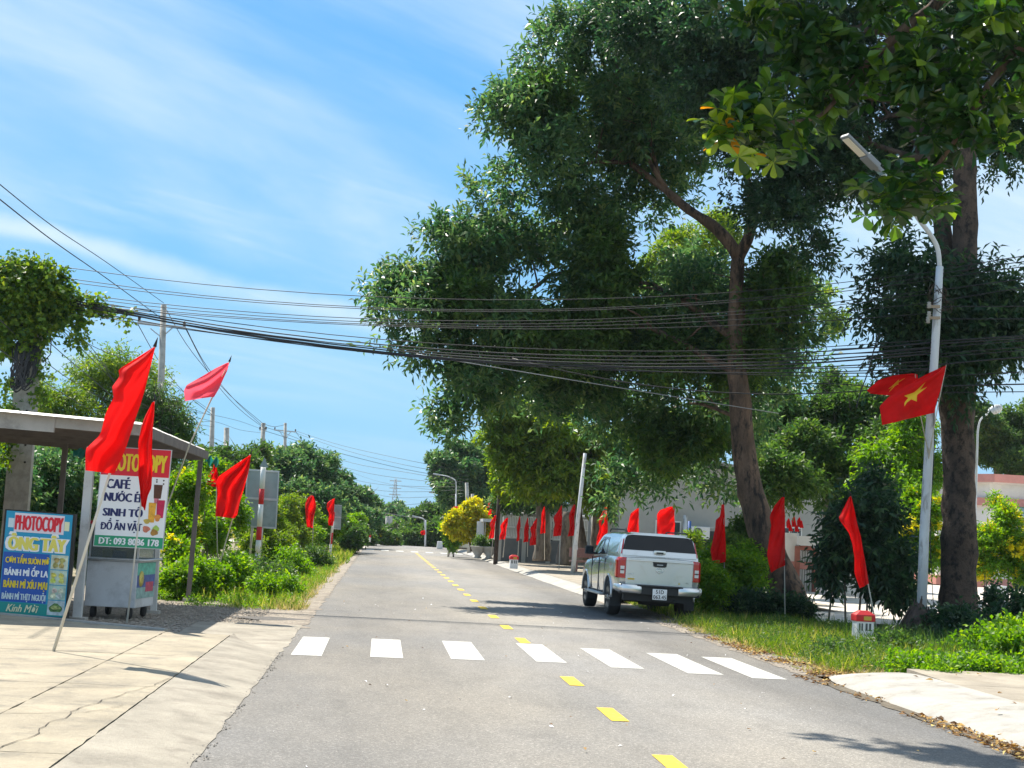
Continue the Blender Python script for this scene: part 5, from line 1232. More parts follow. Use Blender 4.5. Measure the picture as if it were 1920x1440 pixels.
for i, pts in enumerate([[(307,572,50),(360,660,66),(430,740,84),(494,795,95)], [(347,612,50),(390,690,66),(445,755,84),(494,800,95)], [(347,614,50),(400,712,68),(450,768,84),(497,804,95)], [(258,607,50),(300,680,62),(345,735,70),(398,778,75)],
      [(494,795,95),(515,800,110),(535,796,120)], [(494,800,95),(540,815,125),(580,835,160),(623,872,230)], [(554,808,120),(570,830,150),(595,850,185),(636,880,230)]]):
    wire(['wire dropping from the pole tip behind the pink flag', 'first wire from the crossarm end to the white box pole', 'second wire from the crossarm end to the white box pole', 'wire from the crossarm left end to the lone grey pole', 'short wire linking the white box pole and the slender pole', 'wire from the white box pole to the tiny distant pole', 'wire from the slender pole arm to the tiny distant pole'][i], pts, .014+.004*(i > 3), group=G4)
G5 = 'slack service wires behind the vine'
for i, pts in enumerate([[(105,585,31.4),(170,650,40),(240,720,55),(398,780,75)], [(112,600,31.4),(180,670,40),(260,750,55),(398,790,75)], [(108,610,31.4),(190,690,42),(280,775,58),(398,800,75)], [(95,600,31.4),(180,652,42),(290,700,58),(398,772,75)], [(90,640,31.4),(160,700,40),(260,780,56),(390,860,75)], [(0,655,28),(90,720,36),(180,775,48),(280,830,60)],
     [(0,600,29),(100,690,38),(180,740,48),(300,800,60)], [(340,770,60),(398,778,75),(450,790,85),(494,806,95)], [(340,800,62),(398,790,75),(450,806,85),(494,812,95)], [(300,760,60),(360,800,70),(420,830,82),(494,860,95)]]):
    wire('%s slack wire falling from the vine toward the rear poles' % ordn[i], pts, .010, group=G5)
G6 = 'distant wires spanning the sky gap'
for i, pts in enumerate([[(555,808,120),(640,835,112),(760,862,105),(880,885,104)], [(555,812,120),(650,845,112),(760,872,105),(880,893,104)], [(497,808,95),(620,845,98),(760,880,100),(880,900,104)], [(540,830,120),(660,868,112),(770,887,106),(880,906,104)], [(560,850,120),(680,885,112),(780,900,106),(870,908,104)],
     [(590,880,140),(690,905,125),(780,912,110),(870,913,104)], [(600,895,140),(700,918,125),(790,922,110),(870,917,104)], [(640,905,150),(720,930,130),(800,932,112),(870,925,104)], [(650,925,150),(730,945,130),(800,943,112),(870,930,104)], [(624,872,230),(700,900,180),(780,915,130),(870,920,104)]]):
    wire('%s distant wire across the sky gap above the road' % ordn[i], pts, .014, group=G6)
wire3('near wire low across the far bend', (705, 745, 790), (958, 966, 972), (150, 128), r=.03, group=G6)

# ------------------------------------------------------------------ signs
def panel_plane(TL, TR, BL):
    """plane(u, v, w) for a flat rectangle, u 0..1 left to right, v 0..1 bottom to top, w metres towards the viewer"""
    ex = TR-TL; ez = TL-BL; n = ex.cross(ez).normalized()
    if n.y > 0: n = -n
    return (lambda u, v, w: BL+ex*u+ez*v+n*w), n
def rectm(name, pl, r, w, m, parent, th=.003, depth=None):
    u0, v0, u1, v1 = r; a, b, c, d = pl(u0, v0, w), pl(u1, v0, w), pl(u1, v1, w), pl(u0, v1, w)
    n = (pl(0, 0, 1)-pl(0, 0, 0)); mb = MB(); mb.prism([a, b, c, d], -n*(depth or th)); return mb.build(name, m, parent)
def blob(name, pl, c, r, w, m, parent, asp=1.0, n=14, wob=.12, seed=0):
    mb = MB(); P_ = []
    for i in range(n):
        a = 2*PI*i/n; k = 1+wob*math.sin(3*a+seed)+wob*.6*math.sin(5*a+seed*2)
        P_.append(pl(c[0]+r*k*math.cos(a), c[1]+r*asp*k*math.sin(a), w))
    mb.add(P_, [tuple(range(n))]); return mb.build(name, m, parent)
# menu light box
def menu_board():
    Y = 23.0; TL, TR, BR = at(13, 957, Y), at(137, 966, Y), at(121, 1158, Y); BL = TL+(BR-TR)
    base = BL.lerp(BR, .5); base.z = .0; root = empty('menu_board', base); tag(root, 'blue PHOTOCOPY menu board with yellow and white food names standing on the ground', 'sign board')
    pl0, n = panel_plane(TL-base, TR-base, BL-base); pl = pl0
    rectm('case', pl, (-.03, -.012, 1.03, 1.012), .0, M['black'], root, depth=.18)
    f = rectm('face', pl, (0, 0, 1, 1), .006, M['teal'], root)
    rectm('blue_band', pl, (0.01, .12, .70, .60), .009, M['blue'], root)
    rectm('green_band', pl, (0.01, .005, .99, .115), .009, mat('board_green', (.01, .28, .24), .5), root)
    rectm('white_strip', pl, (.13, .80, .88, .985), .009, mat('pinkish_white', (.80, .70, .74), .5), root)
    rectm('white_strip', pl, (.04, .84, .125, .93), .009, M['pale_print'], root); rectm('white_strip', pl, (.885, .84, .96, .93), .009, M['cream_print'], root)
    tx = lambda s, m, r, **k: text_mesh('lettering', s, m, r, root, pl, **k)
    tx('PHOTOCOPY', M['red_print'], (.15, .82, .86, .965), bold=.035, th=.009)
    tx('ÔNG TÂY', M['white_clean'], (.05, .615, .95, .80), bold=.07, th=.009)
    tx('ÔNG TÂY', mat('name_yellow', (.82, .70, .12), .5), (.075, .628, .925, .787), bold=.035, th=.013)
    tx('CƠM TẤM SƯỜN MỠ', M['yellow_print'], (.05, .495, .70, .585), bold=.03, th=.011)
    tx('BÁNH MÌ ỐP LA', M['white_clean'], (.05, .375, .70, .475), bold=.03, th=.011)
    tx('BÁNH MÌ XÍU MẠI', M['yellow_print'], (.05, .235, .70, .345), bold=.03, th=.011)
    tx('BÁNH MÌ THỊT NGUỘI', M['pale_print'], (.04, .125, .69, .225), bold=.03, th=.011)
    tx('Kính Mời', M['cream_print'], (.12, .025, .60, .105), shear=.35, bold=.015, th=.013)
    cols = [((.62, .66, .50), (.45, .36, .12)), ((.55, .66, .52), (.75, .62, .12)), ((.40, .55, .45), (.76, .74, .60)), ((.52, .60, .60), (.12, .22, .06))]
    for i, (a, b) in enumerate(cols):
        v1 = .60-i*.148; ph = rectm('food_photo', pl, (.73, v1-.140, .985, v1), .010, mat('photo_ground', a, .5, var=.3, vscale=9), root)
        rr = random.Random(i)
        for q in range(4 if i < 3 else 1):
            c = (.80+(q % 2)*.10+rr.uniform(-.02, .02), v1-.05-(q//2)*.05) if i < 3 else (.855, v1-.07)
            blob('food', pl, c, .042 if i < 3 else .10, .015+q*.001, mat('food', tuple(min(.8, x*rr.uniform(.8, 1.2)) for x in b), .5, var=.5, vscale=18), ph, .62 if i < 3 else .42, seed=q+i)
        if i == 3: blob('filling', pl, (.855, v1-.066), .075, .02, mat('salad', (.45, .50, .16), .5, var=.5, vscale=25), ph, .25, seed=2)
menu_board()
def banner():
    Y = 23.45; TL, TR, BR = at(194, 838, Y), at(321, 845, Y), at(304, 1029, Y); BL = TL+(BR-TR)
    base = BL.lerp(BR, .5); root = empty('banner_sign', base); tag(root, 'white banner headed PHOTOCOPY in yellow on red with drinks pictured, hung under the shed roof', 'banner')
    pl, n = panel_plane(TL-base, TR-base, BL-base)
    rectm('panel', pl, (0, 0, 1, 1), 0, M['white_clean'], root, depth=.02)
    rectm('frame', pl, (-.012, -.008, 1.012, 1.008), -.006, M['steel'], root, depth=.03)
    rectm('red_header', pl, (.0, .72, 1, 1), .003, M['red_print'], root); rectm('green_footer', pl, (0, 0, 1, .108), .003, M['green_print'], root)
    tx = lambda s, m, r, **k: text_mesh('lettering', s, m, r, root, pl, **k)
    tx('PHOTOCOPY', M['yellow_print'], (.06, .765, .95, .945), bold=.03, th=.003)
    nv = M['navy_print']
    tx('CAFÉ', nv, (.10, .585, .44, .705), bold=.03); tx('NƯỚC ÉP', nv, (.09, .455, .66, .565), bold=.03); tx('SINH TỐ', nv, (.09, .305, .66, .43), bold=.03); tx('ĐỒ ĂN VẶT', nv, (.08, .145, .67, .285), bold=.025)
    tx('ĐT: 093 8086 178', M['white_clean'], (.07, .02, .94, .088), bold=.03, th=.003)
    def col(n_, c): return mat(n_, c, .5, var=.2, vscale=20)
    for i in range(6): blob('coffee_bean', pl, (.83+.12*math.sin(i*2.1), .66+.035*math.cos(i*1.7)), .012, .004, col('bean', (.03, .015, .01)), root, .7)
    def cup(c, w, h, m, seed=0):
        mb = MB(); mb.add([pl(c[0]-w*.4, c[1]-h/2, .005), pl(c[0]+w*.4, c[1]-h/2, .005), pl(c[0]+w*.5, c[1]+h/2, .005), pl(c[0]-w*.5, c[1]+h/2, .005)], [(0, 1, 2, 3)]); mb.build('drink_picture', m, root)
    cup((.86, .575), .13, .14, col('coffee', (.10, .035, .015))); cup((.92, .40), .12, .18, col('berry', (.62, .01, .08))); cup((.80, .36), .11, .20, col('orange', (.85, .42, .03)))
    cup((.85, .48), .07, .05, col('pink', (.75, .2, .25)))
    blob('fruit_picture', pl, (.89, .31), .045, .007, col('peach', (.80, .30, .06)), root, .8); blob('fruit_picture', pl, (.74, .27), .05, .006, col('pine', (.62, .45, .08)), root, .5)
    blob('snack_picture', pl, (.74, .19), .055, .005, col('snack', (.66, .20, .12)), root, .6, seed=1); blob('snack_picture', pl, (.86, .16), .055, .006, col('burger', (.45, .22, .04)), root, .6, seed=2); blob('snack_picture', pl, (.88, .20), .05, .0055, col('lime', (.40, .60, .10)), root, .6, seed=3)
banner()

# road signs seen from behind
def striped_post(root, base, foot, top, Y, bands, r=.045):
    n = len(bands); a = at(*foot, Y)-base; b = at(*top, Y)-base
    t0 = 0
    for (t1, c) in bands:
        mb = MB(); mb.cyl(a.lerp(b, t0), a.lerp(b, t1), r, 12); mb.build('post_band', M['red'] if c == 'r' else M['white'], root); t0 = t1
M['sign_back'] = mat('sign_back', (.34, .40, .41), .5, .35, var=.12, vscale=2.5, dirt=(.22, .27, .26), dscale=1.6, trans=.12)
base = at(481, 1074, 42.4); base.z = 0
rt = empty('road_sign', base); tag(rt, 'large grey sign back on two posts behind a red and white striped post', 'road sign', 'backs of road signs on the left verge')
pl, n = panel_plane(at(463, 879, 42.6)-base, at(524, 883, 42.6)-base, at(457, 988, 42.6)-base)
rectm('sign_plate', pl, (0, 0, 1, 1), 0, M['sign_back'], rt, depth=.03)
for r in ((0, 0, 1, .03), (0, .97, 1, 1), (0, 0, .04, 1), (.96, 0, 1, 1), (0, .48, 1, .52), (.48, 0, .53, 1)): rectm('frame_bar', pl, r, .03+.003*r[0], M['steel'], rt, depth=.04)
for u in (.30, .60):
    mb = MB(); a = pl(u, .3, -.05); mb.cyl(Vector((a.x-.05, a.y, -base.z)), pl(u, .9, -.05), .035, 8); mb.build('post', M['steel'], rt)
base = at(480, 1080, 42); base.z = 0
rt = empty('road_sign', base); tag(rt, 'red and white striped post with the grey back of a small triangular sign', 'road sign', 'backs of road signs on the left verge')
striped_post(rt, base, (480, 1084), (494, 875), 42, [(.22, 'w'), (.34, 'w'), (.46, 'r'), (.66, 'w'), (.80, 'r'), (1, 'w')], .075)
mb = MB(); c = at(495, 872, 41.9)-base; mb.prism([c+Vector((-.13, 0, -.06)), c+Vector((.13, 0, -.06)), c+Vector((0, 0, .22))], (0, -.02, 0)); mb.build('sign_plate', M['sign_back'], rt)
base = at(634, 1010, 68); base.z = 0
rt = empty('road_sign', base); tag(rt, 'small rectangular grey sign back next to the red flag on the left verge', 'road sign', 'backs of road signs on the left verge')
pl, n = panel_plane(at(627, 946, 68)-base, at(641, 947, 68)-base, at(625, 992, 68)-base)
rectm('sign_plate', pl, (0, 0, 1, 1), 0, M['sign_back'], rt, depth=.03)
for r in ((0, .47, 1, .52), (0, 0, 1, .03), (0, .97, 1, 1)): rectm('frame_bar', pl, r, .02, M['steel'], rt, depth=.03)
striped_post(rt, base, (618, 1046), (626, 960), 67.6, [(.3, 'w'), (.55, 'r'), (.8, 'w'), (1, 'r')], .06)
base = at(692, 1018, 106); base.z = 0
rt = empty('road_sign', base); tag(rt, 'white backed triangular warning sign on a short banded post far up the left verge', 'road sign', 'backs of road signs on the left verge')
mb = MB(); mb.prism([at(690, 989, 106)-base, at(701, 989, 106)-base, at(696, 977, 106)-base], (0, -.03, 0)); mb.build('sign_plate', M['white'], rt)
striped_post(rt, base, (693, 1016), (696, 984), 106.2, [(.25, 'w'), (.45, 'r'), (.7, 'w'), (1, 'w')], .07)

# kilometre stones
def km_stone(px, py, Y, label, s=1.0, letters=True):
    base = at(px, py, Y); base.z = 0 if Y < 30 else .14; root = empty('kilometre_stone', base, R(4)); tag(root, label, 'milestone', 'kilometre stones')
    K = .56
    mb = MB(); mb.box((0, 0, .36*s*K), (.34*s, .24*s, .72*s*K)); b = mb.build('stone', M['white'], root, bevel=.015)
    mb = MB(); mb.box((0, 0, .81*s*K), (.38*s, .28*s, .22*s*K)); cp = mb.build('red_band', M['red'], root, bevel=.02)
    mb = MB()
    top = .92*s*K; w, d = .19*s, .14*s
    mb.add([(-w, -d, top), (w, -d, top), (w, d, top), (-w, d, top), (-w*.45, -d*.45, top+.075*s), (w*.45, -d*.45, top+.075*s), (w*.45, d*.45, top+.075*s), (-w*.45, d*.45, top+.075*s)], [(0,1,5,4),(1,2,6,5),(2,3,7,6),(3,0,4,7),(4,5,6,7)])
    mb.build('cap', M['red'], root)
    mb = MB(); mb.box((.03*s, -.142*s, .81*s*K), (.15*s, .01, .075*s)); mb.build('yellow_tag', M['sticker'], root)
    pl = lambda u, v, w_: Vector((u, -.122*s-w_, v))
    for i, (u0, u1) in enumerate(((-.13, -.10), (-.08, -.05), (0.0, .04), (.07, .11))): rectm('painted_stroke', pl, (u0*s, .40*s*K, u1*s, .64*s*K), .003, M['dark_steel'], root)
    return root
km_stone(1617, 1214, 26.6, 'red capped white kilometre stone half hidden in roadside weeds at the right', 1.0)
km_stone(963, 1058, 62.0, 'red capped white kilometre stone on the far pavement kerb', 1.0)

# ------------------------------------------------------------------ shed with corrugated roof
M['zinc'] = mat('zinc_sheet', (.38, .38, .37), .5, .4, var=.1, dirt=(.32, .29, .26), dscale=1.5)
M['post_white'] = mat('post_white', (.62, .62, .60), .6, var=.08, dirt=(.36, .35, .33), dscale=3, dlo=.55, dhi=.75)
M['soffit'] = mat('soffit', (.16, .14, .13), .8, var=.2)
M['fascia'] = mat('fascia_grey', (.40, .39, .37), .6, var=.12, dirt=(.2, .19, .18), dscale=2.4, dlo=.5, dhi=.7)
def shed():
    root = empty('shop_shed', (-6, 26.5, 0)); o = Vector((-6, 26.5, 0)); tag(root, 'open sided shop shed with a low corrugated metal roof on slim posts', 'shed')
    x0, x1, y0, y1 = -14.0, -3.80, 22.95, 30.7; zl, zr = 3.42, 3.02
    def zz(x): return zl+(zr-zl)*(x-x0)/(x1-x0)
    # corrugated roof sheets, laid in bays
    bays = 8
    for b in range(bays):
        ya = y0-.25+(y1+.4-y0)*b/bays; yb = y0-.25+(y1+.4-y0)*(b+1)/bays+.05; mb = MB(); vs = []; n = 22
        for i in range(n+1):
            y = ya+(yb-ya)*i/n; d = .018*(1 if i % 2 else -1)
            for x in (x0, x1): vs.append(Vector((x, y, zz(x)+.10+d+.004*(b % 2)))-o)
        fs = [(2*i, 2*i+1, 2*i+3, 2*i+2) for i in range(n)]
        mb.add(vs, fs); ob = mb.build('roof_sheet', M['zinc'], root)
        md = ob.modifiers.new('s', 'SOLIDIFY'); md.thickness = .006
    # fascia beams and rafters
    mb = MB(); mb.bar(Vector((x0, y0, zz(x0)-.10))-o, Vector((-5.15, y0, zz(-5.15)-.02))-o, .06, .27); mb.build('fascia', M['fascia'], root)
    mb = MB(); mb.bar(Vector((-5.15, y0+.02, zz(-5.15)+.0))-o, Vector((x1+.05, y0+.02, zz(x1)+.0))-o, .06, .16); mb.build('fascia', M['fascia'], root)
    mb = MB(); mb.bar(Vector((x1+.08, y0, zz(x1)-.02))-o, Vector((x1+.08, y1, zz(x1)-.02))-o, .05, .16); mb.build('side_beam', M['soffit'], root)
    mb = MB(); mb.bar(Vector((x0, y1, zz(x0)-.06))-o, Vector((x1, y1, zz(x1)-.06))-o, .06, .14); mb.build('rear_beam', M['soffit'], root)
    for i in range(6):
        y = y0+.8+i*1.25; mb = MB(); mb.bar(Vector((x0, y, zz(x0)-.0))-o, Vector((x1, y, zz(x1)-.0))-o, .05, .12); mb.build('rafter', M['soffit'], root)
    for i, (fx, fy_, tx_, tyy, Y, w) in enumerate(((145,1156,172,838,23.6,.13),(288,1145,305,845,26,.10),(353,1118,376,864,30.3,.09))):
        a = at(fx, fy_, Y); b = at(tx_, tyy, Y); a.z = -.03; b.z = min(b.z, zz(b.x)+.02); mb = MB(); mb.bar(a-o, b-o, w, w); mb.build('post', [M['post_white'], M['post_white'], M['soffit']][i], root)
        mb = MB(); mb.box(Vector((a.x, a.y, .02))-o, (w*2.2, w*2.2, .06)); mb.build('base_plate', M['concrete_pole'], root)
    for x in (-13, -9.5): mb = MB(); mb.bar(Vector((x, 23.3, -.03))-o, Vector((x, 23.3, 3.2))-o, .12, .12); mb.build('post', M['post_white'], root)
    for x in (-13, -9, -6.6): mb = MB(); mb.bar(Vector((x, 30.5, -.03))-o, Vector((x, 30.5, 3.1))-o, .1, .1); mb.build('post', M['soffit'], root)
    # back wall with boards, dark interior counter
    mb = MB()
    for i in range(14): mb.box(Vector((-13.6+i*.40, 30.6, 1.15))-o, (.37, .03, 2.3), 0)
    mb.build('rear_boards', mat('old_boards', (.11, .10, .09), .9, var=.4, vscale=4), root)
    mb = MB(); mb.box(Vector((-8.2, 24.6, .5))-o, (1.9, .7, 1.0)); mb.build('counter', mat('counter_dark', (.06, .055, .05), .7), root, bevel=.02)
shed()
net = MB(); vs = []
for i in range(13):
    for j in range(5):
        p = at(386+i*2.0, 856+j*3.2+i*.4+5*math.sin(i*1.1+j), 31.5+.3*math.sin(i+j)); vs.append(p)
net.add(vs, [(i*5+j, i*5+j+1, (i+1)*5+j+1, (i+1)*5+j) for i in range(12) for j in range(4)], 0, True)
o = net.build('shade_net', mat('shade_net', (.02, .20, .17), .8, trans=.5)); tag(o, 'strip of teal shade net fluttering off the rear corner of the shed', 'shade net', 'teal shade nets')
net = MB(); vs = []
for i in range(7):
    for j in range(4): vs.append(at(137+i*4, 842+j*5+3*math.sin(i*1.3+j), 24.5+.2*math.sin(i+j)))
net.add(vs, [(i*4+j, i*4+j+1, (i+1)*4+j+1, (i+1)*4+j) for i in range(6) for j in range(3)], 0, True)
o = net.build('shade_net', mat('shade_net_b', (.03, .25, .22), .8, trans=.5)); tag(o, 'scrap of teal shade net under the roof beside the large flag', 'shade net', 'teal shade nets')

# snack cart
def cart():
    c = at(222, 1150, 24.7); c.z = 0; root = empty('snack_cart', c, R(-8)); tag(root, 'white metal snack cart with glass display case parked in the shade behind the banner', 'cart')
    mb = MB(); mb.box((0, 0, .56), (.84, 1.0, .74)); mb.build('cabinet', mat('cart_white', (.62, .63, .64), .5, var=.06, dirt=(.42, .42, .42), dscale=2), root, bevel=.015)
    mb = MB(); mb.tube([(-.46, -.56, .97), (.46, -.56, .97), (.52, -.5, .97), (.52, .5, .97), (-.46, .5, .97)], .02, 8); mb.build('rail', M['steel'], root)
    mb = MB(); mb.box((0, 0, .945), (.9, 1.04, .025)); mb.build('worktop', M['steel'], root, bevel=.005)
    gl = mat('cart_glass', (.35, .42, .42), .1, spec=.8); 
    b = gl.node_tree.nodes['Principled BSDF']; b.inputs['Transmission Weight'].default_value = .75; b.inputs['IOR'].default_value = 1.1
    for (cc, s) in (((0, -.46, 1.22), (.80, .008, .5)), ((.40, 0, 1.22), (.008, .92, .5)), ((-.40, 0, 1.22), (.008, .92, .5))): mb = MB(); mb.box(cc, s); mb.build('glass_pane', gl, root)
    for x in (-.40, .40):
        for y in (-.46, .46): mb = MB(); mb.box((x, y, 1.24), (.03, .03, .58)); mb.build('corner_post', M['steel'], root)
    mb = MB(); mb.box((0, 0, 1.55), (.9, 1.04, .05)); mb.build('canopy', M['red'], root)
    for i, (x, y, w, h, cl) in enumerate(((-.2, -.2, .12, .16, (.6, .45, .05)), (.02, -.22, .2, .14, (.05, .12, .4)), (.22, -.2, .14, .2, (.6, .5, .35)), (.0, .1, .3, .1, (.3, .3, .32)))): mb = MB(); mb.box((x, y, .96+h/2), (w, .14, h)); mb.build('food_tray', mat('tray', cl, .5), root, bevel=.01)
    # printed side panel
    for i, (y0, y1, z0, z1, cl) in enumerate(((-.48, .48, .72, .92, (.10, .45, .35)), (-.48, .48, .52, .72, (.05, .10, .32)), (-.48, .48, .34, .52, (.25, .42, .40)), (-.02, .40, .44, .60, (.5, .05, .12)))):
        mb = MB(); mb.box((.423+i*.001, (y0+y1)/2, (z0+z1)/2), (.006, y1-y0, z1-z0)); mb.build('side_print', mat('print', cl, .5, var=.3, vscale=12), root)
    mb = MB(); mb.lathe([(.001, .0), (.13, .0), (.13, .006), (.001, .006)], (.427, -.28, .66), 18, 0, 'x'); mb.build('round_print', mat('print_yellow', (.62, .5, .12), .5, var=.4, vscale=14), root)
    for x in (-.3, .3):
        for y in (-.38, .38):
            mb = MB(); mb.lathe([(.02, -.03), (.09, -.03), (.10, 0), (.09, .03), (.02, .03)], (x, y, .10), 16, 0, 'x'); mb.box((x, y, .17), (.05, .08, .06)); mb.build('caster_wheel', M['rubber'], root)
    mb = MB(); mb.lathe([(.02, -.14), (.12, -.12), (.15, -.02), (.10, .1), (.03, .14)], (-.5, -.35, .72), 12); mb.build('green_bag', mat('bag_green', (.05, .14, .08), .6, trans=.2), root)
cart()
for i, (x, y, h) in enumerate(((-6.6, 24.6, .8), (-6.9, 25.2, .45))):
    mb = MB(); mb.box((0, 0, h/2), (.5, .4, h)); o = mb.build('crate', mat('crate', (.05, .06, .07), .6), None, (x, y, -.02), bevel=.02); tag(o, ['dark tall storage bin in shade behind the menu board', 'low dark crate in shade behind the menu board'][i], 'crate')
# ------------------------------------------------------------------ buildings and things along the right
M['grey_wall'] = mat('grey_plaster', (.40, .40, .37), .92, var=.08, vscale=.8, dirt=(.30, .29, .26), dscale=.9, dlo=.55, dhi=.75)
M['white_wall'] = mat('white_plaster', (.76, .72, .66), .9, var=.05, dirt=(.55, .49, .42), dscale=.8, dlo=.58, dhi=.78)
M['pink_trim'] = mat('pink_trim', (.62, .27, .22), .85, var=.08)
M['dark_pane'] = mat('dark_pane', (.05, .06, .065), .15)
M['roof_white'] = mat('roof_pale', (.48, .49, .50), .6, var=.05)
M['brick_red'] = mat('brick_red', (.34, .12, .08), .9, var=.2)
M['tile_roof'] = mat('fibre_roof', (.34, .34, .33), .9, var=.15)
# grey low building behind the pickup
def grey_building():
    Y = 60; root = empty('grey_building', (15, 64, 0)); o = Vector((15, 64, 0)); tag(root, 'plain grey rendered building with sloping roof and an air conditioner behind the pickup', 'building')
    xl, xr = 9.9, 21.5; zl = 4.6; D = 9
    mb = MB()
    prof = [(xl, -.1), (xr, -.1), (xr, 3.7), (xl+3.4, 4.9), (xl, 3.9)]
    mb.prism([Vector((x, Y, z))-o for x, z in prof], (0, D, 0)); mb.build('wall', M['grey_wall'], root)
    for (a, b) in (((xl-.4, 3.88), (xl+3.4, 5.05)), ((xl+3.4, 5.05), (xr+.4, 3.78))):
        mb = MB(); mb.prism([Vector((a[0], Y-.5, a[1]))-o, Vector((b[0], Y-.5, b[1]))-o, Vector((b[0], Y-.5, b[1]+.12))-o, Vector((a[0], Y-.5, a[1]+.12))-o], (0, D+1, 0)); mb.build('roof', M['tile_roof'], root)
    c = at(1316, 1018, 59.7); mb = MB(); mb.box(Vector((c.x, Y-.006, 1.55))-o, (1.5, .03, 1.2)); w = mb.build('window', M['dark_pane'], root)
    c = at(1311, 988, 59.5); mb = MB(); mb.box(Vector((c.x+.1, Y-.3, c.z))-o, (1.0, .6, .05)); mb.build('canopy', M['roof_white'], root)
    c = at(1540, 978, 59.5); mb = MB(); mb.box(Vector((c.x+.6, Y-.2, c.z))-o, (.9, .4, .06)); mb.build('canopy', M['dark_steel'], root)
    for x0 in (12.0, 17.2, 19.4):
        mb = MB(); mb.box(Vector((x0, Y-.01, 1.9))-o, (1.1, .04, 1.2)); f = mb.build('window', M['white'], root)
        mb = MB(); mb.box(Vector((x0-.26, Y-.04, 1.9))-o, (.46, .02, 1.08)); mb.box(Vector((x0+.26, Y-.04, 1.9))-o, (.46, .02, 1.08)); mb.build('pane', M['dark_pane'], f)
    c = at(1313, 999, 59.2); r = empty('air_conditioner', c); tag(r, 'white outdoor air conditioner unit mounted on the grey wall', 'air conditioner')
    mb = MB(); mb.box((0, .1, 0), (.78, .34, .50)); mb.build('casing', M['white'], r, bevel=.02)
    mb = MB(); mb.lathe([(.001, 0), (.20, 0), (.20, .02), (.001, .02)], (-.12, -.095, 0), 20, 0, 'y'); mb.build('fan_grille', M['dark_steel'], r)
    mb = MB(); mb.tube([(-.12+.1*math.cos(a), -.12, .1*math.sin(a)) for a in [k*PI/6 for k in range(13)]], .008, 4); mb.lathe([(.001, 0), (.05, 0), (.05, .02), (.001, .02)], (-.12, -.13, 0), 10, 0, 'y'); mb.build('fan_ring', M['white'], r)
grey_building()
def post(name, label, cat, px, pyb, pyt, Y, r, m, sq=False, group=None, z0=0.0):
    a = at(px, pyb, Y); a.z = z0; b = at(px, pyt, Y); mb = MB()
    if sq: mb.box((0, 0, (b.z-z0)/2), (r*2, r*2, b.z-z0))
    else: mb.tube([(0, 0, 0), (b.x-a.x, 0, b.z-z0)], r, 10)
    o = mb.build(name, m, None, a); tag(o, label, cat, group); return o
post('drain_pipe', 'white drain pipe standing against the grey wall', 'pipe', 1285, 1060, 966, 59.4, .09, M['white_pole'])
post('blue_pole', 'blue pole standing beside the white drain pipe', 'pole', 1293, 1060, 977, 58, .07, mat('blue_paint', (.01, .08, .30), .5))
r = empty('blue_rack', at(1305, 1035, 46)); tag(r, 'slanting bright blue rack bars just behind the pickup tail', 'rack')
for k in range(3):
    mb = MB(); mb.bar((-.10+.10*k, 0, -.25), (.16+.10*k, 0, .12), .05, .05); mb.build('bar', mat('blue_bar', (.01, .14, .42), .5), r)
# white gate wall with brown framed panels
def gate():
    Y = 54; root = empty('gate_wall', at(1520, 1120, Y)); root.location.z = 0; o = root.location.copy(); tag(root, 'white gate wall with brown framed openings and a pale beam on top', 'gate')
    def q(px0, py0, px1, py1, dy, d, m, name):
        a = at(px0, py1, Y+dy); b = at(px1, py0, Y+dy); z0 = max(a.z, 0)
        mb = MB(); mb.box(Vector(((a.x+b.x)/2, Y+dy, (z0+b.z)/2))-o, (abs(b.x-a.x), d, b.z-z0)); return mb.build(name, m, root)
    q(1436, 1000, 1496, 1122, 0, .4, M['white_wall'], 'pillar'); q(1560, 1012, 1640, 1122, .1, .4, M['white_wall'], 'wall')
    q(1492, 1012, 1640, 1022, -.1, .6, M['white_wall'], 'beam')
    q(1488, 1024, 1499, 1122, -.25, .25, M['brick_red'], 'frame_post'); q(1523, 1028, 1530, 1122, -.25, .25, M['brick_red'], 'frame_post')
    q(1499, 1024, 1523, 1031, -.25, .2, M['brick_red'], 'frame_beam'); q(1499, 1031, 1523, 1122, -.1, .06, M['grey_wall'], 'gate_leaf')
    for k in range(5): q(1501+k*4.6, 1033, 1502.2+k*4.6, 1120, -.2, .04, M['white'], 'gate_bar')
    q(1436, 1060, 1640, 1064, -.22, .05, M['pink_trim'], 'band')
gate()
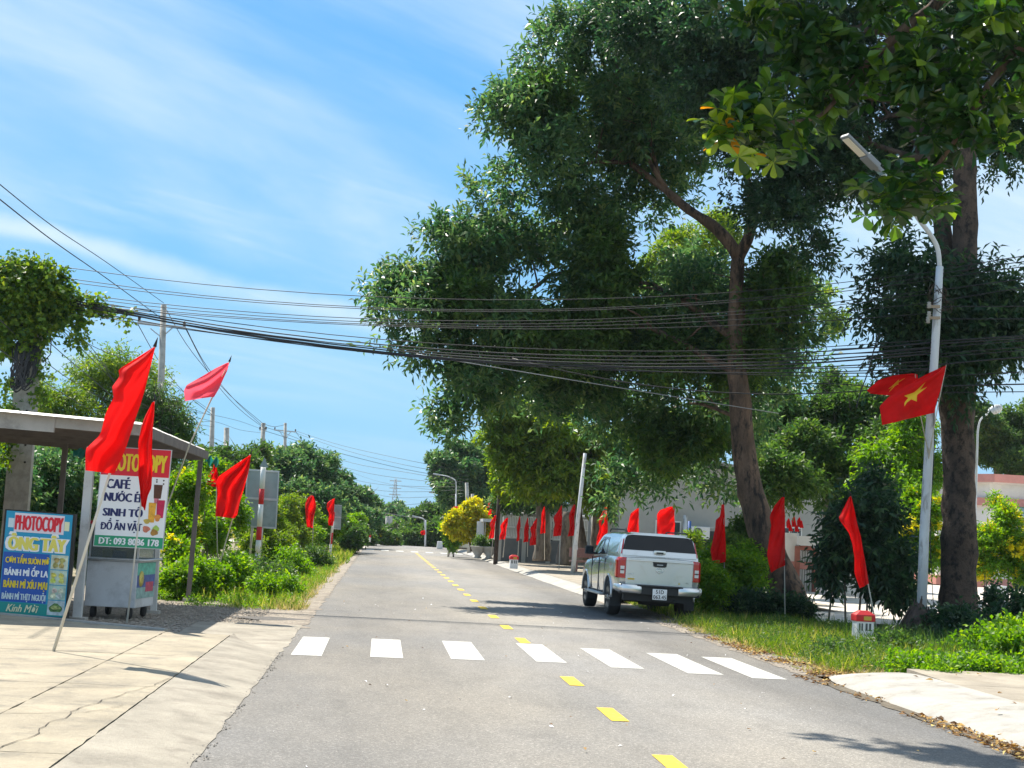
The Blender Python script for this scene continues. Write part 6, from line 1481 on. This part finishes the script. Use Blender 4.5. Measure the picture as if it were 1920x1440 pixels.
# pink and white two storey building at the right
def pink_building():
    Y = 74; root = empty('pink_building', (34, 78, 0)); o = Vector((34, 78, 0)); tag(root, 'white two storey building with pink bands behind the yellow flowering bush', 'building')
    xl = at(1800, 950, Y).x; xc = at(1855, 950, Y).x; xr = xl+18
    zt = at(1870, 890, Y).z
    mb = MB(); mb.prism([Vector((xl, Y+3, 0))-o, Vector((xc, Y, 0))-o, Vector((xr, Y+1, 0))-o, Vector((xr, Y+10, 0))-o, Vector((xl, Y+10, 0))-o], (0, 0, zt-.05)); mb.build('wall', M['white_wall'], root)
    def band(z0, z1, d, m, name='band'):
        mb = MB(); P_ = [Vector((xl-d, Y+3-d, z0))-o, Vector((xc, Y-d*1.2, z0))-o, Vector((xr+d, Y+1-d, z0))-o, Vector((xr+d, Y+10, z0))-o, Vector((xl-d, Y+10, z0))-o]
        mb.prism(P_, (0, 0, z1-z0)); return mb.build(name, m, root)
    band(zt-.42, zt, .5, M['pink_trim'], 'parapet'); band(zt-.50, zt-.42, .35, M['white_wall'], 'soffit')
    zm = at(1870, 941, Y).z; band(zm-.20, zm+.2, .25, M['pink_trim']); band(.0, .5, .06, M['pink_trim'], 'plinth')
    zl_ = at(1870, 990, Y).z; band(zl_-.12, zl_+.08, .06, M['pink_trim'])
    for k in range(4):
        x = xc+1.2+k*3.1; a = Vector((x, Y+.03+(x-xc)/(xr-xc), 0))
        for z in (zm-1.35,):
            mb = MB(); mb.box(a+Vector((0, 0, z))-o, (1.5, .14, 1.3)); f = mb.build('window', M['grey_wall'], root)
            mb = MB(); mb.box(a+Vector((-.35, -.07, z))-o, (.62, .04, 1.1)); mb.box(a+Vector((.35, -.07, z))-o, (.62, .04, 1.1)); mb.build('pane', M['dark_pane'], f)
    a = at(1875, 955, Y); mb = MB(); mb.prism([Vector((xc+.6, Y-.1, zm-.2))-o, Vector((xc+.6, Y-1.6, zm-.75))-o, Vector((xc+.6, Y-1.55, zm-.82))-o], (9, 0, 0)); mb.build('awning', mat('awning', (.30, .42, .40), .7), root)
    mb = MB(); mb.box(Vector((xl+1.2, Y+2.3, 1.6))-o, (.9, .1, 2.4)); mb.build('door', M['white'], root)
pink_building()
post('door_frame', 'dark framed white board standing behind the right hand yellow bush', 'board', 1868, 1135, 1098, 45, .28, M['white'], True)

# barred fence building behind the pavement flags
def fence_house():
    Y = 76; xl = at(937, 1000, Y).x; xr = at(1120, 1000, Y).x; root = empty('fence_wall', (xl, Y, .14)); o = root.location.copy(); tag(root, 'grey fence with solid dark base and pale vertical bars behind the row of flags', 'fence')
    zt = at(1000, 968, Y).z-.14; zb = at(1000, 1012, Y).z-.14
    mb = MB(); mb.box(((xr-xl)/2, 0, zb/2), (xr-xl, .2, zb)); mb.build('base_wall', mat('dark_base', (.13, .14, .145), .85, var=.1), root)
    n = 58
    bar0 = MB().box((0, 0, 0), (.045, .045, zt-zb-.1)).mesh('bar', M['white_pole'])
    for i in range(n): link('bar', bar0, root, (.1+(xr-xl-.2)*i/(n-1), 0, (zt+zb)/2))
    for z in (zb+.08, (zb+zt)/2, zt-.06): mb = MB(); mb.box(((xr-xl)/2, -.005, z), (xr-xl, .06, .06)); mb.build('rail', M['white_pole'], root)
    for i in range(5): mb = MB(); mb.box((.0+(xr-xl)*i/4, 0, zt/2), (.22, .26, zt+.1)); mb.build('pillar', M['grey_wall'], root)
    h = empty('low_house', (xl+4, Y+6, 0)); tag(h, 'low grey house with pale sheet roof behind the barred fence', 'house')
    mb = MB(); mb.box((1.0, 0, 1.7), (xr-xl+4, 7, 3.4)); mb.build('wall', M['grey_wall'], h)
    zr = at(960, 961, Y+2).z; mb = MB(); mb.prism([(-3.3, -4.2, zr-.1), (xr-xl+.3, -4.2, zr-.1), (xr-xl+.3, 4.2, zr+.7), (-3.3, 4.2, zr+.7)], (0, 0, .10)); mb.build('roof', M['roof_white'], h)
    a = at(1000, 930, Y+9); mb = MB(); mb.prism([(2.2, 1, zr+.4), (4.6, 1, zr+.5), (4.2, 5, zr+2.3), (2.6, 5, zr+2.3)], (0, 0, .08)); mb.build('raised_roof', M['roof_white'], h)
    for x in (-1.5, 1.8, 4.5): mb = MB(); mb.box((x, -3.53, 1.7), (1.2, .06, 1.3)); f = mb.build('window', M['dark_pane'], h)
fence_house()

# notice boards and small pavilion before the crest
def kiosk():
    Y = 88; a = at(880, 1030, Y); root = empty('notice_board', (a.x, Y, .1)); tag(root, 'white notice board with blue poster behind the yellow leaved tree', 'notice board')
    def q(px0, py0, px1, py1, dy, d, m, name, par=root):
        p = at(px0, py1, Y+dy); r_ = at(px1, py0, Y+dy); mb = MB(); mb.box(Vector(((p.x+r_.x)/2, Y+dy, (p.z+r_.z)/2))-root.location, (abs(r_.x-p.x), d, abs(r_.z-p.z))); return mb.build(name, m, par)
    q(855, 996, 890, 1026, 0, .06, M['white'], 'board'); q(856, 1010, 867, 1022, -.06, .04, mat('poster_blue', (.01, .16, .50), .5), 'poster'); q(859, 1013, 864, 1018, -.09, .02, M['pale_print'], 'poster_picture')
    for x in (856, 889): q(x-1, 994, x+1, 1035, 0, .1, M['white_pole'], 'leg')
    for k in range(4): q(873, 1001+k*5, 884, 1002.2+k*5, -.05, .01, M['pale_print'], 'print_line')
    root = empty('pavilion', (at(905, 1030, 82).x, 82, .14)); tag(root, 'small pale pavilion with flat roof and white board beside the dark utility pole', 'pavilion'); Y = 82
    def q2(px0, py0, px1, py1, dy, d, m, name):
        p = at(px0, py1, Y+dy); r_ = at(px1, py0, Y+dy); mb = MB(); mb.box(Vector(((p.x+r_.x)/2, Y+dy, (p.z+r_.z)/2))-root.location, (abs(r_.x-p.x), d, abs(r_.z-p.z))); mb.build(name, m, root)
    q2(902, 974, 930, 978, 0, 3.2, M['roof_white'], 'roof'); q2(907, 978, 911, 1041, -1.5, .16, M['concrete_pole'], 'post'); q2(926, 978, 929, 1041, -1.5, .16, M['concrete_pole'], 'post')
    q2(893, 978, 908, 1008, .6, .08, M['white'], 'board'); q2(893, 1008, 910, 1020, .9, .1, mat('brown_panel', (.25, .12, .06), .8), 'lower_panel')
    q2(893, 1020, 928, 1036, 1.2, .3, M['grey_wall'], 'parapet')
kiosk()
for i, px in enumerate((896, 917)):
    a = at(px, 1036, 80); a.z = .14; mb = MB(); mb.lathe([(.22, 0), (.22, .06), (.15, .12), (.34, .42), (.42, .62), (.46, .66), (.40, .68), (.36, .6)], (0, 0, 0), 16); r = empty('planter', a); mb.build('bowl', M['concrete_pole'], r)
    tag(r, ['pale concrete planter left of the pavilion post', 'pale concrete planter right of the pavilion post'][i], 'planter', 'concrete planters by the pavilion')
    A = crown_arrays([(Vector((0, 0, .85)), .35)], 60, k=8, L=.2, W=.06, twig=.2); link('plant', leaf_mesh('plant', *A, [M['leaf_mid']]), r)
a = at(933, 1046, 80); a.z = .14; mb = MB(); mb.lathe([(.14, 0), (.17, .06), (.15, .5), (.17, .62), (.08, .72)], (0, 0, 0), 12); o = mb.build('hydrant', mat('pinkish', (.55, .22, .22), .7), None, a); tag(o, 'small dull red bollard at the foot of the dark utility pole', 'bollard')

def bench(px, py, Y, label, rz=0, z=.14, m=None):
    a = at(px, py, Y); a.z = z; r = empty('stone_bench', a, rz); tag(r, label, 'bench'); m = m or mat('terrazzo_pink', (.50, .24, .19), .7, var=.15, vscale=20)
    mb = MB(); mb.box((0, 0, .45), (1.3, .42, .07)); mb.build('seat', m, r, bevel=.015)
    mb = MB(); mb.box((0, .22, .82), (1.3, .07, .40)); mb.build('backrest', m, r, bevel=.015)
    for x in (-.42, .42):
        mb = MB(); mb.box((x, .02, .21), (.12, .34, .42)); mb.box((x, .24, .42), (.10, .09, .84)); mb.build('leg', m, r)
bench(1096, 1070, 62, 'pinkish stone bench under the trees just left of the pickup', R(8))
bench(766, 1032, 133, 'whitish bench shelter far up the road in front of the scrub', 0, terr(0, 133)+.3, M['white'])

# motorbike and rider far up the road
def rider():
    Y = 150; a = at(812, 1030, Y); a.z = terr(a.x, Y); r = empty('motorbike', a, R(175)); tag(r, 'tiny motorbike coming over the crest with its rider', 'motorbike')
    for y in (-.6, .6): mb = MB(); mb.lathe([(.22, -.04), (.30, -.03), (.30, .03), (.22, .04)], (0, y, .30), 18, 0, 'x'); mb.build('wheel', M['rubber'], r)
    mb = MB(); mb.tube([(0, -.6, .35), (0, -.3, .62), (0, .2, .60), (0, .5, .8), (0, .62, .35)], [.07, .16, .14, .12, .05], 8); mb.build('frame', mat('bike_grey', (.3, .32, .34), .4), r)
    mb = MB(); mb.box((0, -.25, .78), (.26, .7, .10)); mb.build('seat', M['plastic'], r, bevel=.03)
    mb = MB(); mb.tube([(-.34, .35, 1.02), (0, .5, .98), (.34, .35, 1.02)], .018, 6); mb.build('handlebar', M['steel'], r)
    p = bpy.data.meshes.new('person'); J = {'pel': (0, -.2, .90), 'ches': (0, -.12, 1.28), 'neck': (0, -.08, 1.42), 'head': (0, -.05, 1.58), 'hl': (.1, -.18, .90), 'kl': (.17, .22, .82), 'fl': (.15, .15, .40), 'hr': (-.1, -.18, .90), 'kr': (-.17, .22, .82), 'fr': (-.15, .15, .40), 'sl': (.18, -.1, 1.34), 'el': (.26, .05, 1.12), 'wl': (.28, .3, 1.04), 'sr': (-.18, -.1, 1.34), 'er': (-.26, .05, 1.12), 'wr': (-.28, .3, 1.04)}
    K = list(J); E = [('pel', 'ches'), ('ches', 'neck'), ('neck', 'head'), ('pel', 'hl'), ('hl', 'kl'), ('kl', 'fl'), ('pel', 'hr'), ('hr', 'kr'), ('kr', 'fr'), ('ches', 'sl'), ('sl', 'el'), ('el', 'wl'), ('ches', 'sr'), ('sr', 'er'), ('er', 'wr')]
    p.from_pydata([J[k] for k in K], [(K.index(x), K.index(y)) for x, y in E], []); p.materials.append(mat('shirt_pale', (.62, .60, .58), .8)); o = link('person', p, None, a); o.rotation_euler = (0, 0, R(175))
    md = o.modifiers.new('skin', 'SKIN'); rad = dict(pel=.15, ches=.17, neck=.06, head=.12)
    for i, k in enumerate(K): v = p.skin_vertices[0].data[i]; q = rad.get(k, .055 if k[0] in 'wef' else .08); v.radius = (q, q); v.use_root = k == 'pel'
    o.modifiers.new('s', 'SUBSURF').levels = 1; tag(o, 'rider in a pale shirt on the tiny motorbike at the crest', 'person')
    h = MB(); h.lathe([(.02, .13), (.09, .11), (.135, .03), (.14, -.06), (.12, -.09)], (0, -.05, 1.62), 12); h.build('helmet', M['dark_steel'], o)
rider()
a = at(824, 1030, 118); a.z = terr(a.x, 118); mb = MB(); mb.box((0, 0, .3), (.5, .4, .6), top=(.8, .8)); o = mb.build('bollard', M['white'], None, a, bevel=.04); tag(o, 'low white roadside block right of the distant motorbike', 'block')

# ------------------------------------------------------------------ big leaved almond branch over the near right
def almond():
    base = Vector((9.6, 15.5, 0)); root = empty('almond_tree', base); tag(root, 'broad leaved almond tree reaching a sunlit branch into the top right corner', 'tree')
    mb = MB(); P_, Q_ = smooth_path([Vector((0, 0, -.1)), Vector((.1, 0, 2.5)), Vector((-.1, .1, 4.8)), Vector((-.3, .3, 7.2)), Vector((0, .4, 9.5))], [.26, .21, .18, .14, .09], 5); mb.tube(P_, Q_, 14, 0, True, True, .2); mb.build('trunk', M['bark'], root)
    def br(pts, rr):
        P_, Q_ = smooth_path([p-base for p in pts], rr, 5); mb = MB(); mb.tube(P_, Q_, 9, 0, True, True, .15); mb.build('branch', M['bark'], root)
    t = base+Vector((-.2, .2, 6.2))
    br([t, at(1890, -60, 15.6), at(1745, 18, 15.7), at(1640, 105, 15.8), at(1590, 160, 15.9), at(1545, 185, 16)], [.10, .085, .07, .05, .03, .012])
    br([at(1590, 160, 15.9), at(1540, 215, 15.9), at(1490, 228, 16), at(1430, 240, 16)], [.03, .025, .018, .008])
    br([at(1490, 228, 16), at(1488, 262, 15.9), at(1480, 290, 15.9)], [.018, .012, .006])
    br([t, at(1960, 100, 15.2), at(1870, 140, 15.2), at(1800, 250, 15.4), at(1740, 330, 15.5), at(1690, 370, 15.6)], [.09, .06, .045, .03, .02, .01])
    br([base+Vector((-.2, .2, 6.6)), at(1800, -120, 15.5), at(1560, -60, 15.8), at(1400, -10, 16)], [.09, .07, .045, .02])
    # leaves: rosettes at twig ends
    cl = MB()   # one curved obovate leaf, length 1 along +y
    xs = [0, .06, .13, .21, .26, .24, .13, 0]; ys = [0, .12, .32, .55, .72, .88, .97, 1.0]
    vs = []; 
    for x, y in zip(xs, ys):
        z = -.16*y*y; vs += [(-x, y, z+x*.35), (0, y, z), (x, y, z+x*.35)]
    fs = []
    for i in range(7): fs += [(i*3, i*3+1, i*3+4, i*3+3), (i*3+1, i*3+2, i*3+5, i*3+4)]
    cl.add(vs, fs, 0, True)
    variants = []
    for k in range(6):
        for nm, m_ in (('a', M['leaf_almond']),):
            me = cl.mesh('leaf', m_); at_ = me.attributes.new('rnd', 'FLOAT', 'POINT'); at_.data.foreach_set('value', [(.08, .25, .4, .55, .75, .98)[k]]*len(vs)); variants.append(me)
    org = cl.mesh('leaf', M['leaf_orange']); at_ = org.attributes.new('rnd', 'FLOAT', 'POINT'); at_.data.foreach_set('value', [.5]*len(vs))
    rnd = random.Random(4); count = 0
    # (px, py, Y, spread px, rosettes, leaf paleness, sun on the cluster put into leaf colour)
    near = [(1345,245,15.9,34,9,1),(1400,260,15.9,40,11,1),(1380,215,16,30,7,1),(1430,225,16,36,8,.7),(1450,290,15.9,30,6,.9),(1500,240,16,40,8,.4),(1640,380,15.6,40,10,.2),(1700,390,15.6,36,10,.2),(1755,375,15.5,34,9,.4),(1680,350,15.6,36,8,.2),(1740,330,15.5,36,8,.2)]
    rose = []
    for px, py, Y, sp, n, b in near:
        for _ in range(n): rose.append((px+rnd.gauss(0, sp*.6), py+rnd.gauss(0, sp*.5), Y+rnd.uniform(-.5, .5), b))
    rnd.shuffle(rose)
    far_p = []
    for px, py, Y, b in rose:
        c = at(px, py, Y)-base; ax = Vector((rnd.gauss(0, .5), rnd.gauss(0, .5), .8)).normalized()
        e1 = ax.orthogonal().normalized(); e2 = ax.cross(e1); a0 = rnd.uniform(0, 6)
        for j in range(rnd.randint(5, 8)):
            a = a0+j*1.15+rnd.uniform(-.2, .2); d = (e1*math.cos(a)+e2*math.sin(a)+ax*rnd.uniform(-.1, .5)+Vector((0, 0, -.25))).normalized(); L = rnd.uniform(.17, .27)
            n = (ax+Vector((0, 0, .5))+Vector((rnd.gauss(0, .25), rnd.gauss(0, .25), 0))).normalized(); x = d.cross(n).normalized(); n2 = x.cross(d)
            if count < 290:
                k = min(5, max(0, int(rnd.gauss(2.2+b*2.4, 1.1)))); me = variants[k]
                if b >= 1 and rnd.random() < .07: me = org
                o = bpy.data.objects.new('leaf', me); COL.objects.link(o); o.parent = root
                o.matrix_local = Matrix.Translation(c) @ Matrix((x, d, n2)).transposed().to_4x4() @ Matrix.Scale(L, 4); count += 1
            else: far_p.append((c, d, n, L))
    hi = [(Vector((2.3, 17.6, 9.5)), .8), (Vector((1.5, 18.3, 9.7)), .7), (Vector((3.4, 17.2, 9.4)), .9), (Vector((.9, 18.9, 9.8)), .4), (Vector((4.6, 16.8, 9.2)), .9)]
    br([base+Vector((-.3, .3, 7.2)), Vector((7.2, 16.3, 8.7)), Vector((4.6, 16.9, 9.1)), Vector((2.6, 17.5, 9.4)), Vector((1.2, 18.6, 9.7))], [.12, .09, .06, .035, .012])
    lob = hi+LB([(1560,60,90,15.8),(1660,60,90,15.6),(1760,100,90,15.4),(1860,60,100,15.2),(1600,160,70,15.9),(1700,180,80,15.6),(1800,180,80,15.3),(1900,160,80,15),(1450,30,70,16),(1360,10,40,16.1),(1520,170,60,16),(1760,260,60,15.5),(1850,260,50,15.3),(1480,130,60,16.1),(1400,-60,80,16),(1600,-60,100,15.8),(1800,-60,100,15.4),(1960,20,90,15),(1410,190,40,16)])
    A = crown_arrays([(c-base, r_) for c, r_ in lob], 780, k=7, L=.22, W=.13, twig=.12, shell=.1, rough=.3, up=.6, spread=1.2, tone=.7)
    if far_p:
        f = [np.array([tuple(p[0]) for p in far_p]), np.array([tuple(p[1]) for p in far_p]), np.array([tuple(p[2]) for p in far_p]), np.array([p[3] for p in far_p]), np.array([p[3]*.6 for p in far_p]), RNG.random(len(far_p))]
        A = cat_arrays([A, f])
    # obovate leaves: two quads each
    p0, d, n, L, W, rn = A; d = nrm(d); s = nrm(np.cross(d, n)); n = np.cross(s, d); N_ = len(p0); L = L[:, None]; W = W[:, None]
    v = np.empty((N_, 8, 3), np.float32)
    v[:, 0] = p0; v[:, 1] = p0+d*L*.35-s*W*.26+n*L*.05; v[:, 2] = p0+d*L*.35-n*L*.02; v[:, 3] = p0+d*L*.35+s*W*.26+n*L*.05
    v[:, 4] = p0+d*L*.75-s*W*.46+n*L*.02; v[:, 5] = p0+d*L*.75-n*L*.08; v[:, 6] = p0+d*L*.75+s*W*.46+n*L*.02; v[:, 7] = p0+d*L-n*L*.16
    me = bpy.data.meshes.new('foliage'); V = v.reshape(-1, 3); fs = []
    idx = np.arange(N_)*8
    quads = np.stack([np.stack([idx+a for a in q], 1) for q in ((0, 1, 2, 2), (0, 2, 3, 3), (1, 4, 5, 2), (2, 5, 6, 3), (4, 7, 5, 5), (5, 7, 6, 6))], 1).reshape(-1, 4)
    faces = [tuple(dict.fromkeys(q)) for q in quads.tolist()]
    me.from_pydata(V.tolist(), [], faces); me.materials.append(M['leaf_almond']); at_ = me.attributes.new('rnd', 'FLOAT', 'POINT'); at_.data.foreach_set('value', np.repeat(rn.astype(np.float32), 8)); me.update()
    o = link('foliage', me, root); o['kind'] = 'stuff'
almond()

# ------------------------------------------------------------------ grass, weeds, litter, pebbles
def blades(name, label, cat, pts, hmin, hmax, w, m, lean=.45, mats=None, sparse=None):
    n = len(pts); p = np.array(pts); d = np.stack([RNG.normal(size=n)*lean, RNG.normal(size=n)*lean, np.ones(n)], 1)
    nn = rand_dirs(n); nn[:, 2] *= .2
    h = hmin+(hmax-hmin)*RNG.random(n)**1.6
    me = leaf_mesh(name, p, d, nrm(nn), h, np.full(n, w)*(.6+.8*RNG.random(n)), RNG.random(n), [m], curl=.18, fold=.0, shape=.4)
    o = link(name, me); tag(o, label, cat, kind='stuff'); return o
def scatter(n, x0, x1, y0, y1, fn=None, z=-.02, pw=1.0):
    out = []
    k = 0
    while len(out) < n and k < n*12:
        k += 1; y = y0+(y1-y0)*random.random()**pw; a = x0(y) if callable(x0) else x0; b = x1(y) if callable(x1) else x1
        x = a+(b-a)*random.random()
        if fn and not fn(x, y): continue
        out.append((x, y, z+terr(x, y)))
    return out
KM = at(1617, 1214, 26.6)
vn = lambda x, y, s=.6, o=0: noise.noise(Vector((x*s, y*s, o)))
verge_e = lambda y: -1.62+.22*noise.noise(Vector((y*.7, 3, 1)))+.12*noise.noise(Vector((y*2.5, 3, 1)))
blades('verge_grass', 'sunlit grass along the left verge in front of the shrubs', 'grass', scatter(26000, -5.6, verge_e, 28.5, 60, lambda x, y: vn(x, y) > -.35 and not (x < -3.0 and y < 30.5)), .07, .34, .018, M['grass'])
blades('verge_grass', 'far grass strip along the left verge up to the crest', 'grass', scatter(14000, -6.5, lambda y: verge_e(y)+.15, 60, 112, pw=1.1), .14, .5, .05, M['grass'])
blades('dry_grass', 'dry straw grass at the asphalt edge of the left verge', 'grass', scatter(3600, lambda y: verge_e(y)-.5, lambda y: verge_e(y)+.15, 28.0, 100, lambda x, y: vn(x, y, .9, 4) > -.1, pw=1.5), .06, .30, .018, M['grass_dry'])
blades('verge_grass', 'long grass on the right verge between pickup and kilometre stone', 'grass', scatter(15000, lambda y: 6.3+max(0, (22-y))*.08+.25*noise.noise(Vector((y*.8, 5, 2))), 9.6, 19.9, 30.5, lambda x, y: vn(x, y, .9, 2) > -.08 and not (abs(x-KM.x) < .34 and -1.9 < y-KM.y < .3)), .07, .36, .014, M['grass'])
blades('dry_grass', 'dry straw and clippings along the right asphalt edge', 'grass', scatter(5200, lambda y: 6.02+.1*noise.noise(Vector((y, 2, 2))), 7.4, 19.5, 31, lambda x, y: vn(x, y, 1.1, 7) > -.05), .05, .22, .014, M['grass_dry'], lean=1.2)
blades('verge_grass', 'shaded grass beneath the bushes at the far right', 'grass', scatter(9000, 9.0, 13.5, 20.2, 29), .12, .5, .02, M['leaf_mid'])
blades('verge_grass', 'thin grass under the roadside trees behind the pickup', 'grass', scatter(5000, 6.5, 9.5, 31, 38), .08, .3, .02, M['grass'])
# weeds on the left verge: low leafy clumps
for i, (x, y, r) in enumerate([(-2.9, 38, .5), (-2.6, 44, .55), (-3.4, 35, .5), (-2.4, 32.5, .35), (-2.3, 52, .5), (-3.6, 48, .6)]):
    bush(['leafy weed clump below the striped post', 'leafy weed clump past the large sign back', 'leafy weed clump in the grass left of the striped post', 'leafy weed clump nearest the road on the left verge', 'leafy weed clump beneath the first verge flag', 'leafy weed clump under the tall bright shrub'][i],
      [(x, y, r*.55, r), (x+.3, y+.4, r*.4, r*.7)], 520, M['leaf_fresh'] if i % 2 else M['leaf_mid'], name='weed_clump', cat='weeds', group='weed clumps on the left verge', L=.10, W=.04, stems=2)
weeds('ground_weeds', 'small leaved weeds mixed through the left verge grass', 'weeds', scatter(420, -5.4, lambda y: verge_e(y)-.1, 28.5, 58, lambda x, y: vn(x, y, .5, 21) > -.1), .08, .26, 16, M['leaf_fresh'])
weeds('ground_weeds', 'small leaved weeds mixed through the right verge grass', 'weeds', scatter(300, lambda y: 6.5+max(0, (22-y))*.1, 9.8, 20.2, 31, lambda x, y: vn(x, y, .6, 33) > -.2 and not (abs(x-KM.x) < .4 and -1.7 < y-KM.y < .3)), .08, .26, 18, M['leaf_mid'])
weeds('ground_weeds', 'pale weeds and seedlings at the ragged edge of the right verge', 'weeds', scatter(160, lambda y: 6.2+max(0, (22-y))*.1, 8.0, 19.9, 30), .04, .14, 10, M['leaf_light'], .04, .016)
weeds('ground_weeds', 'leafy weeds creeping over the far edge of the right pavement', 'weeds', scatter(150, 7.2, 13.5, 18.9, 20.2, z=.10), .1, .26, 20, M['leaf_fresh'], .07, .035)
# fallen leaves along the kerb and scattered
def litter(name, label, pts, L=(.05, .13), m=None):
    n = len(pts); p = np.array(pts); p[:, 2] += RNG.random(n)*.025
    a = RNG.random(n)*6.28; d = np.stack([np.cos(a), np.sin(a), RNG.normal(size=n)*.22], 1); nn = np.stack([RNG.normal(size=n)*.35, RNG.normal(size=n)*.35, np.ones(n)], 1)
    l = L[0]+(L[1]-L[0])*RNG.random(n); me = leaf_mesh(name, p, d, nrm(nn), l, l*(.25+.4*RNG.random(n)), RNG.random(n), [m or M['litter']], curl=.1, fold=.12)
    o = link(name, me); tag(o, label, 'fallen leaves', kind='stuff')
litter('leaf_litter', 'brown and yellow fallen leaves gathered along the foot of the white kerb', scatter(2100, lambda y: 5.62-.22*max(0, (14-y)/7)+.14*noise.noise(Vector((y*1.4, 1, 1))), lambda y: 5.97, 7, 19.6, lambda x, y: vn(x, y, 1.1, 3) > -.05-(14-y)*.03 and random.random() < .18+max(0, 16-y)*.12, z=.012), (.025, .10))
litter('leaf_litter', 'few dead leaves and twigs lying on the kerb ramp and pavement', scatter(90, 6.3, 10, 8, 19.5, z=.172), (.04, .11))
litter('leaf_litter', 'dry leaf scraps at the grass edge near the crossing', scatter(1300, lambda y: 5.85+max(0, y-23)*.02, lambda y: 6.7, 18.8, 26, lambda x, y: vn(x, y, 1.3, 9) > -.1, z=.016), (.03, .10))
litter('paper_scraps', 'small pale paper scraps and petals scattered over the asphalt', scatter(70, -.9, 5.6, 8, 36, z=.006), (.015, .06), M['white_clean'])
litter('dead_leaves', 'sparse dark dead leaves lying on the asphalt', scatter(60, -.9, 5.6, 8, 34, z=.006), (.02, .06))
# gravel: small stones
def stones(name, label, pts, r0, r1, m):
    n = len(pts); base = np.array([(1,0,0),(-1,0,0),(0,1,0),(0,-1,0),(0,0,1),(0,0,-.6)], float); F_ = [(0,2,4),(2,1,4),(1,3,4),(3,0,4),(2,0,5),(1,2,5),(3,1,5),(0,3,5)]
    vs = []; fs = []
    for i, p in enumerate(pts):
        r = random.uniform(r0, r1); a = random.uniform(0, 6.28); ca, sa = math.cos(a), math.sin(a); sx, sy, sz = random.uniform(.7, 1.4)*r, random.uniform(.7, 1.2)*r, random.uniform(.4, .9)*r
        for b in base: x, y = b[0]*sx, b[1]*sy; vs.append((p[0]+x*ca-y*sa, p[1]+x*sa+y*ca, p[2]+b[2]*sz+r*.2))
        fs += [tuple(i*6+k for k in f) for f in F_]
    me = bpy.data.meshes.new(name); me.from_pydata(vs, [], fs); me.materials.append(m); me.update(); o = link(name, me); tag(o, label, 'stones', kind='stuff')
M['stone'] = mat('stones', (.40, .35, .29), .95, col2=(.22, .19, .16), vscale=6)
stones('gravel', 'loose gravel and chippings of the yard between shed and asphalt', scatter(5200, -5.5, -1.15, 21.6, 29.5, lambda x, y: not (-2.95 < x < -1.28 and 21 < y < 24.5), z=-.012), .008, .03, M['stone'])
stones('gravel', 'crumbled chippings along the broken edge of the concrete skirt', scatter(420, lambda y: -1.30, lambda y: -1.16+.06*noise.noise(Vector((y*2, 0, 0))), 8, 19.8, lambda x, y: vn(x, y, 2.2, 1) > -.2, z=.004), .004, .016, M['stone'])
stones('gravel', 'small stones on the sandy shoulder at the right asphalt edge', scatter(1800, 5.8, 7.0, 19.5, 33, z=.012), .006, .022, M['stone'])
# dead branches lying at the right
for i, pts in enumerate(([(1838,1180,26.5),(1852,1192,26.3),(1868,1202,26.1),(1885,1212,26)], [(1770,1245,24),(1800,1222,24.2),(1850,1215,24.5),(1900,1210,24.8)], [(1690,1190,26),(1706,1210,25.8),(1722,1232,25.5)])):
    P_, Q_ = smooth_path([at(*p) for p in pts], [.05, .042, .03, .02][:len(pts)] if i == 0 else [.016]*len(pts), 4)
    o = MB().tube(P_, Q_, 8, 0, True, True, .3).build('fallen_branch', M['bark_grey']); tag(o, ['thick bare broken branch lying in the undergrowth by the thick trunk', 'long thin bare twig over the weeds at the right', 'short leaning twig beside the root clump'][i], 'branch')
# wet patch on the gravel
mb = MB(); c = gr(505, 1160); P_ = [(c.x+.62*math.cos(a)*(1+.25*math.sin(3*a)), c.y+.42*math.sin(a)*(1+.2*math.cos(4*a)), -.006) for a in [k*PI/12 for k in range(24)]]
o = mb.add(P_, [tuple(range(24))]).build('damp_patch', mat('damp_soil', (.09, .08, .07), .8, var=.4, vscale=14, bump=.8)); o.location.z += .012; tag(o, kind='structure')
# ------------------------------------------------------------------ air
def haze():
    mb = MB(); mb.box((0, 500, 7.5), (2400, 1500, 45)); m = bpy.data.materials.new('haze_air'); m.use_nodes = True; nt = m.node_tree
    nt.nodes.remove(nt.nodes['Principled BSDF']); v = nt.nodes.new('ShaderNodeVolumePrincipled')
    v.inputs['Color'].default_value = (.80, .90, 1.0, 1); v.inputs['Density'].default_value = .00013; v.inputs['Anisotropy'].default_value = .2
    nt.links.new(v.outputs[0], nt.nodes['Material Output'].inputs['Volume'])
    o = mb.build('haze', m); tag(o, 'thin pale summer haze filling the air over the road', 'haze', kind='stuff')
haze()
